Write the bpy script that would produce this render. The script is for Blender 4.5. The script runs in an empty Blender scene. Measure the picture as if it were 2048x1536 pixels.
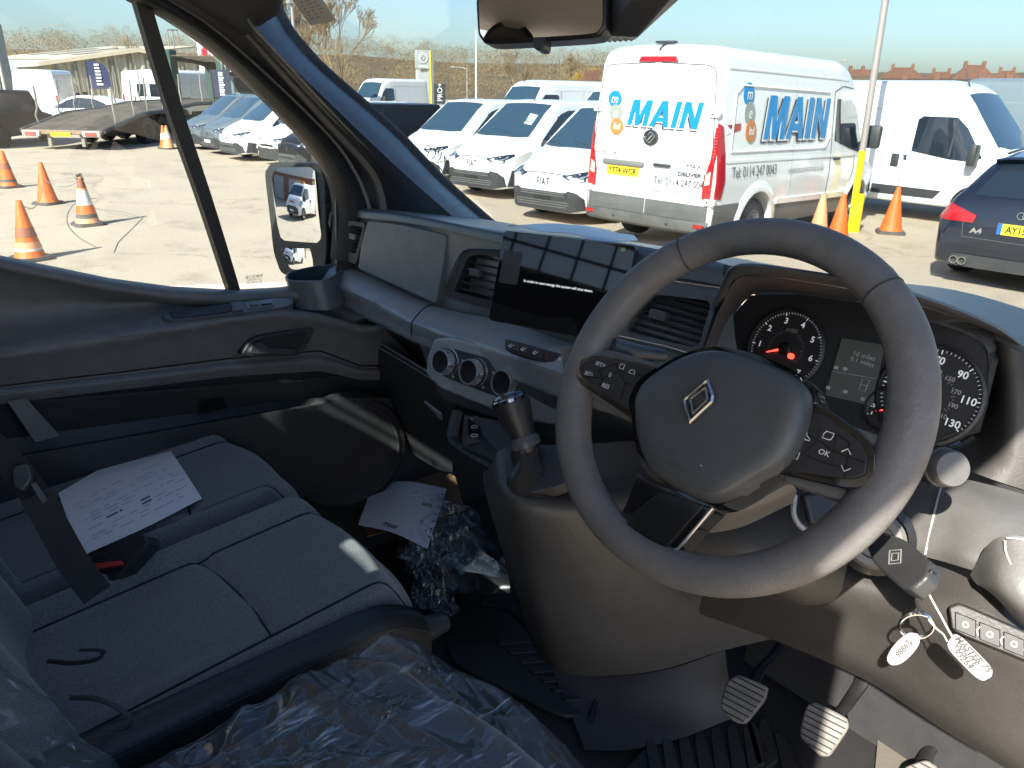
import bpy, bmesh, math, random
from mathutils import Vector, Matrix, noise
from math import sin, cos, pi, radians as R
random.seed(7)
S = bpy.context.scene
COL = S.collection
# ---------------------------------------------------------------- camera, world, sun, exposure
CAMZ = 2.2
FPX, CX, CY = 1535.0, 1024.0, 768.0
_a, _p, _r = R(50.0), R(21.3), R(1.0)
_H = Vector((-sin(_a), cos(_a), 0)); _Z = Vector((0, 0, 1)); _R0 = Vector((cos(_a), sin(_a), 0))
_W = _H*cos(_p) - _Z*sin(_p); _U0 = _H*sin(_p) + _Z*cos(_p)
_RT = _R0*cos(_r) + _U0*sin(_r); _UP = _U0*cos(_r) - _R0*sin(_r)
CAM = Vector((0, 0, CAMZ))
cd = bpy.data.cameras.new('camera'); cam = bpy.data.objects.new('camera', cd); COL.objects.link(cam)
cd.sensor_width = 36; cd.lens = FPX/2048*36; cd.clip_start = 0.02; cd.clip_end = 3000
cam.matrix_world = Matrix(((_RT.x, _UP.x, -_W.x, 0), (_RT.y, _UP.y, -_W.y, 0), (_RT.z, _UP.z, -_W.z, CAMZ), (0, 0, 0, 1)))
S.camera = cam
SUN_AZ, SUN_EL = R(159.0), R(38.0)      # azimuth measured from +Y (forward) to the right
sdir = Vector((sin(SUN_AZ)*cos(SUN_EL), cos(SUN_AZ)*cos(SUN_EL), sin(SUN_EL)))
w = bpy.data.worlds.new('World'); S.world = w; w.use_nodes = True
nt = w.node_tree; bg = nt.nodes['Background']; sky = nt.nodes.new('ShaderNodeTexSky')
sky.sky_type = 'NISHITA'; sky.sun_disc = False; sky.sun_elevation = SUN_EL; sky.sun_rotation = SUN_AZ
sky.altitude = 0; sky.air_density = 1.0; sky.dust_density = 1.5; sky.ozone_density = 3.0
nt.links.new(sky.outputs[0], bg.inputs[0]); bg.inputs[1].default_value = 0.073
sl = bpy.data.lights.new('sun', 'SUN'); sl.energy = 4.2; sl.angle = R(0.53); sl.color = (1, .93, .82)
so = bpy.data.objects.new('sun', sl); COL.objects.link(so)
so.rotation_euler = sdir.to_track_quat('Z', 'Y').to_euler()
S.view_settings.view_transform = 'Standard'; S.view_settings.look = 'None'
S.view_settings.gamma = 1; S.view_settings.exposure = 2.05; S.view_settings.use_curve_mapping = False
S.cycles.max_bounces = 10; S.cycles.transparent_max_bounces = 24; S.cycles.glossy_bounces = 5
S.cycles.diffuse_bounces = 5; S.cycles.transmission_bounces = 8; S.cycles.use_denoising = True
S.cycles.caustics_reflective = False; S.cycles.caustics_refractive = False
S.cycles.sample_clamp_indirect = 6.0

def ray(px, py): return _W + _RT*((px-CX)/FPX) - _UP*((py-CY)/FPX)
def P(px, py, X=None, Y=None, Z=None, D=None):
    """the point in the place that is seen at this spot of the photograph, on the given plane"""
    d = ray(px, py)
    if X is not None: t = X/d.x
    elif Y is not None: t = Y/d.y
    elif Z is not None: t = (Z-CAMZ)/d.z
    else: t = D
    return CAM + d*t

# ---------------------------------------------------------------- materials
MATS = {}
def mat(name, col, rough=.5, metal=0., bump=0., bscale=200., var=0., vscale=8., coat=0., spec=.5, stretch=None,
        emit=None, estr=0., alpha=None, sheen=0., col2=None, dist=.0006, detail=3.):
    if name in MATS: return MATS[name]
    m = bpy.data.materials.new(name); m.use_nodes = True; MATS[name] = m
    n = m.node_tree; b = n.nodes['Principled BSDF']
    c = (*col, 1)
    b.inputs['Base Color'].default_value = c; b.inputs['Roughness'].default_value = rough
    b.inputs['Metallic'].default_value = metal; b.inputs['Specular IOR Level'].default_value = spec
    b.inputs['Coat Weight'].default_value = coat; b.inputs['Coat Roughness'].default_value = .05
    if sheen: b.inputs['Sheen Weight'].default_value = sheen; b.inputs['Sheen Roughness'].default_value = .5
    if emit: b.inputs['Emission Color'].default_value = (*emit, 1); b.inputs['Emission Strength'].default_value = estr
    if alpha is not None: b.inputs['Alpha'].default_value = alpha
    if bump or var:
        tc = n.nodes.new('ShaderNodeTexCoord'); src = tc.outputs['Object']
        if stretch:
            mp = n.nodes.new('ShaderNodeMapping'); mp.inputs['Scale'].default_value = stretch
            n.links.new(src, mp.inputs[0]); src = mp.outputs[0]
    if bump:
        t = n.nodes.new('ShaderNodeTexNoise'); t.inputs['Scale'].default_value = bscale; t.inputs['Detail'].default_value = detail
        n.links.new(src, t.inputs['Vector'])
        bp = n.nodes.new('ShaderNodeBump'); bp.inputs['Strength'].default_value = bump; bp.inputs['Distance'].default_value = dist
        n.links.new(t.outputs['Fac'], bp.inputs['Height']); n.links.new(bp.outputs[0], b.inputs['Normal'])
    if var:
        t = n.nodes.new('ShaderNodeTexNoise'); t.inputs['Scale'].default_value = vscale; t.inputs['Detail'].default_value = 6
        t.inputs['Roughness'].default_value = .65
        n.links.new(src, t.inputs['Vector'])
        rp = n.nodes.new('ShaderNodeValToRGB'); rp.color_ramp.elements[0].position = .3; rp.color_ramp.elements[1].position = .7
        lo = col2 if col2 else tuple(v*(1-var) for v in col)
        rp.color_ramp.elements[0].color = (*lo, 1); rp.color_ramp.elements[1].color = c
        n.links.new(t.outputs['Fac'], rp.inputs[0]); n.links.new(rp.outputs[0], b.inputs['Base Color'])
    return m

def glassmat(name, tint=(.86, .92, .9), refl=.06, rough=.0):
    """thin pane: mostly clear, mirror-like at grazing angles"""
    if name in MATS: return MATS[name]
    m = bpy.data.materials.new(name); m.use_nodes = True; MATS[name] = m
    n = m.node_tree; n.nodes.clear()
    o = n.nodes.new('ShaderNodeOutputMaterial'); tr = n.nodes.new('ShaderNodeBsdfTransparent'); gl = n.nodes.new('ShaderNodeBsdfGlossy')
    fr = n.nodes.new('ShaderNodeFresnel'); ior = 1.0+refl*8; ge = n.nodes.new('ShaderNodeNewGeometry'); mp = n.nodes.new('ShaderNodeMapRange')
    mp.inputs['To Min'].default_value = ior; mp.inputs['To Max'].default_value = 1/ior     # same reflectance from either face of the pane
    n.links.new(ge.outputs['Backfacing'], mp.inputs['Value']); n.links.new(mp.outputs[0], fr.inputs['IOR'])
    mx = n.nodes.new('ShaderNodeMixShader'); tr.inputs[0].default_value = (*tint, 1); gl.inputs['Roughness'].default_value = rough
    n.links.new(fr.outputs[0], mx.inputs[0]); n.links.new(tr.outputs[0], mx.inputs[1]); n.links.new(gl.outputs[0], mx.inputs[2])
    n.links.new(mx.outputs[0], o.inputs[0])
    return m

# ---------------------------------------------------------------- mesh building
def link(me, name, m=None, parent=None, smooth=40):
    o = bpy.data.objects.new(name, me); COL.objects.link(o)
    if m is not None and not me.materials: me.materials.append(m)
    if smooth:
        me.polygons.foreach_set('use_smooth', [True]*len(me.polygons))
        me.set_sharp_from_angle(angle=R(smooth))
    if parent: o.parent = parent
    return o

class MB:
    def __init__(s): s.v = []; s.f = []
    def add(s, vs, fs, M=None):
        k = len(s.v)
        s.v += [tuple(M @ Vector(v)) if M is not None else tuple(v) for v in vs]
        s.f += [tuple(i+k for i in f) for f in fs]; return s
    def box(s, lo, hi, M=None):
        x0, y0, z0 = lo; x1, y1, z1 = hi
        return s.add([(x0,y0,z0),(x1,y0,z0),(x1,y1,z0),(x0,y1,z0),(x0,y0,z1),(x1,y0,z1),(x1,y1,z1),(x0,y1,z1)],
              [(3,2,1,0),(4,5,6,7),(0,1,5,4),(1,2,6,5),(2,3,7,6),(3,0,4,7)], M)
    def rbox(s, lo, hi, r=.02, seg=2, M=None):
        b = bmesh.new(); bmesh.ops.create_cube(b, size=1)
        for v in b.verts: v.co = Vector([(l+h)/2+c*(h-l) for l, h, c in zip(lo, hi, v.co)])
        bmesh.ops.bevel(b, geom=b.edges[:], offset=r, segments=seg, profile=.5, affect='EDGES')
        return s.bm(b, M)
    def bm(s, b, M=None):
        b.verts.index_update()
        s.add([v.co.copy() for v in b.verts], [[v.index for v in f.verts] for f in b.faces], M); b.free(); return s
    def tube(s, pts, r, n=8, cap=True, closed=False, flat=None):
        """round bar through points; r is a number or one per point"""
        pts = [Vector(p) for p in pts]; N = len(pts); rs = r if isinstance(r, (list, tuple)) else [r]*N
        vs = []; fs = []; up = None
        for i, p in enumerate(pts):
            if closed: t = pts[(i+1) % N]-pts[i-1]
            else: t = pts[min(i+1, N-1)]-pts[max(i-1, 0)]
            if t.length < 1e-9: t = Vector((0, 0, 1))
            t.normalize()
            if up is None: up = t.orthogonal().normalized()
            else: up = (up - t*up.dot(t)); up = up.normalized() if up.length > 1e-6 else t.orthogonal().normalized()
            b = t.cross(up)
            for k in range(n):
                a = 2*pi*k/n; vs.append(p + (up*cos(a) + b*sin(a)*(flat or 1))*rs[i])
        for i in range(N if closed else N-1):
            j = (i+1) % N
            for k in range(n): fs.append((i*n+k, i*n+(k+1) % n, j*n+(k+1) % n, j*n+k))
        if cap and not closed: fs += [tuple(range(n))[::-1], tuple((N-1)*n+k for k in range(n))]
        return s.add(vs, fs)
    def lathe(s, prof, n=24, M=None, a0=0, a1=2*pi):
        full = abs(a1-a0-2*pi) < 1e-6; m = n if full else n+1; vs = []; fs = []
        for k in range(m):
            a = a0+(a1-a0)*k/n
            for r, z in prof: vs.append((r*cos(a), r*sin(a), z))
        L = len(prof)
        for k in range(n):
            j = (k+1) % m
            for i in range(L-1): fs.append((k*L+i, j*L+i, j*L+i+1, k*L+i+1))
        return s.add(vs, fs, M)
    def prism(s, outl, d0, d1, M=None, taper=1.0):
        """outline in (u,v), extruded along w from d0 to d1"""
        n = len(outl); cu = sum(p[0] for p in outl)/n; cv = sum(p[1] for p in outl)/n
        vs = [(u, v, d0) for u, v in outl]+[(cu+(u-cu)*taper, cv+(v-cv)*taper, d1) for u, v in outl]
        fs = [tuple(range(n))[::-1], tuple(range(n, 2*n))]+[(i, (i+1) % n, n+(i+1) % n, n+i) for i in range(n)]
        return s.add(vs, fs, M)
    def grid(s, rows, close_u=False, M=None, flip=False):
        n = len(rows[0]); vs = [p for r in rows for p in r]; fs = []
        for i in range(len(rows)-1):
            for j in range(n if close_u else n-1):
                q = (i*n+j, i*n+(j+1) % n, (i+1)*n+(j+1) % n, (i+1)*n+j)
                fs.append(q[::-1] if flip else q)
        return s.add(vs, fs, M)
    def slab(s, rows, t, flip=False):
        """a grid given thickness t (vector or number along the grid's mean normal)"""
        rows = [[Vector(p) for p in r] for r in rows]
        n = (rows[-1][0]-rows[0][0]).cross(rows[0][-1]-rows[0][0]).normalized() if not isinstance(t, Vector) else None
        off = t if isinstance(t, Vector) else n*t
        a = rows; b = [[p+off for p in r] for r in rows]
        s.grid(a); s.grid(b, flip=True)
        ring = lambda g: g[0]+[r[-1] for r in g[1:-1]]+g[-1][::-1]+[r[0] for r in g[1:-1]][::-1]
        ra, rb = ring(a), ring(b); s.grid([ra, rb], close_u=True)
        return s
    def mesh(s, name='m', weld=0):
        me = bpy.data.meshes.new(name)
        b = bmesh.new(); vv = [b.verts.new(v) for v in s.v]
        for f in s.f:
            try: b.faces.new([vv[i] for i in f])
            except ValueError: pass
        bmesh.ops.remove_doubles(b, verts=b.verts[:], dist=weld or 1e-5)
        bmesh.ops.recalc_face_normals(b, faces=b.faces[:])
        b.to_mesh(me); b.free(); return me
    def build(s, name, m, parent=None, smooth=40, weld=0, bevel=0, seg=2):
        me = s.mesh(name, weld); o = link(me, name, m, parent, smooth)
        if bevel: bevel_mod(o, bevel, seg)
        return o

def bevel_mod(o, w, seg=2, ang=35):
    b = o.modifiers.new('bevel', 'BEVEL'); b.width = w; b.segments = seg; b.limit_method = 'ANGLE'; b.angle_limit = R(ang)
    return o
def subsurf(o, lv=2):
    m = o.modifiers.new('sub', 'SUBSURF'); m.levels = lv; m.render_levels = lv; return o
def tag(o, label=None, cat=None, group=None, kind=None):
    if label: o['label'] = label
    if cat: o['category'] = cat
    if group: o['group'] = group
    if kind: o['kind'] = kind
    return o
def empty(name, loc=(0, 0, 0), rz=0, parent=None):
    o = bpy.data.objects.new(name, None); COL.objects.link(o); o.location = loc; o.rotation_euler = (0, 0, rz)
    o.empty_display_size = .1
    if parent: o.parent = parent
    return o
KIDS = {}
def copy_tree(o, parent=None):
    c = o.copy(); COL.objects.link(c)
    if parent: c.parent = parent
    for ch in [x for x in o.children]: copy_tree(ch, c)
    return c
def rrect(w, h, r, n=4, cx=0, cy=0):
    o = []
    for sx, sy, a0 in ((1, 1, 0), (-1, 1, pi/2), (-1, -1, pi), (1, -1, 1.5*pi)):
        for k in range(n+1):
            a = a0+pi/2*k/n; o.append((cx+sx*(w/2-r)+r*cos(a), cy+sy*(h/2-r)+r*sin(a)))
    return o
def ell(rx, ry, n=24, cx=0, cy=0): return [(cx+rx*cos(2*pi*k/n), cy+ry*sin(2*pi*k/n)) for k in range(n)]
def frame(o, u, v):
    """matrix whose x axis is u, y axis near v, z axis out of the plane"""
    u = Vector(u).normalized(); w_ = u.cross(Vector(v)).normalized(); v = w_.cross(u)
    return Matrix(((u.x, v.x, w_.x, o[0]), (u.y, v.y, w_.y, o[1]), (u.z, v.z, w_.z, o[2]), (0, 0, 0, 1)))
def text_mesh(s, size=1, bold=0., shear=0., extrude=0., align='CENTER', spacing=1., aspect=1.):
    cu = bpy.data.curves.new('t', 'FONT'); cu.body = s; cu.size = size; cu.offset = bold; cu.shear = shear
    cu.extrude = extrude; cu.align_x = align; cu.align_y = 'CENTER'; cu.space_character = spacing; cu.resolution_u = 3
    o = bpy.data.objects.new('t', cu); COL.objects.link(o)
    dg = bpy.context.evaluated_depsgraph_get(); me = bpy.data.meshes.new_from_object(o.evaluated_get(dg))
    bpy.data.objects.remove(o); bpy.data.curves.remove(cu)
    for v in me.vertices: v.co.x *= aspect
    me.materials.clear()
    return me
def text(s, M, m, parent, size=1, name='lettering', fn=None, **k):
    """flat lettering laid at matrix M; fn bends each vertex onto a surface"""
    me = text_mesh(s, size, **k)
    if fn and size > .3:
        b = bmesh.new(); b.from_mesh(me); bmesh.ops.triangulate(b, faces=b.faces[:])
        for _ in range(3): bmesh.ops.subdivide_edges(b, edges=[e for e in b.edges if e.calc_length() > .07], cuts=1)
        bmesh.ops.triangulate(b, faces=b.faces[:]); b.to_mesh(me); b.free()
    if fn:
        for v in me.vertices: v.co = fn(v.co)
    else: me.transform(M)
    return link(me, name, m, parent, 0)
def lerp(a, b, t): return a+(b-a)*t
def interp(x, tab):
    if x <= tab[0][0]: return tab[0][1]
    for (a, fa), (b, fb) in zip(tab, tab[1:]):
        if x <= b: return lerp(fa, fb, (x-a)/(b-a) if b > a else 0)
    return tab[-1][1]
# ---------------------------------------------------------------- ground and far setting
def FZ(px, py, D):
    d = ray(px, py); return CAM + d*(D/math.hypot(d.x, d.y))
def ground_mat():
    m = bpy.data.materials.new('worn_asphalt'); m.use_nodes = True; n = m.node_tree; b = n.nodes['Principled BSDF']
    tc = n.nodes.new('ShaderNodeTexCoord')
    def noise_(sc, det=6, ro=.6):
        t = n.nodes.new('ShaderNodeTexNoise'); t.inputs['Scale'].default_value = sc; t.inputs['Detail'].default_value = det; t.inputs['Roughness'].default_value = ro
        n.links.new(tc.outputs['Object'], t.inputs['Vector']); return t
    def ramp(src, a, ca, c, cc):
        r = n.nodes.new('ShaderNodeValToRGB'); r.color_ramp.elements[0].position = a; r.color_ramp.elements[0].color = (*ca, 1)
        r.color_ramp.elements[1].position = c; r.color_ramp.elements[1].color = (*cc, 1); n.links.new(src, r.inputs[0]); return r
    def mul(a, c, f=1.):
        x = n.nodes.new('ShaderNodeMixRGB'); x.blend_type = 'MULTIPLY'; x.inputs[0].default_value = f
        n.links.new(a, x.inputs[1]); n.links.new(c, x.inputs[2]); return x
    base = ramp(noise_(.35).outputs['Fac'], .3, (.45, .365, .27), .7, (.52, .425, .315))
    stain = ramp(noise_(.9, 8, .7).outputs['Fac'], .28, (.66, .65, .64), .47, (1, 1, 1))
    grit = ramp(noise_(38, 4, .75).outputs['Fac'], .3, (.70, .70, .70), .7, (1.12, 1.12, 1.12))
    vo = n.nodes.new('ShaderNodeTexVoronoi'); vo.feature = 'DISTANCE_TO_EDGE'; vo.inputs['Scale'].default_value = .16
    wr = noise_(1.2, 5); ad = n.nodes.new('ShaderNodeMixRGB'); ad.blend_type = 'ADD'; ad.inputs[0].default_value = .9
    n.links.new(tc.outputs['Object'], ad.inputs[1]); n.links.new(wr.outputs['Color'], ad.inputs[2]); n.links.new(ad.outputs[0], vo.inputs['Vector'])
    crack = ramp(vo.outputs['Distance'], 0.0, (.66, .64, .61), .005, (1, 1, 1))
    c = mul(mul(mul(base.outputs[0], stain.outputs[0]).outputs[0], grit.outputs[0]).outputs[0], crack.outputs[0], .8)
    n.links.new(c.outputs[0], b.inputs['Base Color']); b.inputs['Roughness'].default_value = .85
    bp = n.nodes.new('ShaderNodeBump'); bp.inputs['Strength'].default_value = .35; bp.inputs['Distance'].default_value = .01
    n.links.new(noise_(45, 4, .7).outputs['Fac'], bp.inputs['Height']); n.links.new(bp.outputs[0], b.inputs['Normal'])
    return m
def grass_hill_mat(): return mat('hill_scrub', (.15, .10, .05), .9, var=.5, vscale=.15, col2=(.08, .065, .03))
m = MB(); rows = []
rings = [0, 6, 15, 30, 60, 110, 200, 400, 900, 2200]
for r_ in rings: rows.append([((r_+.001)*cos(2*pi*k/48), (r_+.001)*sin(2*pi*k/48), 0) for k in range(48)])
m.grid(rows, close_u=True); g = m.build('ground', ground_mat(), smooth=0); g.location = (-6, 8, 0); tag(g, 'worn pale asphalt of the vehicle yard', kind='structure')
# hillside behind the yard
def hill_h(px, D):
    k = max(0, min(1, (D-95)/170)); k = k*k*(3-2*k)
    top = interp(px, [(-600, 9), (300, 10), (700, 10.5), (1000, 9.0), (1250, 8.6), (1700, 8.0), (2600, 8)])
    return -0.6+k*top+.8*noise.noise(Vector((px*.004, D*.03, 0)))*k
rows = []
for D in [88, 95, 105, 120, 140, 165, 195, 230, 265, 300, 420, 700]:
    row = []
    for k in range(70):
        px = lerp(-900, 3200, k/69); p = FZ(px, 170, D); row.append((p.x, p.y, hill_h(px, D)))
    rows.append(row)
m = MB(); m.grid(rows); tag(m.build('hill', grass_hill_mat(), smooth=60), 'scrubby brown hillside behind the yard', kind='structure')

# ---- bare trees
BARK = mat('bare_bark', (.17, .12, .075), .9, var=.4, vscale=2.); TWIG = mat('pale_twigs', (.30, .215, .12), .9, var=.3, vscale=.6)
def bare_tree(name, loc, h, seed, label, spread=.5, levels=6, tm=None, dense=1., cat='tree', group=None, lean=0., tr=.017, tmin=.016):
    rd = random.Random(seed); trunk = MB(); crown = MB()
    def grow(p, d, L, r, lv):
        n = 3; pts = [p]; dd = d.copy(); q = p.copy()
        for k in range(n):
            dd = (dd+Vector((rd.uniform(-.16, .16), rd.uniform(-.16, .16), .10 if lv > 1 else .02))).normalized(); q = q+dd*(L/n); pts.append(q.copy())
        rs = [lerp(r, r*.62, k/n) for k in range(n+1)]
        (trunk if lv >= levels-1 else crown).tube(pts, rs, 6 if lv >= levels-1 else 3, cap=False)
        if lv == 0: return
        nb = rd.choice((2, 3, 3)) if lv < levels else rd.choice((3, 4))
        nb = int(nb*dense+.5)
        for i in range(nb):
            a = rd.uniform(0, 2*pi); o = dd.orthogonal().normalized(); o = Matrix.Rotation(a, 3, dd) @ o
            nd = (dd+o*rd.uniform(.35, .8)*spread*1.6).normalized(); st = pts[rd.choice((1, 2, 3, 3))] if i else pts[3]
            grow(st, nd, L*rd.uniform(.62, .86), max(r*.6, tmin), lv-1)
    grow(Vector((0, 0, -.1)), Vector((lean, 0, 1)).normalized(), h*.2, h*tr, levels)
    root = empty(name, loc); trunk.build('trunk', BARK, root, 60); crown.build('crown', tm or TWIG, root, 60)
    tag(root, label, cat, group); return root
def gpos(px, D, z=0): p = FZ(px, 170, D); return (p.x, p.y, z)
bare_tree('bare_tree', gpos(685, 60), 11.0, 3, 'tall bare tree with fine twigs behind the windscreen pillar', .42, 8, tr=.012)
bare_tree('bare_tree', gpos(625, 66), 10.5, 31, 'slender bare tree beside the tall grey post', .42, 8, tr=.010)
bare_tree('bare_tree', gpos(245, 75), 8.6, 5, 'bare tree with a rounded crown before the ribbed warehouse', .5, 6)
bare_tree('bare_tree', gpos(165, 72), 6.0, 8, 'small bare tree beside the dark feather flag', .5, 6)
YT = mat('willow_twigs', (.50, .33, .075), .9, var=.35, vscale=.7)
bare_tree('bare_tree', gpos(1030, 110), 9.5, 12, 'bare tree rising above the wooded hillside', .5, 7)
bare_tree('bare_tree', gpos(1125, 112), 9.6, 17, 'bare tree beside the golden willow', .5, 7)
bare_tree('willow_tree', gpos(1172, 95), 7.4, 21, 'golden yellow willow tree behind the delivery van', .75, 7, YT, 1.15)
# ---- woodland: far off and read as one mass
rd = random.Random(4); wm = MB(); wm2 = MB()
for i in range(640):
    px = rd.uniform(-250, 1330); D = 92+185*rd.random(); p = FZ(px, 170, D); gz = hill_h(px, D); hh = rd.uniform(3.2, 6.2); rr = rd.uniform(1.6, 3.0)
    tgt = wm if rd.random() < .75 else wm2
    for k in range(210):
        a = rd.uniform(0, 2*pi); b_ = rd.uniform(-.5, 1); rad = rr*math.sqrt(max(0, 1-b_*b_*.9))*rd.uniform(.5, 1)
        c = Vector((p.x+rad*cos(a), p.y+rad*sin(a), gz+hh*.5+b_*hh*.5)); s_ = rd.uniform(.06, .17)
        u = Vector((rd.uniform(-1, 1), rd.uniform(-1, 1), rd.uniform(.2, 1.6))).normalized()*s_*2.0; v = u.orthogonal().normalized()*s_*rd.uniform(.18, .5)
        tgt.v += [tuple(c-u*.5-v), tuple(c-u*.5+v), tuple(c+u*.5)]; n_ = len(tgt.v); tgt.f.append((n_-3, n_-2, n_-1))
def raw(mb, name, m_, **k):
    me = bpy.data.meshes.new(name); me.from_pydata(mb.v, [], mb.f); o = link(me, name, m_, smooth=0); return tag(o, **k)
raw(wm, 'woodland', mat('wood_brown', (.20, .135, .075), .9, var=.4, vscale=.08, col2=(.15, .105, .06)), label='brown leafless woodland covering the hillside', kind='stuff')
raw(wm2, 'woodland', mat('wood_olive', (.24, .18, .085), .9, var=.4, vscale=.1), label='olive and yellow scrub among the hillside woodland', kind='stuff')

# ---- buildings at the left
def block(name, px0, px1, D0, D1, ztop, m_, label, extra=None):
    a = FZ(px0, 170, D0); b = FZ(px1, 170, D1); u = Vector((b.x-a.x, b.y-a.y, 0)); L = u.length; u.normalize(); n = Vector((-u.y, u.x, 0))
    if n.dot(Vector((a.x, a.y, 0))) < 0: n = -n
    r_ = empty(name, (a.x, a.y, 0)); r_.rotation_euler.z = math.atan2(u.y, u.x)
    tag(r_, label, 'building'); return r_, L, (1 if n.dot(Vector((-u.y, u.x, 0))) > 0 else -1)
def corrugated(L, z0, z1, pitch=.35, depth=.06, y=0, slope=None):
    m = MB(); n = int(L/pitch*4); rows = [[], []]
    for k in range(n+1):
        x = L*k/n; d = y-(depth if (k % 4) in (1, 2) else 0); zt = slope(x) if slope else z1
        rows[0].append((x, d, z0)); rows[1].append((x, d, zt))
    m.grid(rows); return m
WC = mat('warehouse_cladding', (.40, .42, .40), .5, var=.12, vscale=.3); WD = mat('warehouse_dark', (.27, .29, .29), .5); RF = mat('warehouse_roof', (.62, .52, .38), .6, var=.15, vscale=.3)
r_, L, sg = block('showroom', -260, 27, 44, 50, 6.0, None, 'dark grey flat fronted showroom building at the yard edge')
zt = FZ(27, 50, 50).z; m = MB(); m.box((-.0, 0, 0), (L, sg*12, zt)); m.build('wall', mat('showroom_grey', (.15, .16, .16), .45, var=.1, vscale=.5), r_, 0)
for k in range(9): m = MB(); m.box((L*k/9+.02, -sg*.04, .1), (L*(k+1)/9-.04, 0, zt-.05)); m.build('cladding_panel', mat('showroom_panel', (.17, .18, .18), .4), r_, 0)
m = MB(); m.box((L-2.6, -sg*.09, .2), (L-1.0, -sg*.03, 2.9)); m.build('window', mat('bright_window', (.6, .62, .6), .1), r_, 0)
r_, L, sg = block('warehouse', 24, 200, 74, 66, 5, None, 'pale roofed warehouse with ribbed grey walls behind the vans')
z1, z2 = FZ(40, 118, 73).z, FZ(40, 97, 73).z
corrugated(L, 0, z1-.9).build('wall', WC, r_, 0); m = MB(); m.box((-.1, -sg*.22, z1-.9), (L+.1, sg*.1, z1)); m.build('fascia', WD, r_, 0)
corrugated(L, 2.3, 3.6, y=-sg*.07).build('wall_band', mat('warehouse_band', (.30, .29, .22), .6), r_, 0)
m = MB(); m.add([(-.3, -sg*.3, z1+.02), (L+.3, -sg*.3, z1+.02), (L+.3, sg*9, z2+.4), (-.3, sg*9, z2+.4), (-.3, -sg*.3, z1+.16), (L+.3, -sg*.3, z1+.16), (L+.3, sg*9, z2+.54), (-.3, sg*9, z2+.54)], [(0, 1, 2, 3), (4, 5, 6, 7), (0, 1, 5, 4), (1, 2, 6, 5), (2, 3, 7, 6), (3, 0, 4, 7)]); rf = m.build('roof', RF, r_, 0)
for k in range(4):
    x = L*(k+.5)/4; m = MB(); m.add([(x-.5, sg*1, lerp(z1, z2+.4, .14)+.19), (x+.5, sg*1, lerp(z1, z2+.4, .14)+.19), (x+.5, sg*7, lerp(z1, z2+.4, .78)+.19), (x-.5, sg*7, lerp(z1, z2+.4, .78)+.19)], [(0, 1, 2, 3)]); m.build('rooflight', mat('rooflight', (.35, .30, .22), .3), rf, 0)
r_, L, sg = block('warehouse', 97, 420, 60, 62, 5, None, 'cream gabled warehouse with tall vertical ribs behind the trees')
zl, za, zr = FZ(100, 131, 60).z, FZ(278, 103, 61).z, FZ(400, 128, 62).z
sl_ = lambda x: interp(x, [(0, zl), (L*.55, za), (L, zr)])
corrugated(L, 0, 5, .55, .14, slope=sl_).build('wall', mat('warehouse_cream', (.50, .47, .36), .6, var=.12, vscale=.3), r_, 0)
for k in range(int(L/1.1)):
    x = .55+1.1*k; m = MB(); m.box((x-.06, -sg*.24, .2), (x+.06, -sg*.14, sl_(x)-.25)); m.build('rib', mat('warehouse_rib', (.24, .22, .17), .6), r_, 0)
for xa, xb in ((-.4, L*.55), (L*.55, L+.4)):
    m = MB(); za_, zb_ = sl_(max(0, xa)), sl_(min(L, xb)); m.add([(xa, -sg*.5, za_-.05), (xb, -sg*.5, zb_-.05), (xb, sg*14, zb_-.05), (xa, sg*14, za_-.05), (xa, -sg*.5, za_+.2), (xb, -sg*.5, zb_+.2), (xb, sg*14, zb_+.2), (xa, sg*14, za_+.2)], [(3, 2, 1, 0), (4, 5, 6, 7), (0, 1, 5, 4), (1, 2, 6, 5), (2, 3, 7, 6), (3, 0, 4, 7)]); m.build('roof', RF, r_, 0)
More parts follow.
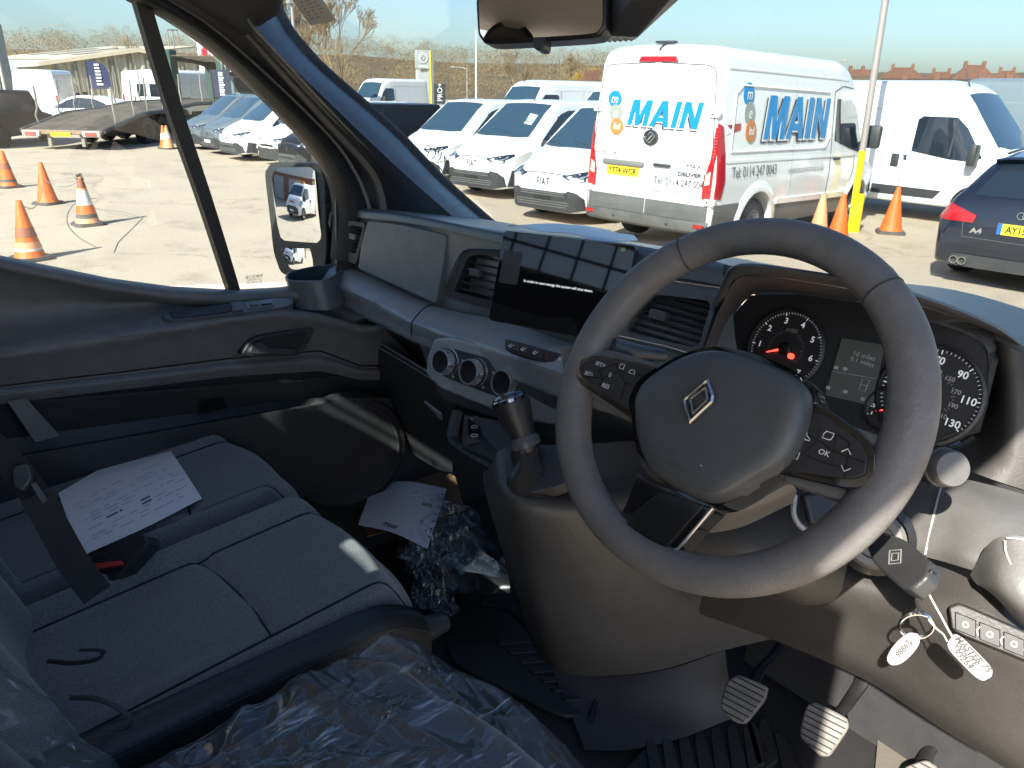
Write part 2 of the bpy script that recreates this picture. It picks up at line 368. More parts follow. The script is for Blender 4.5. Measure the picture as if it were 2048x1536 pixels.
# ---- houses on the hill at the right
BRK = mat('house_brick', (.20, .10, .062), .85, var=.3, vscale=1.2); TIL = mat('house_tiles', (.105, .062, .042), .85, var=.35, vscale=1.); REN = mat('house_render', (.55, .46, .36), .8)
def house(px, py_ridge, py_eave, D, wpx, label, hip=True, rot=0., rend=False):
    z2, z1 = FZ(px, py_ridge, D).z, FZ(px, py_eave, D).z; p = FZ(px, 170, D); w_ = wpx*D/1600; d = w_*.75
    r_ = empty('brick_house', (p.x, p.y, 0), math.atan2(p.y, p.x)-pi/2+rot)
    m = MB(); m.box((-w_/2, 0, -.5), (w_/2, d, z1)); m.build('wall', REN if rend else BRK, r_, 0)
    m = MB(); e = .35; i = w_*.32 if hip else -e
    v = [(-w_/2-e, -e, z1-.1), (w_/2+e, -e, z1-.1), (w_/2+e, d+e, z1-.1), (-w_/2-e, d+e, z1-.1), (-w_/2+i, d/2, z2), (w_/2-i, d/2, z2)]
    m.add(v, [(0, 1, 5, 4), (1, 2, 5), (2, 3, 4, 5), (3, 0, 4), (3, 2, 1, 0)]); rf = m.build('roof', TIL, r_, 0)
    for k, x in enumerate((-w_*.22, w_*.2)):
        m = MB(); m.box((x-.35, d*.4, z2-.8), (x+.35, d*.6, z2+.55)); m.box((x-.3, d*.42, z2+.55), (x-.06, d*.5, z2+.8)); m.box((x+.06, d*.42, z2+.55), (x+.3, d*.5, z2+.8)); m.build('chimney', BRK, rf, 0)
    for k in range(3):
        x = w_*(k-1)*.32; wz = z1-1.5
        m = MB(); m.box((x-.6, -.06, wz-.5), (x+.6, .02, wz+.6)); f = m.build('window', mat('house_window_frame', (.75, .75, .72), .5), r_, 0)
        for sx in (-.29, .29): m = MB(); m.box((x+sx-.24, -.09, wz-.4), (x+sx+.24, -.03, wz+.5)); m.build('pane', GLH, f, 0)
    tag(r_, label, 'house'); rf.data.materials.clear(); rf.data.materials.append(TIL if len(label) % 2 else TIL2); return r_
TIL2 = mat('house_tiles_red', (.16, .075, .045), .85, var=.35, vscale=1.)
GLH = mat('house_glass', (.05, .06, .07), .1)
house(1712, 138, 158, 210, 50, 'brick semi detached house with a pale gable above the white van roof', False, .15, True)
house(1800, 134, 158, 205, 76, 'brick house with broad hipped tiled roof and twin chimneys')
house(1878, 143, 160, 200, 56, 'brick house with a row of chimney pots on the hillside', True)
house(1945, 129, 158, 195, 66, 'brick house with the highest hipped roof on the hill', True, .1)
house(2008, 141, 162, 205, 46, 'narrow brick house beside the highest roof on the hill')
house(1990, 158, 166, 120, 96, 'low brick terrace below the hilltop houses with white windows', False, .05)
house(2070, 150, 162, 180, 70, 'brick house beyond the grey van roof', True)
house(1840, 156, 166, 130, 120, 'low tiled brown roof directly above the white panel van', False, 0)
house(1190, 160, 182, 70, 40, 'brown tiled cottage behind the lettered delivery van', False, .5)
house(770, 182, 192, 80, 60, 'low pale roofed building behind the black small van', False, .2, True)
for px, py, D, lb in ((985, 152, 190, 'white gabled house among the hillside trees'), (1075, 150, 200, 'pale half hidden house among the brown trees')):
    house(px, py-8, py, D, 22, lb, False, .4, True)
# ---- pylons, signs, lamp posts
POLE = mat('galvanised_pole', (.42, .41, .39), .45, .3, var=.15, vscale=2)
def post(px, py_top, D, r=.06, label='', arm=0, name='lamp_post', m_=None):
    p = FZ(px, 170, D); zt = FZ(px, py_top, D).z; o = empty(name, (p.x, p.y, 0))
    m = MB(); m.tube([(0, 0, -.05), (0, 0, zt*.5), (0, 0, zt)], [r, r*.85, r*.6], 10); m.build('pole', m_ or POLE, o)
    m = MB(); m.lathe([(r*2.2, 0), (r*2.2, .08), (r*1.1, .12)], 12); m.build('base', m_ or POLE, o)
    if arm:
        for sx in ((-1, 1) if arm == 2 else (-1,)):
            u = _RT.copy(); u.z = 0; u.normalize(); m = MB(); m.tube([(0, 0, zt), u*sx*.5+Vector((0, 0, zt+.12)), u*sx*.9+Vector((0, 0, zt+.12))], r*.5, 6)
            q = u*sx*1.0+Vector((0, 0, zt+.12)); m.rbox((q.x-.25, q.y-.12, q.z-.05), (q.x+.25, q.y+.12, q.z+.05), .03, 1); m.build('lamp_head', POLE, o)
    tag(o, label, 'post'); return o
post(952, 60, 55, .07, 'tall thin white post behind the row of small vans', m_=mat('white_pole', (.7, .7, .68), .4))
post(934, 138, 60, .05, 'short lamp post beside the tall white post', 1)
post(8, 92, 40, .07, 'pale lamp post with a bent arm before the dark showroom', 1, m_=mat('cream_pole', (.55, .52, .44), .5))
post(1657, 124, 75, .07, 'twin headed street lamp above the delivery van roof', 2)
bp_ = post(596, -10, 42, .11, 'tall grey post carrying a small box beside the bare trees', 0)
m = MB(); m.rbox((-.22, -.2, 5.6), (.22, .2, 6.2), .03, 1); m.build('post_box', POLE, bp_)
def pylon():
    D = 58; a = FZ(831, 100, D); zt = a.z; p = FZ(848, 170, D); o = empty('pylon_sign', (p.x, p.y, 0), math.atan2(p.y, p.x)-pi/2+.25)
    m = MB(); m.rbox((-.55, -.18, 0), (.38, .18, zt-1.25), .02, 1); m.build('lower_panel', mat('pylon_silver', (.50, .50, .46), .35, .2), o)
    m = MB(); m.rbox((-.57, -.21, zt-1.2), (.40, .21, zt), .02, 1); hd = m.build('head_panel', mat('pylon_head', (.42, .43, .42), .35, .2), o)
    m = MB(); m.rbox((.40, -.2, 0), (.50, .2, zt-.02), .01, 1); m.build('yellow_edge', mat('pylon_yellow', (.8, .66, .05), .4), o)
    m = MB(); m.rbox((.50, -.15, 0), (.68, .15, zt+.02), .01, 1); m.build('side_panel', mat('pylon_dark', (.22, .23, .22), .4), o)
    m = MB(); m.lathe([(.36, 0), (.36, .03), (.30, .05), (.28, .03), (0, .03)], 28, frame((-.09, -.215, zt-.5), (1, 0, 0), (0, 0, 1))); m.build('roundel', mat('pylon_roundel', (.62, .62, .60), .3, .3), hd)
    m = MB(); q = frame((-.09, -.26, zt-.5), (1, 0, 0), (0, 0, 1)); m.tube([q @ Vector(v) for v in ((-.16, -.05, 0), (0, -.17, 0), (.16, .05, 0), (0, .17, 0))], .035, 6, closed=True); m.build('emblem', mat('pylon_emblem', (.2, .2, .2), .4), hd)
    m = MB(); m.box((-.4, -.23, zt-1.1), (.25, -.205, zt-1.0)); m.build('name_strip', WPLATE, hd, 0)
    m = MB(); m.tube([(.40, -.1, zt-1.22), (.7, -.1, zt-1.18)], .03, 6); m.tube([(-.3, -.25, zt-1.3), (.2, -.25, zt-1.22)], .03, 6); m.build('bracket', TRIMP, o)
    tag(o, 'silver pylon sign with a round emblem and yellow edge', 'sign')
WPLATE = mat('white_plate', (.75, .75, .72), .4)
TRIMP = mat('sign_bracket', (.05, .05, .05), .5)
pylon()
def board(px, py0, py1, D, wd, label, m_, txt=None, tm=None, posts=False, name='sign_board', rot=0, tsize=.3, trot=pi/2, curve=False, marks=0):
    p = FZ(px, 170, D); z0, z1 = FZ(px, py1, D).z, FZ(px, py0, D).z; o = empty(name, (p.x, p.y, 0), math.atan2(p.y, p.x)-pi/2+rot)
    m = MB()
    if curve: m.prism([(-wd/2, z0), (wd/2, z0), (wd/2, lerp(z0, z1, .6)), (wd*.3, lerp(z0, z1, .88)), (-wd*.2, z1), (-wd/2, z1)], -.02, .02, frame((0, 0, 0), (1, 0, 0), (0, 0, 1)))
    else: m.rbox((-wd/2, -.05, z0), (wd/2, .05, z1), .015, 1)
    b_ = m.build('panel', m_, o)
    if txt: text(txt, frame((0, -.07, (z0+z1)/2), (cos(trot), 0, sin(trot)), (-sin(trot), 0, cos(trot))), tm or WPLATE, b_, tsize)
    rdm = random.Random(marks)
    for k in range(marks):
        zz = lerp(z1, z0, (k+1.2)/(marks+1.6)); hh = (z1-z0)/(marks+2)*.36; m = MB(); m.box((-wd*.16, -.062, zz-hh*rdm.uniform(.6, 1)), (wd*.16*rdm.uniform(.4, 1), -.052, zz+hh)); m.build('faded_letter', WPLATE, b_, 0)
    m = MB()
    for x in ((-wd/2-.06, wd/2+.06) if posts else (-wd/2-.04,)): m.tube([(x, 0, 0), (x, 0, z1)], .045, 6)
    m.build('post', TRIMP, o); tag(o, label, 'sign'); return o
WPLATE = mat('white_plate', (.75, .75, .72), .4)
board(808, 168, 205, 52, .62, 'small grey framed notice board beside the pylon sign', mat('board_grey', (.35, .37, .36), .4), posts=True)
board(880, 168, 212, 50, .62, 'black vertical banner sign with white letters beside the pylon sign', mat('banner_black', (.03, .032, .036), .5), 'E PRO+', tsize=.42)
board(201, 122, 178, 48, 1.0, 'dark navy feather flag beside the small bare tree', mat('flag_navy', (.05, .055, .12), .6), None, curve=True, name='feather_flag', marks=7)
board(444, 140, 196, 36, .7, 'dark tall banner with white lettering on the transporter', mat('banner_navy', (.045, .05, .08), .5), None, name='banner', marks=10)
def fiat_totem():
    D = 55; p = FZ(434, 170, D); zc = FZ(434, 108, D).z; o = empty('totem_sign', (p.x, p.y, 0), math.atan2(p.y, p.x)-pi/2)
    m = MB(); m.rbox((-.9, -.15, zc-1.6), (.9, .15, zc+1.5), .04, 1); m.tube([(0, 0, 0), (0, 0, zc-1.5)], .15, 8); m.build('white_panel', WPLATE, o)
    m = MB(); m.lathe([(.85, 0), (.85, .05), (.72, .08), (.7, .05), (0, .05)], 28, frame((0, -.16, zc), (1, 0, 0), (0, 0, 1))); d = m.build('disc', CHR, o)
    m = MB(); m.lathe([(.66, 0), (.66, .03), (0, .03)], 28, frame((0, -.23, zc), (1, 0, 0), (0, 0, 1))); m.build('red_disc', mat('sign_red', (.55, .02, .03), .4), d)
    text('FIAT', frame((0, -.27, zc), (1, 0, 0), (0, 0, 1)), WPLATE, d, .5, aspect=.7)
    tag(o, 'white totem sign with a round red badge above the transporter', 'sign')
CHR = mat('sign_rim', (.6, .6, .6), .3, .5)
fiat_totem()
# ---- traffic cones and the striped post
CONE_O = mat('cone_orange', (.78, .16, .02), .55, var=.3, vscale=6); CONE_P = mat('cone_faded', (.80, .36, .17), .6, var=.25, vscale=6)
CONE_W = mat('cone_sleeve', (.72, .70, .64), .4, var=.3, vscale=10); CONE_B = mat('cone_brown', (.28, .10, .05), .6); CONE_G = mat('cone_base', (.12, .115, .10), .8, var=.4, vscale=8)
def cone(x, y, label, mo, bands=(), rz=0., s=1., group='traffic cones in the yard'):
    o = empty('traffic_cone', (x, y, 0), rz); rad = lambda z: lerp(.17, .03, max(0, (z-.05)/.70))
    m = MB(); m.prism(rrect(.44, .44, .09, 3), 0, .035); m.prism(rrect(.40, .40, .08, 3), .035, .05); m.build('base', CONE_G, o)
    m = MB(); m.lathe([(.185, .048), (.17, .075), (rad(.3), .3), (.034, .74), (.03, .75), (.022, .75), (.022, .6)], 24); b = m.build('cone', mo, o)
    for z0, z1, mm in bands:
        m = MB(); m.lathe([(rad(z0)-.004, z0), (rad(z0)+.004, z0+.002), (rad(z1)+.004, z1-.002), (rad(z1)-.004, z1)], 24); m.build('sleeve', mm, b)
    o.scale = (s, s, s); tag(o, label, 'cone', group); return o
def gp(px, py): return P(px, py, Z=0)
CONES = [(62, 519, 'orange traffic cone with a faded grey band nearest the van door', CONE_O, ((.05, .16, CONE_W), (.16, .24, CONE_P), (.30, .42, CONE_B)), .2),
    (97, 408, 'plain bright orange traffic cone tied to the striped cone', CONE_O, (), .5),
    (177, 450, 'traffic cone with white sleeve and brown top, rope tied round its tip', CONE_P, ((.05, .19, CONE_G), (.19, .32, CONE_O), (.32, .55, CONE_W), (.58, .74, CONE_B)), .1),
    (19, 375, 'orange traffic cone with a dark middle band beside the plain orange cone', CONE_O, ((.05, .18, CONE_G), (.38, .5, CONE_B)), .3),
    (331, 297, 'orange and white traffic cone at the back of the transporter', CONE_O, ((.30, .5, CONE_W),), 0),
    (338, 298, 'faded traffic cone beside the one behind the transporter', CONE_P, ((.35, .5, CONE_W),), .4),
    (1632, 489, 'faded pale orange traffic cone next to the leaning orange cone', CONE_P, (), .2),
    (1672, 487, 'bright orange traffic cone leaning against the yellow post', CONE_O, (), .3),
    (1780, 466, 'orange traffic cone standing alone before the white van', CONE_O, (), .55)]
CP = []
for px, py, lb, mo, bd, rz in CONES:
    p = gp(px, py); CP.append(p); cone(p.x, p.y, lb, mo, bd, rz, 1.0)
def rope(a, b, sag, nm='rope', lab=''):
    pts = []
    for k in range(15):
        t = k/14; q = a.lerp(b, t); q.z = max(.012, q.z-sag*4*t*(1-t)); pts.append(q)
    m = MB(); m.tube(pts, .0055, 5); o = m.build(nm, mat('rope_and_shadow_grey', (.20, .19, .17), .9), None); tag(o, lab, 'rope'); return o
tp = lambda i, z=.70: CP[i]+Vector((0, 0, z))
rope(tp(1, .45), tp(2), .12, lab='thin grey rope strung between the plain cone and the striped cone')
rope(tp(0, .72), tp(1, .45), .25, lab='thin grey rope strung from the front cone to the plain cone')
m = MB(); m.tube([gp(*q)+Vector((0, 0, .006)) for q in ((186, 416), (213, 420), (250, 425), (285, 437), (262, 460), (236, 485), (228, 505))], .004, 5); tag(m.build('rope', mat('rope_and_shadow_grey', (.20, .19, .17), .9)), 'thin dark line laid over the asphalt as a shadow near the striped cone', 'rope')  # thin grey tube drawn in for the shadow line on the ground
m = MB(); rd = random.Random(2); c = tp(2, .73); m.tube([c+Vector((rd.uniform(-.09, .05), rd.uniform(-.09, .05), rd.uniform(-.03, .07))) for k in range(30)], .008, 4); tag(m.build('rope_knot', mat('rope_and_shadow_grey', (.20, .19, .17), .9)), 'tangled rope knot tied on the tip of the striped cone', 'rope')
def yellow_post():
    b = gp(1700, 463); a = FZ(1771, 0, math.hypot(b.x, b.y)); top = b+(Vector((a.x, a.y, a.z))-b)*1.25; o = empty('yellow_post', b); d = top-b; L = d.length; d.normalize()
    m = MB(); m.tube([d*-.05, d*1.30], .055, 14); m.build('yellow_sleeve', mat('post_yellow', (.85, .62, .01), .4, var=.12, vscale=6), o)
    m = MB(); m.tube([d*1.30, d*L], .052, 14); m.build('grey_pole', mat('post_grey', (.34, .30, .28), .5, .2), o)
    m = MB(); m.tube([Vector((.07, .05, 0)), Vector((.07, .05, 0))+d*.62], .06, 12); m.build('bollard_guard', mat('post_yellow', (.85, .62, .01), .4), o)
    tag(o, 'grey lamp column painted yellow at its foot beside the cones', 'post')
yellow_post()
# ---- car transporter
RUST = mat('transporter_deck', (.13, .105, .08), .7, var=.5, vscale=1.5, bump=.2, bscale=20, dist=.01); TG = mat('transporter_steel', (.10, .10, .09), .55, .3, var=.4, vscale=4); TGN = mat('transporter_green', (.03, .07, .055), .5); STK = mat('stake_steel', (.30, .27, .23), .5, .4)
TYR = mat('tyre_rubber', (.028, .027, .026), .8, bump=.3, bscale=120, var=.4, vscale=9)
def transporter():
    a = gpos(108, 29.5); b = gpos(432, 41); dx, dy = b[0]-a[0], b[1]-a[1]; L = math.hypot(dx, dy); o = empty('car_transporter', a, math.atan2(dy, dx)-pi/2)
    hw = 1.28; rampz = lambda y: interp(y, [(0, .62), (2.6, 1.05), (4.6, 1.12), (7, 1.3), (L, 1.35)])
    ys = [0, .5, 1.2, 1.9, 2.6, 3.6, 4.6, 5.8, 7, 9, L]
    for sx, x0, x1 in ((0, -hw, -.42), (1, -.42, .42), (2, .42, hw)):
        for k, (y0, y1) in enumerate(zip(ys, ys[1:])):
            m = MB(); z0, z1 = rampz(y0)+.004*(k % 2), rampz(y1)+.004*(k % 2); m.add([(x0+.01, y0, z0), (x1-.01, y0, z0), (x1-.01, y1, z1), (x0+.01, y1, z1), (x0+.01, y0, z0-.06), (x1-.01, y0, z0-.06), (x1-.01, y1, z1-.06), (x0+.01, y1, z1-.06)], [(0, 1, 2, 3), (7, 6, 5, 4), (0, 4, 5, 1), (1, 5, 6, 2), (2, 6, 7, 3), (3, 7, 4, 0)]); m.build('deck_plate', RUST, o, 0)
    for sx in (-1, 1):
        m = MB(); m.tube([(sx*(hw+.05), y, rampz(y)-.03) for y in ys], .08, 6); m.build('side_rail', TG, o)
        for k, y in enumerate((.9, 2.2, 3.2, 4.4, 6.0, 8.0, 10.0)):
            m = MB(); z = rampz(y); m.tube([(sx*hw, y, z-.1), (sx*(hw+.04), y-.05, z+.25), (sx*(hw-.02), y+.02, z+.5), (sx*hw, y+.05, z+1.15)], .03, 6); m.build('stake', STK, o)
        for y in (3.3, 4.5, 5.7):
            m = MB(); m.lathe([(.22, -.16), (.42, -.17), (.46, -.1), (.46, .1), (.42, .17), (.22, .16), (.2, .05), (0, .05)], 24, frame((sx*1.02, y, .46), (0, 1, 0), (0, 0, 1))); m.build('wheel', TYR, o)
            m = MB(); n = 10; rows = [[(x, y+.56*cos(R(20)+R(140)*k/n), .46+.56*sin(R(20)+R(140)*k/n)) for k in range(n+1)] for x in (sx*.78, sx*1.26)]; m.slab(rows, .03); m.build('mudguard', TG, o)
        m = MB(); m.rbox((sx*.98-.28, -.14, .42), (sx*.98+.28, -.04, .60), .02, 1); m.build('lamp_frame', mat('lamp_white', (.6, .58, .54), .5), o)
        m = MB(); m.rbox((sx*.98-.19, -.17, .45), (sx*.98+.19, -.10, .57), .015, 1); m.build('rear_lamp', mat('lamp_red', (.6, .10, .08), .3), o)
        m = MB(); m.rbox((sx*.55-.06, .1, .1), (sx*.55+.06, .22, .6), .01, 1); m.build('ramp_leg', STK, o)
    m = MB(); m.rbox((-1.3, -.06, .48), (1.3, .06, .62), .02, 1); m.build('rear_beam', mat('beam_rust', (.30, .20, .13), .6, var=.4, vscale=4), o)
    m = MB(); m.rbox((-.35, -.12, .42), (.30, -.08, .56), .01, 1); pl = m.build('number_plate', mat('yellow_plate', (.85, .60, .03), .4), o)
    text('KX60 DZP', frame((-.02, -.126, .49), (1, 0, 0), (0, 0, 1)), mat('black_ink', (.015, .015, .015), .5), pl, .13)
    m = MB(); m.box((-.6, 2.4, .3), (.6, L, .7)); m.box((-1.1, 5, .75), (1.1, 5.2, .95)); m.build('chassis', TG, o, 0)
    # upper deck at the front end
    for sx in (-1, 1):
        for y, h in ((L-1.9, 3.4), (L+2.4, 3.3)):
            m = MB(); m.rbox((sx*1.15-.16, y-.35, .5), (sx*1.15+.16, y+.35, h), .03, 1); m.build('tower', TGN, o)
        m = MB(); m.tube([(sx*1.25, L-2.3, 3.05), (sx*1.25, L+1, 3.0), (sx*1.25, L+5, 2.7)], .12, 6); m.build('upper_rail', TG, o)
        m = MB(); m.tube([(sx*1.25, L-1.6, 3.5), (sx*1.25, L-1.6, 4.2), (sx*1.25, L-.6, 4.25), (sx*1.25, L-.5, 3.6)], .03, 6); m.tube([(sx*1.25, L-1.1, 3.5), (sx*1.25, L-1.1, 4.2)], .03, 6); m.build('guard_rail', STK, o)
        m = MB()
        for k in range(8): m.tube([(sx*1.38, L-2.6, .8+.35*k), (sx*1.38, L-2.2, .8+.35*k)], .02, 5)
        m.tube([(sx*1.38, L-2.6, .6), (sx*1.38, L-2.6, 3.9)], .025, 5); m.tube([(sx*1.38, L-2.2, .6), (sx*1.38, L-2.2, 3.9)], .025, 5); m.build('ladder', STK, o)
    for k in range(8): m = MB(); m.box((-1.2, L-2.2+k*.9, 3.12-.03*k), (1.2, L-1.4+k*.9, 3.17-.03*k)); m.build('upper_deck_plate', RUST, o, 0)
    m = MB(); m.tube([(-1.2, L-.5, 3.1), (.2, L+3, 2.3), (1.2, L+6.4, 2.9)], .09, 6); m.tube([(1.2, L+1, 3.1), (1.2, L+4, 2.2)], .07, 6); m.build('lift_arm', TG, o)
    m = MB(); m.rbox((-1.25, L+4.6, .5), (1.25, L+6.8, 2.6), .15, 3); cb = m.build('cab', mat('cab_green', (.10, .16, .16), .3, coat=.5), o)
    m = MB(); m.rbox((1.22, L+5.2, 1.6), (1.27, L+6.2, 2.3), .02, 1); m.rbox((-1.27, L+5.2, 1.6), (-1.22, L+6.2, 2.3), .02, 1); m.rbox((-.9, L+4.57, 1.6), (.9, L+4.62, 2.3), .02, 1); m.build('window', GLH, cb)
    tag(o, 'rusty car transporter with lowered ramp deck, side stakes and yellow plate', 'transporter')
transporter()
def black_car():
    o = empty('black_van', gpos(-25, 33), 1.0); m = MB(); m.prism([(-2.4, .3), (2.4, .3), (2.45, .9), (1.6, 1.05), (.9, 1.75), (-2.2, 1.8), (-2.4, 1.0)], -.9, .9, frame((0, 0, 0), (0, 1, 0), (0, 0, 1))); b = m.build('body', mat('black_paint', (.010, .010, .012), .3, spec=.3), o, 30, bevel=.06)
    m = MB()
    m.prism([(-2.1, 1.1), (.95, 1.1), (.55, 1.62), (-2.0, 1.66)], -.93, .93, frame((0, 0, 0), (0, 1, 0), (0, 0, 1))); m.build('window', GLH, o, 30)
    for y in (-1.5, 1.5):
        for sx in (-1, 1): m = MB(); m.lathe([(.2, -.1), (.33, -.1), (.35, 0), (.33, .1), (.2, .1), (0, .08)], 20, frame((sx*.85, y, .35), (0, 1, 0), (0, 0, 1))); m.build('wheel', TYR, o)
    tag(o, 'black van at the yard edge beside the transporter ramp', 'van')
black_car()
# ---------------------------------------------------------------- vehicles
PAINT = dict(white=mat('white_paint', (.80, .80, .78), .22, coat=.6, var=.05, vscale=3), grey=mat('grey_paint', (.16, .19, .21), .25, .35, coat=.6),
    black=mat('black_paint', (.010, .010, .012), .3, spec=.3), slate=mat('slate_paint', (.20, .24, .26), .3, .2, coat=.4), navy=mat('navy_paint', (.017, .022, .038), .16, .3, coat=1., var=.3, vscale=5))
GLASS_D = mat('vehicle_glass', (.015, .022, .03), .04, spec=.9, coat=.5)
GLASS_B = mat('windscreen_glass', (.03, .06, .085), .05, spec=1., coat=.6)
TRIM = mat('black_trim_plastic', (.045, .046, .048), .5, bump=.1, bscale=300, var=.35, vscale=6)
TRIMD = mat('dirty_bumper_plastic', (.11, .105, .095), .65, var=.45, vscale=5, col2=(.06, .058, .055))
SEAM = mat('panel_gap', (.06, .06, .06), .7)
CHROME = mat('chrome', (.75, .75, .76), .12, 1.)
ALLOY = mat('alloy', (.55, .56, .57), .28, .9)
RUBBER = mat('tyre_rubber', (.028, .027, .026), .8, bump=.3, bscale=120, var=.4, vscale=9)
REDL = mat('red_lens', (.50, .012, .015), .08, coat=1., var=.45, vscale=18, stretch=(1, 1, .4))
LAMP = mat('clear_lamp', (.55, .58, .6), .06, .35, coat=1., var=.75, vscale=14)
YPLATE = mat('yellow_plate', (.85, .60, .03), .4)
WPLATE = mat('white_plate', (.75, .75, .72), .4)
INK = mat('black_ink', (.015, .015, .015), .5)
DARKIN = mat('wheel_well_dark', (.012, .012, .012), .9)

class Body:
    """car body lofted from stations: y, zb, zs, zt, wb, ws, wt, rx, rz (bottom, shoulder, top heights; half widths; roof edge radii)"""
    def __init__(s, st): s.st = sorted(st); s.y0 = s.st[0][0]; s.y1 = s.st[-1][0]
    def par(s, y):
        t = s.st
        if y <= t[0][0]: return t[0][1:]
        for a, b in zip(t, t[1:]):
            if y <= b[0]:
                k = (y-a[0])/(b[0]-a[0]); return [lerp(p, q, k) for p, q in zip(a[1:], b[1:])]
        return t[-1][1:]
    def hw(s, y, z):
        zb, zs, zt, wb, ws, wt, rx, rz = s.par(y)
        if z <= zs: return ws-(ws-wb)*(max(0, min(1, (zs-z)/(zs-zb))))**2
        if z <= zt-rz: return lerp(ws, wt, (z-zs)/max(1e-6, zt-rz-zs))
        k = min(1, (z-zt+rz)/rz); return wt-rx*(1-math.sqrt(max(0, 1-k*k)))
    def topz(s, x, y):
        zb, zs, zt, wb, ws, wt, rx, rz = s.par(y); x = abs(x); c = wt-rx
        if x <= c: return zt+.03*(1-(x/max(c, .01))**2)*min(1, wt)
        k = min(1, (x-c)/rx); return zt-rz+rz*math.sqrt(max(0, 1-k*k))
    def inside(s, x, y, z):
        if y < s.y0 or y > s.y1: return False
        p = s.par(y); return z <= s.topz(x, y) and z >= p[0]-.2 and abs(x) <= s.hw(y, z)
    def end(s, x, z, d):
        a = (s.y0+s.y1)/2; b = s.y1+.01 if d > 0 else s.y0-.01
        if not s.inside(x, a, z): a = (s.y1-.9) if d > 0 else (s.y0+.5)
        for _ in range(22):
            m = (a+b)/2
            if s.inside(x, m, z): a = m
            else: b = m
        return a
    def pt(s, ax, u, v, off=0.):
        if ax == 'R': return Vector((s.hw(u, v)+off, u, v))
        if ax == 'L': return Vector((-s.hw(u, v)-off, u, v))
        if ax == 'F': return Vector((u, s.end(u, v, 1)+off, v))
        if ax == 'B': return Vector((u, s.end(u, v, -1)-off, v))
        return Vector((u, v, s.topz(u, v)+off))
    def mesh(s, step=.09):
        ys = set()
        for a, b in zip(s.st, s.st[1:]):
            n = max(1, int((b[0]-a[0])/step+.5))
            for k in range(n+1): ys.add(round(lerp(a[0], b[0], k/n), 4))
        rows = []
        for y in sorted(ys):
            zb, zs, zt, wb, ws, wt, rx, rz = s.par(y); h = [(0, zb), (wb*.55, zb), (wb-.03, zb)]
            for k in range(7): z = lerp(zb+.03, zs, k/6); h.append((s.hw(y, z), z))
            for k in range(1, 7): z = lerp(zs, zt-rz, k/6); h.append((s.hw(y, z), z))
            for k in range(1, 7): a = pi/2*k/6; h.append((wt-rx+rx*cos(a), zt-rz+rz*sin(a)))
            c = wt-rx
            for k in (.66, .33, 0): h.append((c*k, s.topz(c*k, y)))
            rows.append([(x, y, z) for x, z in h]+[(-x, y, z) for x, z in h[-2:0:-1]])
        m = MB(); m.grid(rows, close_u=True); n = len(rows[0])
        m.f.append(tuple(range(n))); m.f.append(tuple(range(len(m.v)-n, len(m.v))))
        return m
    def patch(s, ax, outl, off=.006, nu=10, nv=6, skirt=.03):
        us = [p[0] for p in outl]; u0, u1 = min(us), max(us); e = (u1-u0)*1e-4
        brk = sorted(set([u0+e, u1-e]+[lerp(u0+e, u1-e, k/nu) for k in range(nu+1)]+[min(max(u, u0+e), u1-e) for u in us]))
        rows = []
        for u in brk:
            vs = []
            for a, b in zip(outl, outl[1:]+outl[:1]):
                if (a[0]-u)*(b[0]-u) <= 0 and a[0] != b[0]: vs.append(lerp(a[1], b[1], (u-a[0])/(b[0]-a[0])))
            if len(vs) >= 2: rows.append([s.pt(ax, u, lerp(min(vs), max(vs), k/nv), off) for k in range(nv+1)])
        m = MB(); m.grid(rows)
        if skirt:
            d = {'R': (-1, 0, 0), 'L': (1, 0, 0), 'F': (0, -1, 0), 'B': (0, 1, 0), 'T': (0, 0, -1)}[ax]
            ring = rows[0]+[r[-1] for r in rows[1:-1]]+rows[-1][::-1]+[r[0] for r in rows[1:-1]][::-1]
            m.grid([ring, [p+Vector(d)*skirt for p in ring]], close_u=True)
        return m
    def seam(s, ax, pts, r=.006, sub=6):
        q = []
        for a, b in zip(pts, pts[1:]):
            for k in range(sub): q.append(s.pt(ax, lerp(a[0], b[0], k/sub), lerp(a[1], b[1], k/sub), 0))
        q.append(s.pt(ax, *pts[-1])); m = MB(); m.tube(q, r, 4); return m

def cut_arches(o, axles, rad, zc, cuts=()):
    """round wheel openings cut into the body"""
    m = MB()
    for ya in axles:
        for sx in (-1, 1):
            ring = [(ya+rad*cos(2*pi*k/28), zc+rad*sin(2*pi*k/28)) for k in range(28)]
            m.prism([(y, z) for y, z in ring], sx*.62, sx*1.3, Matrix(((0, 0, 1, 0), (1, 0, 0, 0), (0, 1, 0, 0), (0, 0, 0, 1))))
    for lo, hi in cuts: m.box(lo, hi)
    c = m.build('cut', None, smooth=0)
    b = o.modifiers.new('b', 'BOOLEAN'); b.object = c; b.operation = 'DIFFERENCE'; b.solver = 'EXACT'
    dg = bpy.context.evaluated_depsgraph_get(); me = bpy.data.meshes.new_from_object(o.evaluated_get(dg))
    o.modifiers.clear(); mats = [x for x in o.data.materials]; o.data = me; me.materials.clear()
    for x in mats: me.materials.append(x)
    bpy.data.objects.remove(c)
    me.polygons.foreach_set('use_smooth', [True]*len(me.polygons)); me.set_sharp_from_angle(angle=R(38))
WHEELS = {}
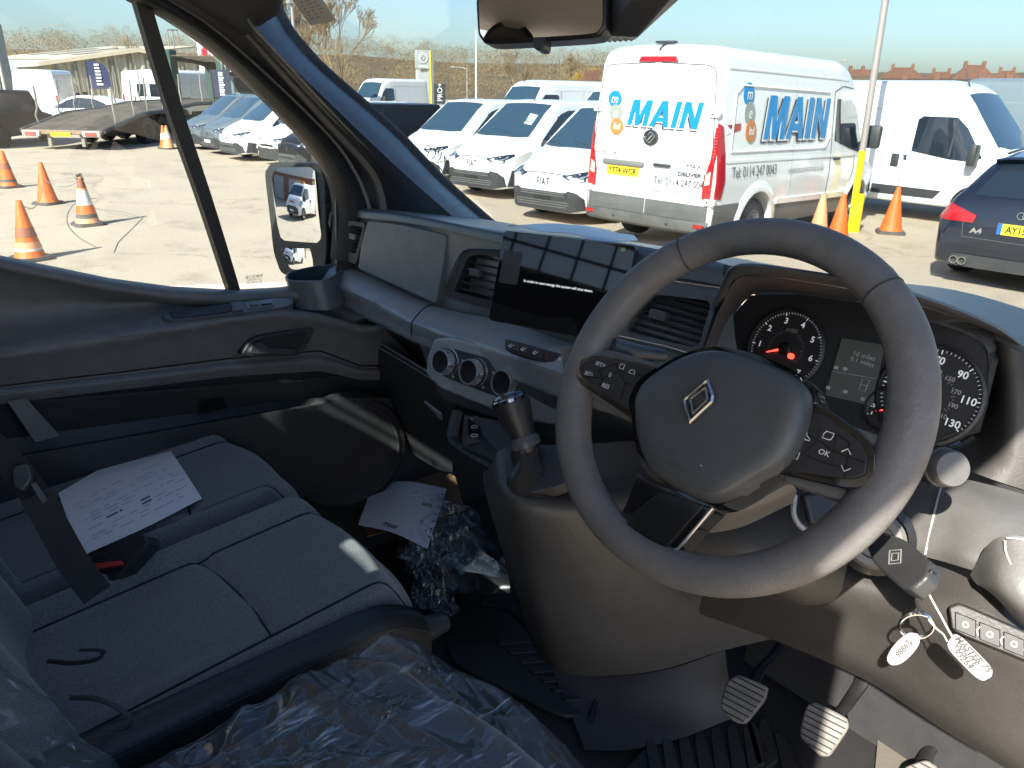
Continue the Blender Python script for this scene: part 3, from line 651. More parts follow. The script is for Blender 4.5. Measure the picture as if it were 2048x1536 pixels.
def wheel_mesh(rad, wd, style):
    k = (rad, wd, style)
    if k in WHEELS: return WHEELS[k]
    Mx = Matrix.Rotation(pi/2, 4, 'Y'); t = MB(); rr = rad*(.68 if style != 'steel' else .62)
    t.lathe([(rr-.02, -wd/2), (rr, -wd/2), (rad*.9, -wd/2-.012), (rad*.975, -wd/2+.02), (rad, -wd/2+.05), (rad, wd/2-.05), (rad*.975, wd/2-.02), (rad*.9, wd/2+.012), (rr, wd/2), (rr-.02, wd/2), (rr-.04, 0), (rr-.02, -wd/2)], 32, Mx)
    r = MB(); r.lathe([(rr-.004, wd/2-.005), (rr-.02, wd/2+.002), (rr-.035, wd/2-.02), (rr-.05, 0.0), (rr-.05, -.02), (0, -.02)], 32, Mx)
    r.lathe([(rr-.05, -.01), (.0, -.01)], 24, Mx)
    if style == 'steel':
        r.lathe([(rr-.03, wd/2-.03), (rr*.75, wd/2-.01), (rr*.6, wd/2-.055), (rr*.35, wd/2-.04), (rr*.3, wd/2+.01), (0, wd/2+.01)], 24, Mx)
    else:
        n = 5 if style == 'five' else 10
        for i in range(n):
            a = 2*pi*i/n; da = .13 if n == 5 else (.09 if i % 2 else -.09)*.9
            c, s_ = cos(a), sin(a); w0 = .05 if n == 5 else .026
            for sg in ((-1, 1) if n == 5 else (0,)):
                a1 = a+sg*da+(da if n > 5 else 0)
                p0 = Vector((wd/2-.03, c*.05, s_*.05)); p1 = Vector((wd/2-.02, cos(a1)*(rr-.03), sin(a1)*(rr-.03)))
                sd = Vector((0, -sin(a1), cos(a1)))
                r.add([p0-sd*w0*.5, p0+sd*w0*.5, p1+sd*w0*.6, p1-sd*w0*.6]+[q+Vector((-.035, 0, 0)) for q in (p0-sd*w0*.5, p0+sd*w0*.5, p1+sd*w0*.6, p1-sd*w0*.6)],
                    [(0, 1, 2, 3), (0, 4, 5, 1), (1, 5, 6, 2), (2, 6, 7, 3), (3, 7, 4, 0)])
        r.lathe([(.06, wd/2-.02), (.05, wd/2-.005), (0, wd/2-.005)], 12, Mx)
    WHEELS[k] = (t.mesh('tyre'), r.mesh('rim')); return WHEELS[k]
def wheel(root, x, y, rad, wd, style, rimmat):
    t, r = wheel_mesh(rad, wd, style)
    o = link(t, 'wheel', RUBBER, root, 40); o.location = (x, y, rad); o.rotation_euler.z = 0 if x > 0 else pi
    if not r.materials: r.materials.append(rimmat)
    q = link(r, 'rim', rimmat, o, 40); return o
def arch_fill(B, root, axles, rad, zc):
    for ya in axles:
        for sx in (-1, 1):
            m = MB(); n = 16
            outr = [(ya+(rad+.01)*cos(pi*k/n), zc+(rad+.01)*sin(pi*k/n)) for k in range(n+1)]
            rows = [[(sx*x, y, z) for y, z in outr] for x in (.64, B.hw(ya, zc)-.05)]
            m.grid(rows); m.add([(sx*.645, y, z) for y, z in outr]+[(sx*.645, ya, zc-.2)], [tuple(range(n+2))])
            m.build('wheel_house', DARKIN, root)
def arch_lip(B, root, ya, sx, rad, zc, w=.05, m_=None, a0=-8, a1=188, proud=.012):
    rows = []; ax = 'R' if sx > 0 else 'L'
    for k in range(25):
        a = R(lerp(a0, a1, k/24)); rows.append([B.pt(ax, ya+r*cos(a), max(.2, zc+r*sin(a)), o) for r, o in ((rad-.012, -.03), (rad-.012, proud), (rad+w*.7, proud), (rad+w, -.004))])
    m = MB(); m.grid(rows); return m.build('wheel_arch', m_, root)
def mirror_part(root, B, sx, y, z, s=1., cap=None, big=False):
    x = B.hw(y, z); m = MB()
    w, h, d = (.20*s, .30*s, .12*s) if big else (.22*s, .2*s, .12*s)
    m.rbox((sx*(x+.07) if sx > 0 else -(x+.07+w), y-.05, z-h*.3), (sx*(x+.07+w) if sx > 0 else -(x+.07), y-.05+d, z+h*.7), .035*s, 2)
    m.rbox((min(sx*(x-.03), sx*(x+.1)), y-.02, z-h*.25), (max(sx*(x-.03), sx*(x+.1)), y+.05, z-h*.02), .015, 1)
    return m.build('door_mirror', cap or TRIM, root)
def onto(B, ax, u0, v0, su=1, off=.012, rot=0):
    """bend flat lettering onto a body face around (u0,v0); su=-1 when text runs towards -u"""
    def fn(c):
        x, y = c.x*cos(rot)-c.y*sin(rot), c.x*sin(rot)+c.y*cos(rot)
        return B.pt(ax, u0+su*x, v0+y, off+c.z)
    return fn

# ---- compact panel van with black bumper
def small_van(paint, rim, plate=None, name_badge=True, label='', group='small vans parked in a row', style='ten', tall=0., round_nose=False):
    B = Body([(-2.45, .34, 1.0, 1.84+tall, .90, .93, .80, .10, .10), (-2.40, .28, 1.0, 1.88+tall, .92, .95, .80, .10, .10), (0.35, .26, 1.0, 1.92+tall, .93, .955, .79, .14, .10),
        (.66, .26, 1.0, 1.88+tall, .93, .955, .79, .15, .09), (.95, .26, 1.0, 1.69+tall*.7, .93, .955, .805, .15, .09), (1.30, .26, 1.0, 1.43+tall*.4, .93, .955, .83, .14, .09), (1.62, .26, .98, 1.20, .93, .95, .85, .16, .10),
        (1.9, .25, .92, 1.12, .92, .94, .82, .26, .13), (2.15, .24, .85, 1.03, .88, .90, .74, .30, .15), (2.32, .23, .80, .96, .80, .83, .66, .30, .14), (2.42, .22, .76, .88, .70, .74, .57, .28, .12),
        (2.47, .22, .7, .80, .60, .64, .5, .26, .10), (2.49, .24, .6, .70, .5, .55, .44, .25, .08)])
    root = empty('small_van'); ax = (-1.62, 1.52); rd = .325
    b = B.mesh().build('body', paint, root, 38); cut_arches(b, ax, .385, .34)
    arch_fill(B, root, ax, .385, .34)
    for ya in ax:
        for sx in (-1, 1): wheel(root, sx*.815, ya, rd, .21, style, rim)
    arch_lip(B, root, 1.52, -1, .385, .34, .10, paint, 10, 170, .02); arch_lip(B, root, 1.52, 1, .385, .34, .10, paint, 10, 170, .02)
    # glass
    B.patch('T', [(-.66, .72), (.66, .72), (.76, 1.58), (.4, 1.66), (-.4, 1.66), (-.76, 1.58)], .006, 14, 10).build('windscreen', GLASS_B, root)
    for s_ in 'LR':
        B.patch(s_, [(-.15, 1.06), (1.02, 1.02), (1.38, 1.06), (1.28, 1.16), (.62, 1.66), (.35, 1.73), (-.15, 1.73)], .006, 14, 6).build('side_window', GLASS_D, root)
        B.seam(s_, [(.72, 1.05), (.72, 1.62)], .018).build('window_bar', TRIM, root)
        B.seam(s_, [(-.25, .4), (-.25, 1.0), (-.25, 1.78)], .007).build('door_gap', SEAM, root)
        B.seam(s_, [(1.2, .45), (1.32, .8), (1.36, 1.05)], .007).build('door_gap', SEAM, root)
        B.patch(s_, [(-2.3, .27), (-2.05, .5), (-1.2, .5), (-1.12, .32), (1.0, .32), (1.05, .27)], .012, 20, 2).build('sill_trim', TRIM, root)
        mirror_part(root, B, -1 if s_ == 'L' else 1, 1.12, 1.12, cap=TRIM)
        m = MB(); p = B.pt(s_, -.05, .98, .01); m.rbox((p.x-.02, p.y-.09, p.z-.018), (p.x+.02, p.y+.09, p.z+.018), .012, 1); m.build('door_handle', TRIM, root)
    # nose
    lo = [(-.80, .46), (-.7, .56), (-.56, .585), (-.5, .55), (.5, .55), (.56, .585), (.7, .56), (.80, .46), (.82, .28), (.6, .23), (-.6, .23), (-.82, .28)]
    bp = B.patch('F', lo, .02, 24, 6).build('bumper', TRIM, root)
    for s_ in 'LR':
        B.patch(s_, [(1.86, .27), (1.88, .34), (1.95, .55), (2.2, .60), (2.28, .28)], .016, 8, 4).build('bumper_corner', TRIM, root)
    if not round_nose:
        for z, x in ((.52, .48), (.485, .5), (.385, .58), (.345, .6), (.305, .56)):
            m = MB(); n = 12; rows = []
            for k in range(n+1):
                u = lerp(-x, x, k/n); rows.append([B.pt('F', u, z-.007, .026), B.pt('F', u, z+.007, .034), B.pt('F', u, z+.012, .026)])
            m.grid(rows); m.build('grille_slat', mat('grille_slat_grey', (.15, .15, .145), .45), bp)
        m = B.patch('F', [(-.2, .405), (.2, .405), (.2, .465), (-.2, .465)], .028, 4, 2); m.build('plate_holder', mat('grille_black', (.02, .02, .02), .5), bp)
    else:
        B.patch('F', [(-.42, .6), (.42, .6), (.42, .66), (-.42, .66)], .012, 8, 2).build('grille', mat('grille_black', (.02, .02, .02), .5), root)
        B.patch('F', [(.55, .34), (.75, .34), (.72, .44), (.5, .42)], .026, 4, 2).build('fog_lamp', mat('fog_grey', (.3, .3, .3), .3), bp)
    B.seam('F', [(-.72, .80), (-.4, .835), (0, .845), (.4, .835), (.72, .80)], .011).build('bonnet_gap', SEAM, root)
    for sx in (-1, 1):
        hl = [(sx*.38, .815), (sx*.58, .735), (sx*.80, .745), (sx*.875, .87), (sx*.80, .915), (sx*.62, .875)]
        h = B.patch('F', hl, .010, 8, 4).build('headlight', GLASS_D, root)
        B.patch('F', [(sx*.66, .785), (sx*.76, .785), (sx*.79, .85), (sx*.75, .872), (sx*.68, .845)], .014, 4, 3).build('daytime_lamp', LAMP, h)
        B.patch('F', [(sx*.46, .80), (sx*.58, .77), (sx*.6, .80), (sx*.5, .83)], .014, 4, 2).build('lamp_unit', CHROME, h)
    if name_badge:
        text('FIAT', None, mat('badge_grey', (.12, .12, .12), .3, .6), root, .19, 'badge', fn=onto(B, 'F', 0, .70, -1, .016), bold=.002, aspect=.66, spacing=1.2)
    else:
        m = MB(); m.tube([B.pt('F', -.012, .64, .02), B.pt('F', -.012, .73, .02)], .01, 6); m.tube([B.pt('F', .012, .64, .02), B.pt('F', .012, .73, .02)], .01, 6); m.build('badge', mat('badge_grey', (.12, .12, .12), .3, .6), root)
    if plate:
        B.patch('F', [(-.24, .40), (.24, .40), (.24, .49), (-.24, .49)], .036, 4, 2).build('number_plate', WPLATE, root)
    m = MB(); m.tube([B.pt('T', 0, .55), B.pt('T', 0, .38)+Vector((0, 0, .2))], [.01, .004], 5); m.build('aerial', TRIM, root)
    # wipers
    m = MB()
    for u in (-.35, .3): m.tube([B.pt('T', u, 1.6, .012), B.pt('T', u+.5 if u < 0 else u+.42, 1.5, .014)], .008, 4)
    m.build('wipers', TRIM, root)
    tag(root, label, 'van', group); return root, B

# ---- big panel van bodies
def big_body(H=2.52, L=2.72, nose=1.0):
    return Body([(-L, .42, 1.0, H-.14, .93, .975, .84, .12, .12), (-L+.04, .36, 1.0, H-.06, .97, 1.0, .86, .16, .16), (-L+.16, .34, 1.0, H-.01, .98, 1.01, .865, .2, .16), (0.75, .34, 1.0, H, .98, 1.01, .865, .22, .18),
        (1.05, .34, 1.0, H-.05, .98, 1.01, .85, .24, .18), (1.28, .34, 1.0, H-.17, .98, 1.01, .84, .24, .16), (1.45, .34, 1.0, H-.36, .98, 1.01, .845, .2, .12), (1.8, .34, 1.0, H-.80, .98, 1.0, .87, .2, .12), (2.1, .33, 1.0, 1.36, .97, .99, .88, .24, .14),
        (2.35, .32, .95, 1.22, .94, .96, .82, .3, .16), (2.52, .30, .9, 1.10, .86, .89, .7, .3, .16), (2.63, .30, .8, .98, .74, .78, .6, .28, .14), (2.69, .32, .7, .84, .6, .64, .5, .25, .12), (2.71, .34, .6, .72, .5, .54, .42, .22, .1)])
def big_common(root, B, paint, rim, ax, rd, zc, ar, style='steel', back_glass=False):
    b = B.mesh(.11).build('body', paint, root, 38); cut_arches(b, ax, ar, zc); arch_fill(B, root, ax, ar, zc)
    for ya in ax:
        for sx in (-1, 1): wheel(root, sx*.86, ya, rd, .23, style, rim)
    return b
def cab_glass(root, B, H, win, ws=True):
    if ws: B.patch('T', [(-.68, 1.32), (.68, 1.32), (.80, 2.02), (.4, 2.1), (-.4, 2.1), (-.80, 2.02)], .006, 14, 10).build('windscreen', GLASS_B, root)
    for s_ in 'LR':
        B.patch(s_, win, .006, 14, 6).build('side_window', GLASS_D, root)
# ---- liveried delivery van seen from its rear corner
def livery_van():
    H = 2.53; B = big_body(H, 2.74); root = empty('delivery_van'); Wp = PAINT['white']; ax = (-1.62, 1.75)
    big_common(root, B, Wp, mat('steel_rim', (.22, .22, .22), .5, .5), ax, .36, .37, .46)
    GR = mat('grey_lower_trim', (.13, .13, .125), .55, var=.3, vscale=4)
    cab_glass(root, B, H, [(.62, 1.42), (1.2, 1.30), (1.72, 1.22), (1.80, 1.30), (1.48, 1.86), (1.2, 2.0), (.62, 2.0)])
    for s_ in 'LR':
        sx = 1 if s_ == 'R' else -1
        B.patch(s_, [(-2.7, .36), (-2.7, .70), (-2.12, .70), (-2.1, .36)], .012, 6, 3).build('lower_trim', GR, root)
        B.patch(s_, [(-1.10, .36), (-1.13, .62), (1.22, .56), (1.24, .36)], .012, 14, 3).build('lower_trim', GR, root)
        for ya in ax: arch_lip(B, root, ya, sx, .46, .37, .13, Wp, 2, 178, .025)
        B.seam(s_, [(.52, .5), (.52, 1.2), (.52, 2.1), (.8, 2.18), (1.25, 2.16)], .007).build('door_gap', SEAM, root)
        B.seam(s_, [(1.25, .55), (1.40, .9), (1.45, 1.2)], .007).build('door_gap', SEAM, root)
        B.seam(s_, [(-.75, .6), (-.75, 1.2), (-.75, 2.2)], .006).build('door_gap', mat('soft_gap', (.35, .35, .34), .6), root)
        pn = MB(); o = [(-2.45, 1.33), (.28, 1.33), (.42, 1.47), (.42, 1.98), (.34, 2.08), (-2.2, 2.10), (-2.36, 2.0)]
        q = []
        for a, b in zip(o, o[1:]+o[:1]):
            for k in range(8): q.append(B.pt(s_, lerp(a[0], b[0], k/8), lerp(a[1], b[1], k/8), .004))
        pn.tube(q, .014, 6, closed=True); pn.build('pressed_panel_edge', Wp, root)
        B.seam(s_, [(-2.55, 2.28), (1.0, 2.27)], .013, 20).build('gutter', Wp, root)
        B.patch(s_, [(-2.66, 1.20), (-2.66, 1.235), (1.4, 1.22), (1.4, 1.185)], .010, 24, 2).build('waist_crease', Wp, root)
        B.patch(s_, [(-1.12, .62), (-1.10, .69), (1.2, .66), (1.22, .58)], .03, 20, 2).build('sill_step', Wp, root)
        mirror_part(root, B, sx, 1.72, 1.40, 1.15, TRIM, True)
        m = MB(); p = B.pt(s_, .72, 1.16, .02); m.rbox((p.x-.02, p.y-.1, p.z-.02), (p.x+.02, p.y+.1, p.z+.02), .012, 1); m.build('door_handle', TRIM, root)
    # rear end
    B.patch('B', [(-.93, .42), (-.93, .68), (-.012, .68), (-.012, .47)], .014, 8, 3).build('door_trim', GR, root)
    B.patch('B', [(.012, .47), (.012, .68), (.93, .68), (.93, .42)], .014, 8, 3).build('door_trim', GR, root)
    m = MB(); rows = []
    for k in range(21):
        u = lerp(-.96, .96, k/20); d = .10-.09*(abs(u)/.96)**6
        y = B.y0
        rows.append([(u, y+.05, .36), (u, y-d+.03, .33), (u, y-d, .36), (u, y-d, .46), (u, y-d+.02, .485), (u, y+.05, .49)])
    m.grid(rows); bmp = m.build('rear_bumper', TRIMD, root)
    for sx in (-1, 1):
        m = MB(); m.rbox((sx*.86-.07, B.y0-.075, .405), (sx*.86+.07, B.y0-.03, .455), .008, 1); m.build('reflector', REDL, bmp)
        m = MB(); m.lathe([(.016, 0), (.016, .006), (0, .006)], 10, frame((sx*.42, B.y0-.10, .41), (1, 0, 0), (0, 0, 1))); m.build('parking_sensor', TRIM, bmp)
        tl = [(sx*.985, .76), (sx*.84, .77), (sx*.835, .98), (sx*.90, 1.24), (sx*.915, 1.60), (sx*.965, 1.66)]
        t = B.patch('B', [(min(abs(u), .955)*sx, z) for u, z in tl], .02, 6, 12).build('tail_light', REDL, root)
        B.patch('R' if sx > 0 else 'L', [(-2.72, .77), (-2.60, .77), (-2.56, 1.0), (-2.58, 1.3), (-2.63, 1.62), (-2.72, 1.66)], .012, 4, 10).build('tail_light_side', REDL, t)
        B.patch('B', [(sx*.86, .93), (sx*.925, .95), (sx*.925, 1.10), (sx*.865, 1.06)], .026, 3, 3).build('reverse_lamp', mat('reverse_lens', (.8, .76, .66), .2), t)
        for k in range(9):
            z = 1.27+k*.036; B.patch('B', [(sx*.915, z), (sx*.95, z), (sx*.95, z+.016), (sx*.917, z+.016)], .025, 2, 1, .008).build('lens_rib', mat('lens_rib', (.62, .06, .05), .3), t)
        for z in (1.76, .735):
            m = MB(); hx = B.hw(B.y0+.02, z); m.rbox((min(sx*(hx-.10), sx*(hx+.035)), B.y0-.035, z-.04), (max(sx*(hx-.10), sx*(hx+.035)), B.y0+.05, z+.04), .012, 2); hg = m.build('hinge', Wp, root)
            m = MB(); m.lathe([(.012, 0), (.012, .01), (0, .01)], 8, frame((sx*(hx-.05), B.y0-.033, z), (1, 0, 0), (0, 0, 1))); m.build('hinge_bolt', TRIM, hg)
        B.seam('B', [(sx*.93, .7), (sx*.915, 1.2), (sx*.875, 1.7), (sx*.83, 2.2), (sx*.79, 2.27), (sx*.7, 2.30), (sx*.05, 2.325)], .007).build('door_gap', SEAM, root)
        B.seam('B', [(sx*.76, 1.93), (sx*.7, 1.965), (sx*.4, 1.985), (sx*.0, 1.99)], .008).build('door_crease', mat('soft_gap', (.35, .35, .34), .6), root)
    B.seam('B', [(0, .46), (0, 1.0), (0, 1.6), (0, 2.32)], .006).build('door_gap', mat('soft_gap', (.35, .35, .34), .6), root)
    B.patch('B', [(-.29, 2.335), (.29, 2.335), (.25, 2.395), (-.25, 2.395)], .02, 8, 3).build('high_brake_light', REDL, root)
    m = MB(); y = B.y0+.16; m.tube([(-.0, y, H-.02), (0, y-.02, H+.03)], .03, 8); m.rbox((-.16, y-.05, H+.02), (.12, y+.05, H+.05), .016, 2); m.tube([(.0, y-.04, H+.04), (0, y-.16, H-.06)], .012, 6); m.build('roof_camera', TRIM, root)
    m = MB(); m.rbox((-.73, B.y0-.035, 1.06), (-.07, B.y0+.03, 1.13), .02, 2); m.build('door_grab_bar', mat('grab_grey', (.17, .17, .16), .5), root)
    pl = B.patch('B', [(-.66, .935), (-.14, .935), (-.14, 1.05), (-.66, 1.05)], .014, 4, 2).build('number_plate', YPLATE, root)
    text('YT74 WCR', None, INK, pl, .105, 'plate_text', fn=onto(B, 'B', -.40, .992, 1, .018), bold=.002, aspect=.9)
    m = MB(); m.rbox((.08, B.y0-.04, 1.095), (.34, B.y0+.02, 1.135), .018, 2); m.build('door_handle', TRIM, root)
    bd = MB(); bd.lathe([(.115, 0), (.11, .016), (.095, .02), (.09, .012), (0, .012)], 28, frame((0, B.y0-.008, 1.44), (1, 0, 0), (0, 0, 1)) @ Matrix.Scale(.86, 4, (0, 1, 0)))
    bd = bd.build('badge', mat('badge_dark', (.10, .10, .10), .25, .7), root)
    m = MB(); Mb = frame((0, B.y0-.026, 1.44), (1, 0, 0), (0, 0, 1))
    m.tube([Mb @ Vector(p) for p in ((-.07, -.02, 0), (.0, -.07, 0), (.07, .02, 0), (.0, .07, 0))], .011, 6, closed=True); m.tube([Mb @ Vector(p) for p in ((-.03, -.03, 0), (.03, .03, 0))], .011, 6); m.build('badge_emblem', CHROME, bd)
    BLUE = mat('sign_blue', (.008, .22, .50), .35); SH = mat('sign_shadow', (.07, .07, .08), .4); GY = mat('sign_grey', (.30, .32, .28), .4); BR = mat('sign_brown', (.50, .20, .06), .4); WH = mat('sign_white', (.8, .8, .78), .4)
    GLY = {'M': (1.0, [(0, 0, .24, 0, .30, 1, .06, 1), (.20, 1, .42, 1, .62, .0, .40, .0), (.40, .0, .62, .0, .98, 1, .76, 1), (.80, 0, 1.04, 0, 1.06, 1, .82, 1)]), 'A': (.92, [(0, 0, .24, 0, .62, 1, .36, 1), (.38, 1, .64, 1, .94, 0, .70, 0), (.22, .20, .80, .20, .74, .36, .30, .36)]),
        'I': (.26, [(0, 0, .25, 0, .25, 1, 0, 1)]), 'N': (.86, [(0, 0, .24, 0, .24, 1, 0, 1), (.02, 1, .27, 1, .86, 0, .60, 0), (.62, 0, .86, 0, .86, 1, .62, 1)])}
    def signs(ax, u, v, size, su, asp):
        """slanted block capitals with a pale edge and a dark drop shadow"""
        tot = sum(GLY[c][0] for c in 'MAIN')+.42; sh = .20; hh = size*.72
        for nm, mm, du, dv, gr, off in (('lettering_shadow', SH, -.085, -.075, .02, .010), ('lettering_outline', WH, 0, 0, .05, .016), ('lettering', BLUE, 0, 0, .0, .023)):
            x0 = -tot/2
            for c in 'MAIN':
                w_, qs = GLY[c]; mb = MB()
                for qi, q in enumerate(qs):
                    P4 = [(q[k], q[k+1]) for k in (0, 2, 4, 6)]; cx_, cy_ = sum(p[0] for p in P4)/4, sum(p[1] for p in P4)/4
                    P4 = [(px_+(gr if px_ > cx_ else -gr), py_+(gr if py_ > cy_ else -gr)) for px_, py_ in P4]
                    rows = []
                    for i in range(9):
                        a_ = [lerp(P4[0][k], P4[3][k], i/8) for k in (0, 1)]; b_ = [lerp(P4[1][k], P4[2][k], i/8) for k in (0, 1)]
                        rows.append([B.pt(ax, u+su*(x0+du+lerp(a_[0], b_[0], j/4)+sh*(lerp(a_[1], b_[1], j/4)-.5))*hh*asp, v+(lerp(a_[1], b_[1], j/4)-.5+dv)*hh, off+.0012*qi) for j in range(5)])
                    mb.grid(rows)
                mb.build(nm, mm, root, 0); x0 += w_+.14
    def logo(ax, u, v, r, su, asp):
        for k, (du, dv, c, t) in enumerate(((0, 0, BLUE, 'm'), (.28, -1.62, GY, 'e'), (.62, -3.2, BR, 'ltd'))):
            cu, cv = u+su*du*r*asp, v+dv*r
            B.patch(ax, ell(r*asp, r, 22, cu, cv), .009+.002*k, 10, 6, .01).build('logo_disc', c, root)
            text(t, None, WH, root, r*(1.5 if len(t) == 1 else 1.05), 'logo_letter', fn=onto(B, ax, cu, cv, su, .016), shear=.2, bold=.01*r, aspect=.95*asp)
    signs('B', .17, 1.73, .43, 1, .98); logo('B', -.62, 1.88, .105, 1, 1.)
    text('SAIC MOTOR', None, SH, root, .052, 'badge_text', fn=onto(B, 'B', -.72, 1.21, 1, .012), aspect=1.3)
    text('MAXUS', None, SH, root, .07, 'badge_text', fn=onto(B, 'B', .74, 1.14, 1, .012), aspect=1.45)
    text('DELIVER 9', None, SH, root, .062, 'badge_text', fn=onto(B, 'B', .66, 1.035, 1, .012), aspect=1.5, bold=.002)
    text('Tel: 0114 247 0043', None, SH, root, .125, 'lettering', fn=onto(B, 'B', .50, .925, 1, .012), aspect=.80)
    text('www.mainelectrical.co.uk', None, mat('sign_grey_text', (.3, .3, .3), .5), root, .092, 'lettering', fn=onto(B, 'B', .48, .795, 1, .012), aspect=.80)
    signs('R', -.66, 1.735, .74, 1, 1.02); logo('R', -2.05, 2.0, .135, 1, 1.)
    text('Tel: 0114 247 0043', None, SH, root, .19, 'lettering', fn=onto(B, 'R', -1.80, 1.075, 1, .012), aspect=.80)
    text('www.mainelectrical.co.uk', None, mat('sign_grey_text', (.3, .3, .3), .5), root, .14, 'lettering', fn=onto(B, 'R', -.28, 1.05, 1, .012), aspect=.78)
    tag(root, 'white delivery van with blue MAIN lettering and tall red tail lights', 'van'); return root

# ---- plain big vans
def plain_van(paint, label, rear_windows=False, black_cap=True, H=2.5):
    B = big_body(H, 2.68); root = empty('panel_van'); ax = (-1.45, 1.90)
    big_common(root, B, paint, mat('steel_rim', (.22, .22, .22), .5, .5), ax, .345, .35, .43)
    cab_glass(root, B, H, [(.62, 1.28), (1.3, 1.18), (1.72, 1.16), (1.84, 1.24), (1.50, 1.72), (1.28, 1.9), (.7, 1.9), (.62, 1.84)])
    for s_ in 'LR':
        sx = 1 if s_ == 'R' else -1
        for ya in ax: arch_lip(B, root, ya, sx, .43, .35, .10, paint, 5, 175, .02)
        B.seam(s_, [(1.30, 1.22), (1.30, 1.88)], .022).build('window_bar', TRIM, root)
        B.seam(s_, [(.50, .45), (.50, 1.2), (.50, 2.0)], .008).build('door_gap', SEAM, root)
        B.seam(s_, [(-.72, .45), (-.72, 1.2), (-.72, 2.0)], .007).build('door_gap', mat('soft_gap', (.35, .35, .34), .6), root)
        B.seam(s_, [(-2.6, 2.02), (.9, 2.0)], .006, 20).build('waist_gap', mat('soft_gap', (.35, .35, .34), .6), root)
        B.seam(s_, [(1.35, .6), (1.50, .9), (1.72, 1.16)], .006).build('door_gap', mat('soft_gap', (.35, .35, .34), .6), root)
        B.patch(s_, [(-.70, .47), (-.70, .64), (-.04, .64), (-.04, .47)], .014, 8, 2).build('rubbing_strip', TRIM, root)
        B.patch(s_, [(.0, .47), (.0, .64), (1.3, .62), (1.18, .47)], .014, 10, 2).build('rubbing_strip', TRIM, root)
        B.patch(s_, [(-.95, .47), (-.95, .64), (-.74, .64), (-.74, .47)], .014, 4, 2).build('rubbing_strip', TRIM, root)
        mirror_part(root, B, sx, 1.74, 1.22, 1.2, TRIM, True)
        for yy in (.36,):
            m = MB(); p = B.pt(s_, yy, 1.10, .012); m.rbox((p.x-.02, p.y-.075, p.z-.12), (p.x+.02, p.y+.075, p.z+.12), .02, 2); m.build('door_handle', TRIM, root)
            m = MB(); p = B.pt(s_, .54, 1.16, .008); m.rbox((p.x-.012, p.y-.025, p.z-.05), (p.x+.012, p.y+.025, p.z+.05), .008, 1); m.build('lock_cover', TRIM, root)
        B.patch(s_, [(2.05, .86), (2.5, .80), (2.46, .95), (2.1, 1.18)], .012, 6, 4).build('headlight', LAMP, root)
        B.patch('B', [((sx)*.95, .75), (sx*.84, .75), (sx*.84, 1.35), (sx*.92, 1.38)], .012, 4, 6).build('tail_light', REDL, root)
    B.patch('F', [(-.8, .34), (-.8, .66), (-.5, .78), (.5, .78), (.8, .66), (.8, .34)], .02, 20, 6).build('bumper', TRIM, root)
    B.seam('F', [(-.6, .9), (0, .95), (.6, .9)], .014).build('bonnet_gap', SEAM, root)
    if rear_windows:
        for sx in (-1, 1): B.patch('B', [(sx*.12, 1.35), (sx*.72, 1.35), (sx*.68, 1.95), (sx*.12, 1.95)], .012, 6, 4).build('rear_window', GLASS_D, root)
    B.seam('B', [(0, .5), (0, 1.0), (0, 2.3)], .008).build('door_gap', SEAM, root)
    B.patch('B', [(-.93, .36), (-.93, .52), (.93, .52), (.93, .36)], .05, 12, 2).build('rear_bumper', TRIM, root)
    m = MB(); m.tube([B.pt('T', .3, 1.15), B.pt('T', .3, 1.0)+Vector((0, 0, .26))], [.016, .006], 5); m.build('aerial', TRIM, root)
    tag(root, label, 'van'); return root, B

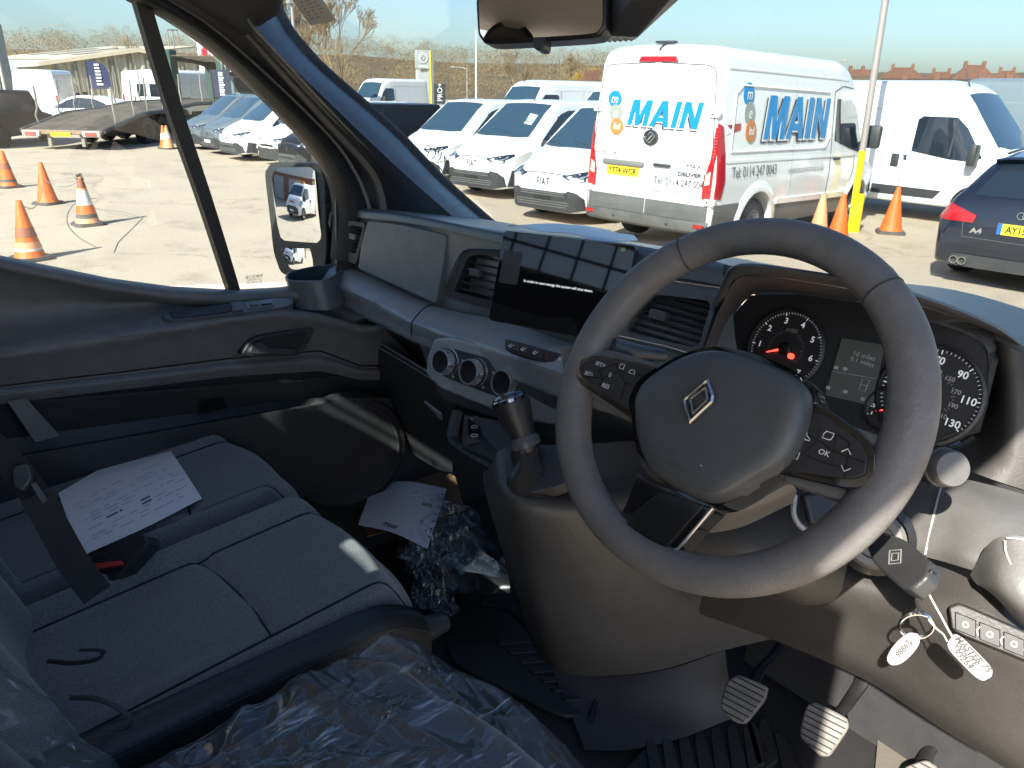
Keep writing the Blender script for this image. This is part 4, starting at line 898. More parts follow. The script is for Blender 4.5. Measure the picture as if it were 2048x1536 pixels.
# ---- estate car and hatchback
def estate_car():
    B = Body([(-2.36, .30, .55, .66, .78, .80, .76, .1, .06), (-2.34, .26, .6, .84, .82, .85, .78, .1, .07), (-2.30, .24, .7, .95, .85, .88, .80, .12, .08), (-2.24, .22, .75, 1.0, .87, .90, .80, .12, .08), (-2.08, .21, .78, 1.12, .89, .91, .74, .12, .08),
        (-1.82, .2, .78, 1.30, .90, .915, .66, .12, .07), (-1.68, .2, .78, 1.38, .90, .915, .62, .14, .07), (-1.2, .2, .78, 1.43, .90, .92, .62, .16, .08), (-.3, .2, .78, 1.46, .90, .92, .63, .16, .08), (.3, .2, .78, 1.40, .90, .92, .64, .15, .08), (1.05, .2, .78, 1.02, .90, .92, .76, .15, .08),
        (1.6, .2, .74, .92, .89, .90, .74, .2, .1), (2.1, .2, .64, .78, .82, .84, .66, .22, .12), (2.3, .22, .55, .66, .66, .7, .55, .2, .1), (2.36, .26, .5, .56, .5, .55, .42, .15, .06)])
    root = empty('estate_car'); pt = PAINT['navy']; ax = (-1.42, 1.38)
    b = B.mesh(.08).build('body', pt, root, 38); cut_arches(b, ax, .36, .33); arch_fill(B, root, ax, .36, .33)
    for ya in ax:
        for sx in (-1, 1): wheel(root, sx*.80, ya, .325, .225, 'five', ALLOY)
    B.patch('B', [(-.60, 1.005), (.60, 1.005), (.50, 1.30), (.40, 1.34), (-.40, 1.34), (-.50, 1.30)], .006, 14, 8).build('rear_window', GLASS_D, root)
    m = MB(); rows = []
    for k in range(13):
        u = lerp(-.58, .58, k/12); z = B.topz(u, -1.68); rows.append([(u, -1.60, z-.002), (u, -1.82, z+.012), (u, -1.86, z-.012), (u, -1.70, z-.05)])
    m.grid(rows); sp = m.build('roof_spoiler', pt, root)
    m = MB(); m.rbox((-.16, -1.868, 1.365), (.16, -1.845, 1.39), .006, 1); m.build('high_brake_light', REDL, sp)
    for sx in (-1, 1):
        t = B.patch('B', [(sx*.50, .80), (sx*.52, .72), (sx*.86, .72), (sx*.885, .76), (sx*.87, .86), (sx*.78, .90)], .012, 10, 6).build('tail_light', REDL, root)
        B.patch('L' if sx < 0 else 'R', [(-2.27, .73), (-2.02, .78), (-2.06, .86), (-2.25, .90)], .010, 6, 4).build('tail_light_side', REDL, t)
        for k in (0, 1):
            m = MB(); m.lathe([(.036, 0), (.044, .05), (.044, .10), (.038, .10), (.034, .03), (0, .03)], 18, frame((sx*(.62-.085*k), -2.31, .30), (1, 0, 0), (0, 0, 1))); m.build('exhaust_tip', CHROME, root)
        B.seam('B', [(sx*.60, .56), (sx*.62, .72)], .006).build('tailgate_gap', SEAM, root)
        s_ = 'L' if sx < 0 else 'R'
        B.patch(s_, [(-1.75, .95), (-1.35, .93), (.75, .90), (1.0, .93), (.35, 1.28), (-.3, 1.36), (-1.2, 1.33), (-1.6, 1.22)], .006, 16, 4).build('side_window', GLASS_D, root)
        m = MB(); m.tube([B.pt('T', sx*.56, y, .03) for y in (-1.5, -1.45, -.8, .0, .25)], .014, 6); m.build('roof_rail', mat('rail_black', (.02, .02, .02), .3), root)
        mirror_part(root, B, sx, .75, .93, .8, pt)
    B.seam('B', [(-.60, .56), (0, .55), (.60, .56)], .007).build('tailgate_gap', SEAM, root)
    pl = B.patch('B', [(-.27, .63), (.27, .63), (.27, .745), (-.27, .745)], .012, 4, 2).build('number_plate', YPLATE, root)
    B.patch('B', [(-.27, .63), (-.225, .63), (-.225, .745), (-.27, .745)], .0145, 2, 2, .004).build('plate_band', mat('plate_blue', (.02, .12, .45), .4), pl)
    text('AY15 5VW', None, INK, pl, .10, 'plate_text', fn=onto(B, 'B', .02, .687, 1, .017), bold=.002, aspect=.88)
    for k in range(4):
        m = MB(); c = B.pt('B', (k-1.5)*.052, .845, .012); m.tube([c+Vector((.036*cos(a), 0, .036*sin(a))) for a in [2*pi*i/18 for i in range(18)]], .006, 6, closed=True); m.build('badge_ring', CHROME, root)
    text('A4', None, CHROME, root, .075, 'badge_text', fn=onto(B, 'B', -.47, .635, 1, .01), bold=.004, aspect=1.3)
    B.patch('B', [(-.70, .235), (.70, .235), (.66, .37), (-.66, .37)], .016, 14, 3).build('diffuser', TRIM, root)
    B.seam('B', [(-.74, .44), (0, .43), (.74, .44)], .010).build('bumper_crease', pt, root)
    m = MB(); m.tube([B.pt('B', -.1, 1.01, .02), B.pt('B', .32, 1.07, .02)], .009, 5); m.build('rear_wiper', TRIM, root)
    tag(root, 'dark navy estate car with twin exhaust pipes and yellow rear plate', 'car'); return root
def hatchback():
    B = Body([(-2.2, .3, .6, .8, .76, .8, .7, .15, .1), (-2.1, .22, .7, 1.0, .86, .9, .72, .2, .12), (-1.6, .2, .75, 1.28, .9, .92, .62, .2, .1), (-.8, .2, .75, 1.43, .9, .92, .6, .2, .1), (0, .2, .75, 1.45, .9, .92, .6, .2, .1), (.5, .2, .75, 1.36, .9, .92, .6, .2, .1), (1.25, .2, .75, 1.0, .9, .92, .72, .2, .1), (1.7, .2, .7, .88, .88, .9, .7, .25, .12), (2.1, .2, .6, .7, .76, .8, .6, .25, .1), (2.25, .26, .5, .56, .5, .6, .45, .2, .08)])
    root = empty('hatchback_car'); ax = (-1.35, 1.4)
    b = B.mesh(.1).build('body', PAINT['white'], root, 38); cut_arches(b, ax, .36, .33); arch_fill(B, root, ax, .36, .33)
    for ya in ax:
        for sx in (-1, 1): wheel(root, sx*.8, ya, .33, .22, 'five', ALLOY)
    for s_ in 'LR':
        B.patch(s_, [(-1.75, 1.0), (-1.5, .95), (.9, .90), (1.1, .94), (.45, 1.24), (0, 1.36), (-.9, 1.34), (-1.5, 1.14)], .006, 16, 4).build('side_window', GLASS_D, root)
        B.seam(s_, [(-.25, .3), (-.25, 1.36)], .016).build('door_pillar', TRIM, root)
    B.patch('T', [(-.5, .55), (.5, .55), (.64, 1.2), (-.64, 1.2)], .006, 10, 8).build('windscreen', GLASS_B, root)
    tag(root, 'white five door hatchback parked beyond the car transporter ramp', 'car'); return root
def put(root, x, y, rz, s=1., tilt=None, z=0):
    root.location = (x, y, z); root.rotation_euler = (tilt[0] if tilt else 0, tilt[1] if tilt else 0, rz); root.scale = (s, s, s); return root

put(livery_van(), -7.42, 11.15, R(6.0), 1.05, (R(-1.2), R(.6)))
put(estate_car(), -3.15, 12.6, R(3.5), 1.07)
WR = mat('white_rim', (.5, .5, .5), .4, .5)
v, _ = plain_van(PAINT['white'], 'plain white panel van with black rubbing strips, side on behind the yellow post'); put(v, -7.03, 15.5, R(-89), .95)
v2, _ = plain_van(PAINT['slate'], 'slate grey panel van parked behind the plain white van'); put(v2, -5.2, 20.6, R(-92), 1.0)
DR = mat('dark_alloy', (.10, .10, .11), .3, .8)
VANS = [ # x, y, heading, scale, paint, label, options
    (-13.4, 12.2, 188, .985, 'white', 'white small van with dark two tone alloy wheels and FIAT badge, price card in windscreen', dict(rim=DR)),
    (-10.2, 11.35, 187, .985, 'white', 'white small van with FIAT badge, half hidden by the liveried delivery van', dict(rim=DR)),
    (-16.05, 12.45, 187, .96, 'white', 'white small van with steel wheels next to the black small van', dict(rim=WR, style='steel')),
    (-18.1, 14.0, 187, .93, 'black', 'black small van with silver wheels parked next to the steel wheeled white van', dict(rim=ALLOY)),
    (-23.35, 10.8, 183, .91, 'white', 'white small van with silver wheels beside the grey small vans', dict(rim=ALLOY, name_badge=False)),
    (-25.6, 11.0, 183, .90, 'grey', 'grey small van with a white front plate beside the white small van', dict(rim=ALLOY, name_badge=False, plate=True)),
    (-27.8, 11.1, 183, .90, 'grey', 'grey small van at the far end of the row by the transporter', dict(rim=ALLOY, name_badge=False)),
    (-21.2, 11.0, 183, .88, 'white', 'white small van with narrow slot grille and rounded black bumper', dict(rim=ALLOY, name_badge=False, round_nose=True)),
    (-19.2, 10.7, 183, .88, 'black', 'glossy dark small van half hidden behind the passenger door mirror', dict(rim=ALLOY, name_badge=False))]
for x, y, h, s, pn, lb, op in VANS:
    r_, B_ = small_van(PAINT[pn], label=lb, **op); put(r_, x, y, R(h), s)
    if 'price card' in lb:
        m = MB(); m.slab([[B_.pt('T', -.55, 1.05, .014), B_.pt('T', -.32, 1.02, .014)], [B_.pt('T', -.58, 1.3, .014), B_.pt('T', -.36, 1.28, .014)]], .002); c = m.build('price_card', WPLATE, r_, 0)
        c2 = text('£26', None, mat('price_green', (.02, .2, .06), .5), c, .13, 'price_text', fn=onto(B_, 'T', -.45, 1.2, -1, .02, pi), bold=.003)
FARV = [(-44.5, 14.5, 30, 1.0, 'white', 'white panel van with small rear windows behind the transporter', True, 2.6),
    (-47.0, 8.6, 65, 1.0, 'white', 'white panel van between the black van and the white hatchback', False, 2.5),
    (-50.5, 14.5, 60, 1.0, 'white', 'white panel van with red tail lights beyond the hatchback', False, 2.6),
    (-52.0, 21.0, 40, 1.0, 'white', 'white panel van behind the van with rear windows', False, 2.6),
    (-17.4, 19.5, 186, 1.0, 'white', 'white high roofed van behind the row of small vans', False, 2.25),
    (-21.9, 20.0, 186, 1.0, 'white', 'white box topped van behind the black small van', False, 2.35),
    (-41.5, 25.0, 200, 1.0, 'white', 'white panel van beyond the transporter frame', False, 2.4)]
for x, y, h, s, pn, lb, rw, H_ in FARV:
    r_, _ = plain_van(PAINT[pn], lb, rw, H=H_); put(r_, x, y, R(h), s)
put(hatchback(), -40.5, 8.7, R(128), 1.0)

# ---- flatbed truck standing behind, seen in the door mirror, with the brick unit behind it
tk, Bt = plain_van(PAINT['white'], 'white flatbed truck with orange beacon bar, seen in the door mirror', H=2.2); put(tk, -9.3, -12.4, R(4), 1.0)
for o_ in list(tk.children):
    if o_.name.split('.')[0] in ('rear_bumper', 'tail_light', 'waist_gap', 'rubbing_strip'): bpy.data.objects.remove(o_)
m = MB(); m.rbox((-.5, .7, 2.2), (.5, .9, 2.32), .03, 2); m.build('beacon_bar', mat('beacon_orange', (.8, .25, .03), .3), tk)
Bt.patch('F', [(-.3, .98), (.3, .98), (.3, 1.05), (-.3, 1.05)], .02, 6, 2).build('red_badge_strip', mat('strip_red', (.5, .02, .03), .4), tk)
Bt.patch('F', [(-.26, .46), (.26, .46), (.26, .57), (-.26, .57)], .04, 4, 2).build('number_plate', WPLATE, tk)
r_ = empty('brick_unit', (-20, -26, 0)); m = MB(); m.box((-8, 0, 0), (8, 6, 3.0)); m.build('wall', mat('unit_brick', (.24, .11, .06), .8, var=.3, vscale=2), r_, 0)
m = MB(); m.box((-8.1, -.1, 3.0), (8.1, 6, 6.2)); m.build('upper_cladding', mat('unit_cladding', (.5, .52, .53), .5), r_, 0)
for k in range(3): m = MB(); m.box((-6.5+k*4.6, 6.0, .1), (-3.4+k*4.6, 6.06, 2.6)); m.build('roller_door', mat('roller_grey', (.3, .3, .31), .5), r_, 0)
m = MB(); m.box((-8.2, -.2, 6.2), (8.2, 6.2, 6.4)); m.build('roof', mat('unit_roof', (.25, .25, .25), .6), r_, 0); tag(r_, 'brick and pale clad unit behind the flatbed truck, seen in the mirror', 'building')
# ---------------------------------------------------------------- the van we sit in
def Q(px, py, X=None, Y=None, z=None, D=None): return P(px, py, X=X, Y=Y, Z=None if z is None else CAMZ+z, D=D)
VLOC = Vector((-.82, .3, 0))
VAN = empty('van_cab', VLOC); tag(VAN, 'dark grey van cab with steering wheel, dashboard, bench seat and closed left door', 'van')
VINV = Matrix.Translation(-VLOC)
def fix(o): o.matrix_parent_inverse = VINV; return o
def part(mb, name, m, parent=None, smooth=40, bevel=0, seg=2, label=None):
    o = mb.build(name, m, parent or VAN, smooth)
    if not parent: fix(o)
    if bevel: bevel_mod(o, bevel, seg)
    if label: o['label'] = label
    return o
def cat_rom(pts, n):
    """smooth curve through control points, n samples"""
    pts = [Vector(p) for p in pts]; N = len(pts)
    L = [0.]
    for a, b in zip(pts, pts[1:]): L.append(L[-1]+max((b-a).length, 1e-6))
    out = []
    for k in range(n):
        s = L[-1]*k/(n-1); i = 0
        while i < N-2 and s > L[i+1]: i += 1
        t = (s-L[i])/(L[i+1]-L[i]); p1, p2 = pts[i], pts[i+1]
        m1 = (p2-pts[i-1])/(L[i+1]-L[i-1])*(L[i+1]-L[i]) if i else p2-p1
        m2 = (pts[i+2]-p1)/(L[i+2]-L[i])*(L[i+1]-L[i]) if i < N-2 else p2-p1
        t2, t3 = t*t, t*t*t
        out.append(p1*(2*t3-3*t2+1)+m1*(t3-2*t2+t)+p2*(3*t2-2*t3)+m2*(t3-t2))
    return out
def sgrid(rows, nu, nv=None):
    """smooth surface through rows of control points"""
    a = [cat_rom(r, nu) for r in rows]
    if not nv: return a
    return [list(c) for c in zip(*[cat_rom([r[k] for r in a], nv) for k in range(nu)])]
def qy(row): return [Q(x, y, Y=d) for x, y, d in row]
def qx(row): return [Q(x, y, X=d) for x, y, d in row]
def qd(row): return [Q(x, y, D=d) for x, y, d in row]
class Pl:
    """a real plane in the cab: origin seen at (px,py), yawed and tilted; maps spots of the photograph to its own u,v"""
    def __init__(s, o, yaw=0., tilt=0.):
        a, t = R(yaw), R(tilt); s.o = Vector(o); s.n = Vector((sin(a)*cos(t), -cos(a)*cos(t), sin(t))); s.u = Vector((cos(a), sin(a), 0)); s.v = s.n.cross(s.u)
        s.M = Matrix(((s.u.x, s.v.x, s.n.x, s.o.x), (s.u.y, s.v.y, s.n.y, s.o.y), (s.u.z, s.v.z, s.n.z, s.o.z), (0, 0, 0, 1)))
    def L(s, px, py, h=0.):
        d = ray(px, py); t = ((s.o+s.n*h-CAM).dot(s.n))/d.dot(s.n); q = CAM+d*t-s.o; return (q.dot(s.u), q.dot(s.v))
    def W(s, u, v, h=0.): return s.M @ Vector((u, v, h))
    def poly(s, pts, h=0.): return [s.L(x, y, h) for x, y in pts]
    def prism(s, pts, d0, d1, taper=1., mb=None): return (mb or MB()).prism(s.poly(pts, d1), d0, d1, s.M, taper)
def smooth_poly(pts, r=.25, n=3):
    """round the corners of an outline"""
    o = []; N = len(pts)
    for i in range(N):
        a, b, c = Vector(pts[i-1]), Vector(pts[i]), Vector(pts[(i+1) % N]); p, q = b.lerp(a, r), b.lerp(c, r)
        for k in range(n+1):
            t = k/n; o.append(tuple(p*(1-t)**2+b*2*t*(1-t)+q*t*t))
    return o
# ---- cab materials
GR_ = dict(bump=.55, bscale=330, dist=.0007, detail=3., var=.22, vscale=26)
DK = mat('dash_charcoal', (.135, .145, .155), .38, **GR_)
DK2 = mat('dash_black', (.036, .037, .040), .5, **GR_)
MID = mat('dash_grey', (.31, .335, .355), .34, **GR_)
PAN = mat('dash_panel', (.20, .22, .23), .42, **GR_)
DOORM = mat('door_plastic', (.18, .176, .174), .50, **GR_)
DOORL = mat('door_insert_grey', (.12, .13, .14), .4, **GR_)
GLOSS = mat('piano_black', (.006, .006, .007), .05, coat=1., spec=.6)
SEALM = mat('window_seal', (.016, .016, .017), .65)
LEATH = mat('wheel_leather', (.14, .136, .133), .5, spec=.45, bump=.7, bscale=300, dist=.0009, detail=4., var=.25, vscale=30)
PILL = mat('pillar_plastic', (.045, .052, .065), .24, **GR_)
LIN = mat('headliner', (.42, .41, .385), .9, bump=.3, bscale=500, dist=.0005)
BODYW = mat('van_white', (.78, .78, .76), .25, coat=.5)
SATIN = mat('satin_metal', (.55, .55, .56), .25, 1.)
PRINT = mat('button_print', (.62, .62, .60), .5)
CARP = mat('floor_rubber', (.018, .018, .019), .75, bump=.4, bscale=220, dist=.001, var=.35, vscale=7)
GLASSP = glassmat('clear_pane', (.74, .79, .805), .055)
# ---- body shell round the cab (mostly out of view, it shades the cab)
fl = CAMZ-1.22
m = MB(); m.box((-1.78, -.5, fl-.06), (.02, 1.62, fl)); part(m, 'floor_pan', CARP, smooth=0)
m = MB(); m.box((-1.78, 1.56, fl), (.10, 1.62, CAMZ-.50)); part(m, 'firewall', DK2, smooth=0)
rf = [[(x, y, CAMZ+z) for x in (-1.64, -1.5, -.82, -.10, .05)] for y, z in ((-.52, .50), (.0, .52), (.30, .44), (.42, .36))]
rf = [[(x, y, z-(.10 if i in (0, 4) else 0)) for i, (x, y, z) in enumerate(r)] for r in rf]
m = MB(); m.slab(rf, Vector((0, 0, .05))); part(m, 'roof_lining', LIN, smooth=60)
m = MB()
for x0, x1, z0, z1 in ((-1.78, -1.47, -1.22, .45), (-.50, .10, -1.22, .45), (-1.47, -.50, -1.22, .065), (-1.47, -.50, .38, .45)): m.box((x0, -.52, CAMZ+z0), (x1, -.46, CAMZ+z1))
rw = part(m, 'rear_wall', mat('rear_wall_trim', (.52, .51, .48), .8), smooth=0)
m = MB(); m.box((-1.46, -.5, CAMZ+.07), (-.51, -.496, CAMZ+.39)); part(m, 'rear_window', GLASSP, smooth=0)
WIRE = mat('guard_steel', (.05, .05, .05), .5, .3)
m = MB()
for k in range(9): x = lerp(-1.45, -.52, k/8); m.tube([(x, -.58, CAMZ+.04), (x, -.58, CAMZ+.41)], .006, 5)
for k in range(5): z = lerp(.05, .40, k/4); m.tube([(-1.5, -.58, CAMZ+z), (-.48, -.58, CAMZ+z)], .006, 5)
part(m, 'window_guard', WIRE)
for k in range(8): m = MB(); m.box((-1.75, -.72-.0-.0-k*.42-.40, CAMZ-.50), (.10, -.72-k*.42, CAMZ-.46)); part(m, 'bed_board', mat('ply_boards', (.42, .26, .14), .7, var=.3, vscale=3, stretch=(1, 6, 1)), smooth=0)
m = MB()
for x in (-1.80, .10): m.box((x, -4.2, CAMZ-.46), (x+.04, -.70, CAMZ-.12))
m.box((-1.76, -4.2, CAMZ-.46), (.10, -4.16, CAMZ-.12)); part(m, 'drop_sides', mat('drop_side_grey', (.45, .45, .44), .5), smooth=0)
m = MB(); m.box((-1.80, -.52, .42), (-1.76, 1.4, fl)); m.box((.10, -.52, .42), (.14, -.1, fl)); m.box((.10, .95, .42), (.14, 1.5, CAMZ-.4)); m.box((-1.80, -4.2, CAMZ-.9), (.14, -.55, CAMZ-.55)); part(m, 'outer_body', BODYW, smooth=0)
m = MB(); m.box((-1.80, -.52, CAMZ-.44), (-1.77, .04, CAMZ+.4)); part(m, 'door_pillar', LIN, smooth=0)
m = MB(); m.box((.06, -.53, fl), (.13, -.38, CAMZ+.4)); part(m, 'door_pillar', LIN, smooth=0)
m = MB(); m.box((-1.77, -.5, fl), (-1.735, 1.56, CAMZ-.47)); part(m, 'door_skin', DK2, smooth=0)
m = MB(); m.box((-1.735, .95, fl), (-1.70, 1.56, CAMZ-.40)); part(m, 'kick_panel', DK2, smooth=0)
m = MB(); m.tube([(.06, -.5, CAMZ+.42), (.06, .36, CAMZ+.38), (.02, .75, CAMZ+.10), (.07, 1.28, CAMZ-.34)], .05, 8); part(m, 'right_pillar', PILL)
rows = [[(x, y, CAMZ+z) for x in (-1.75, -1.3, -.82, -.3, .1)] for y, z in ((1.55, -.58), (1.9, -.72), (2.15, -.95), (2.2, -1.5))]
m = MB(); m.slab(rows, .03); part(m, 'bonnet', BODYW, smooth=60)
for x in (-1.6, -.04):
    for y in (1.25, -3.2):
        m = MB(); m.lathe([(.2, -.1), (.33, -.1), (.35, 0), (.33, .1), (.2, .1), (0, .06)], 24, frame((x, y, .35), (0, 1, 0), (0, 0, 1))); part(m, 'road_wheel', TYR)

m = MB(); m.lathe([(.07, 0), (.065, .02), (.05, .028), (0, .03)], 24, frame((-.72, -.455, CAMZ+.44), (1, 0, 0), (0, 0, 1))); part(m, 'dome_lamp', DK2, rw)
m = MB(); m.box((-1.6, -.458, CAMZ+.392), (.0, -.445, CAMZ+.41)); part(m, 'rear_header_trim', mat('header_brown', (.20, .15, .12), .7), rw, 0)
# ---- windscreen
wsr = []
for z, y, xl, xr in ((-.42, 1.42, -1.72, .12), (-.30, 1.27, -1.70, .11), (-.10, 1.0, -1.68, .09), (.10, .74, -1.65, .07), (.30, .48, -1.6, .05), (.38, .38, -1.58, .04)):
    wsr.append([Vector((lerp(xl, xr, k/12), y+.12*(1-((k-6)/6)**2), CAMZ+z)) for k in range(13)])
m = MB(); m.slab(wsr, .004); part(m, 'windscreen', GLASSP, smooth=60)
def on_ws(px, py, off=-.006):
    """where a sight line meets the windscreen"""
    d = ray(px, py); best = None
    for i in range(400):
        t = .5+i*.004; p = CAM+d*t; z = p.z-CAMZ
        y = interp(z, [(-.42, 1.42), (-.30, 1.27), (-.10, 1.0), (.10, .74), (.30, .48), (.38, .38)]); xl = interp(z, [(-.42, -1.66), (.38, -1.5)]); xr = .08
        k = (p.x-xl)/(xr-xl)*2-1; y += .12*(1-k*k)
        if p.y+off*-1 >= y: return CAM+d*(t+off)
    return CAM+d*1.5
# ---- windscreen sticker slip near the pillar top
c4 = [on_ws(px, py) for px, py in ((577, -12), (628, -30), (672, 40), (622, 50))]
m = MB(); m.slab([[c4[0], c4[1]], [c4[3], c4[2]]], .0015); sl_ = part(m, 'x', mat('paper_slip', (.50, .49, .46), .7), smooth=0); sl_.name = 'paper_slip'; sl_.parent = None; sl_.matrix_parent_inverse = Matrix()
tag(sl_, 'pale printed paper slip stuck inside the windscreen corner', 'paper')
m = MB(); rdm = random.Random(3)
for k in range(7):
    for j in range(3):
        a = c4[0].lerp(c4[3], .2+.1*k); b = c4[1].lerp(c4[2], .2+.1*k); s0 = .12+.25*j; p0, p1 = a.lerp(b, s0), a.lerp(b, s0+rdm.uniform(.1, .2)); dn = (c4[3]-c4[0])*.03; nn = (CAM-p0).normalized()*.003
        m.add([p0+nn, p1+nn, p1+dn+nn, p0+dn+nn], [(0, 1, 2, 3)])
pr = m.build('print_lines', mat('slip_print', (.22, .21, .20), .7), sl_, 0)

m = MB()
for st in ([(848, 300), (856, 290), (862, 296), (854, 312)], [(866, 306), (872, 298), (870, 312), (864, 318)], [(876, 312), (884, 304), (880, 318), (874, 326), (886, 322)], [(890, 330), (888, 312), (896, 326)], [(862, 326), (874, 344)], [(876, 330), (890, 350)], [(890, 338), (902, 352)]):
    m.tube([on_ws(x, y, -.004) for x, y in st], .0012, 4)
tag(part(m, 'x', mat('pen_black', (.02, .02, .02), .5)), kind='stuff').name = 'pen_marks'
# ---- left A pillar, door frame, header lining
def strip(name, A, B, m_, parent=None, n=24, t=None, mid=None, smooth=50):
    ra, rb = cat_rom(A, n), cat_rom(B, n); rows = [ra]+([cat_rom(mid, n)] if mid else [])+[rb]
    if mid: rows = [list(c) for c in zip(*[cat_rom([r[k] for r in rows], 7) for k in range(n)])]
    mb = MB(); mb.slab(rows, t if t is not None else Vector((-.02, .02, 0))); return part(mb, name, m_, parent, smooth)
la = [(230, -22), (262, 0), (330, 33), (440, 112), (540, 207), (620, 292), (652, 336), (668, 372), (678, 430), (672, 520)]
lb = [(300, -22), (335, 0), (405, 42), (490, 112), (590, 205), (672, 290), (705, 340), (728, 390), (740, 440), (735, 530)]
lc0 = [(400, -22), (430, 8), (497, 78), (590, 182), (690, 290), (738, 345), (757, 385), (763, 440), (760, 520)]
lc1 = [(420, -30), (450, 0), (507, 68), (600, 174), (700, 285), (748, 340), (768, 385), (775, 440), (772, 520)]
ld = [(480, -40), (500, 40), (520, 68), (620, 168), (742, 285), (820, 358), (900, 428), (960, 480)]
le = [(540, -60), (545, 0), (556, 38), (590, 84), (637, 135), (784, 263), (876, 358), (965, 437), (1010, 475)]
fx = lambda l, X: [Q(a, b, X=X) for a, b in l]
strip('door_frame_seal', fx(la, -1.70), fx(lb, -1.67), SEALM, t=Vector((-.03, 0, 0)), mid=fx([((a[0]+b[0])/2, (a[1]+b[1])/2) for a, b in zip(la, lb)], -1.66))
strip('door_frame_inner', fx(lb, -1.665), fx([(x+7, y+1) for x, y in lb], -1.662), mat('seal_edge_grey', (.22, .21, .20), .5), t=Vector((-.02, 0, 0)))
strip('door_aperture_trim', fx([(x+6, y) for x, y in lb], -1.675), fx(lc0, -1.66), DK2, t=Vector((-.02, 0, 0)))
strip('pillar_edge_strip', fx(lc0, -1.652), fx(lc1, -1.648), mat('pillar_strip_grey', (.20, .185, .165), .55), t=Vector((-.02, 0, 0)))
strip('pillar_trim', fx(lc1, -1.648), fx(ld, -1.575), PILL, t=Vector((-.03, 0, 0)), mid=fx([((a[0]+b[0])/2, (a[1]+b[1])/2) for a, b in zip(cat_rom([(x, y, 0) for x, y in lc1], 8), cat_rom([(x, y, 0) for x, y in ld], 8))], -1.588))
strip('pillar_face', fx(ld, -1.575), fx(le, -1.655), PILL, t=Vector((-.03, .02, 0)), mid=fx([((a[0]+b[0])/2, (a[1]+b[1])/2) for a, b in zip(cat_rom([(x, y, 0) for x, y in ld], 8), cat_rom([(x, y, 0) for x, y in le], 8))], -1.607))
strip('windscreen_band', fx(le, -1.656), fx([(x+8, y-5) for x, y in le], -1.66), SEALM, t=Vector((-.02, .02, 0)))
# headliner corner above the pillar
hl = [[(300, -60, -1.60), (420, -60, -1.5), (560, -70, -1.35), (640, -80, -1.3)], [(395, 15, -1.64), (440, 5, -1.58), (530, -10, -1.5), (575, -30, -1.48)], [(490, 72, -1.64), (505, 62, -1.60), (535, 42, -1.575), (556, 30, -1.56)]]
m = MB(); m.slab(sgrid([qx(r) for r in hl], 12, 8), Vector((-.02, .02, .02))); part(m, 'headliner_corner', mat('headliner_dark', (.045, .045, .047), .85, bump=.3, bscale=400, dist=.0006), smooth=60)
# ---- left door
door = MB()
XS = [-250, -60, 80, 220, 340, 460, 560, 640, 720, 830]
def yrow(tab, X): return [Q(x, interp(x, tab), X=(interp(x, X) if isinstance(X, list) else X)) for x in XS]
sill0 = [(-250, 470), (-60, 500), (0, 510), (150, 546), (300, 572), (480, 582), (640, 570), (720, 560)]
dn = lambda t, k: [(x, y+k) for x, y in t]
rows = [yrow(dn(sill0, -2), -1.72), yrow(sill0, -1.69), yrow(dn(sill0, 9), -1.655), yrow(dn(sill0, 22), -1.648), yrow(dn(sill0, 34), -1.668),
    yrow([(-250, 690), (0, 640), (200, 614), (400, 596), (600, 608), (720, 640)], -1.685), yrow([(-250, 700), (0, 654), (200, 628), (400, 606), (600, 616), (720, 650)], -1.675),
    yrow([(-250, 745), (0, 700), (200, 668), (330, 648), (580, 612), (720, 650)], -1.60), yrow([(-250, 757), (0, 711), (200, 680), (330, 660), (580, 622), (720, 660)], -1.585), yrow([(-250, 775), (0, 728), (200, 697), (330, 678), (580, 642), (720, 680)], -1.60),
    yrow([(-250, 806), (0, 770), (250, 742), (470, 714), (640, 700), (720, 730)], -1.625)]
door.grid([list(c) for c in zip(*[cat_rom([r[k] for r in rows], 44) for k in range(len(XS))])])
LD = part(door, 'left_door', DOORM, smooth=60, label='closed left door with charcoal trim, switch panel and long map pocket')
rows = [yrow([(-250, 808), (0, 773), (250, 745), (470, 717), (640, 703), (720, 733)], -1.634), yrow([(-250, 812), (0, 777), (250, 749), (470, 721), (640, 707), (720, 737)], -1.634), yrow([(-250, 822), (0, 787), (250, 760), (470, 733), (640, 722), (720, 742)], -1.62),
    yrow([(-250, 842), (0, 808), (250, 778), (470, 752), (640, 742), (720, 760)], -1.63)]
m = MB(); m.grid([list(c) for c in zip(*[cat_rom([r[k] for r in rows], 12) for k in range(len(XS))])]); part(m, 'lower_trim', DOORM, LD, 60)
rows = [yrow([(-250, 842), (0, 808), (250, 778), (470, 752), (640, 742), (720, 760)], -1.66), yrow([(-250, 920), (0, 880), (250, 845), (470, 815), (640, 790), (720, 790)], -1.675), yrow([(-250, 960), (0, 915), (250, 872), (470, 832), (640, 806), (720, 792)], -1.66),
    yrow([(-250, 964), (0, 919), (250, 876), (470, 836), (640, 810), (720, 796)], -1.60), yrow([(-250, 985), (0, 940), (250, 898), (470, 856), (640, 826), (720, 812)], -1.60), yrow([(-250, 1300), (0, 1250), (250, 1200), (470, 1150), (640, 1120), (720, 1100)], -1.66)]
m = MB(); m.grid([list(c) for c in zip(*[[r[k] for r in rows] for k in range(len(XS))])]); part(m, 'map_pocket', DK2, LD, 30)
m = MB(); m.slab([[Q(12, 798, X=-1.634), Q(50, 793, X=-1.634)], [Q(68, 880, X=-1.634), Q(117, 868, X=-1.634)]], .012); part(m, 'pocket_end', DOORM, LD, 30)
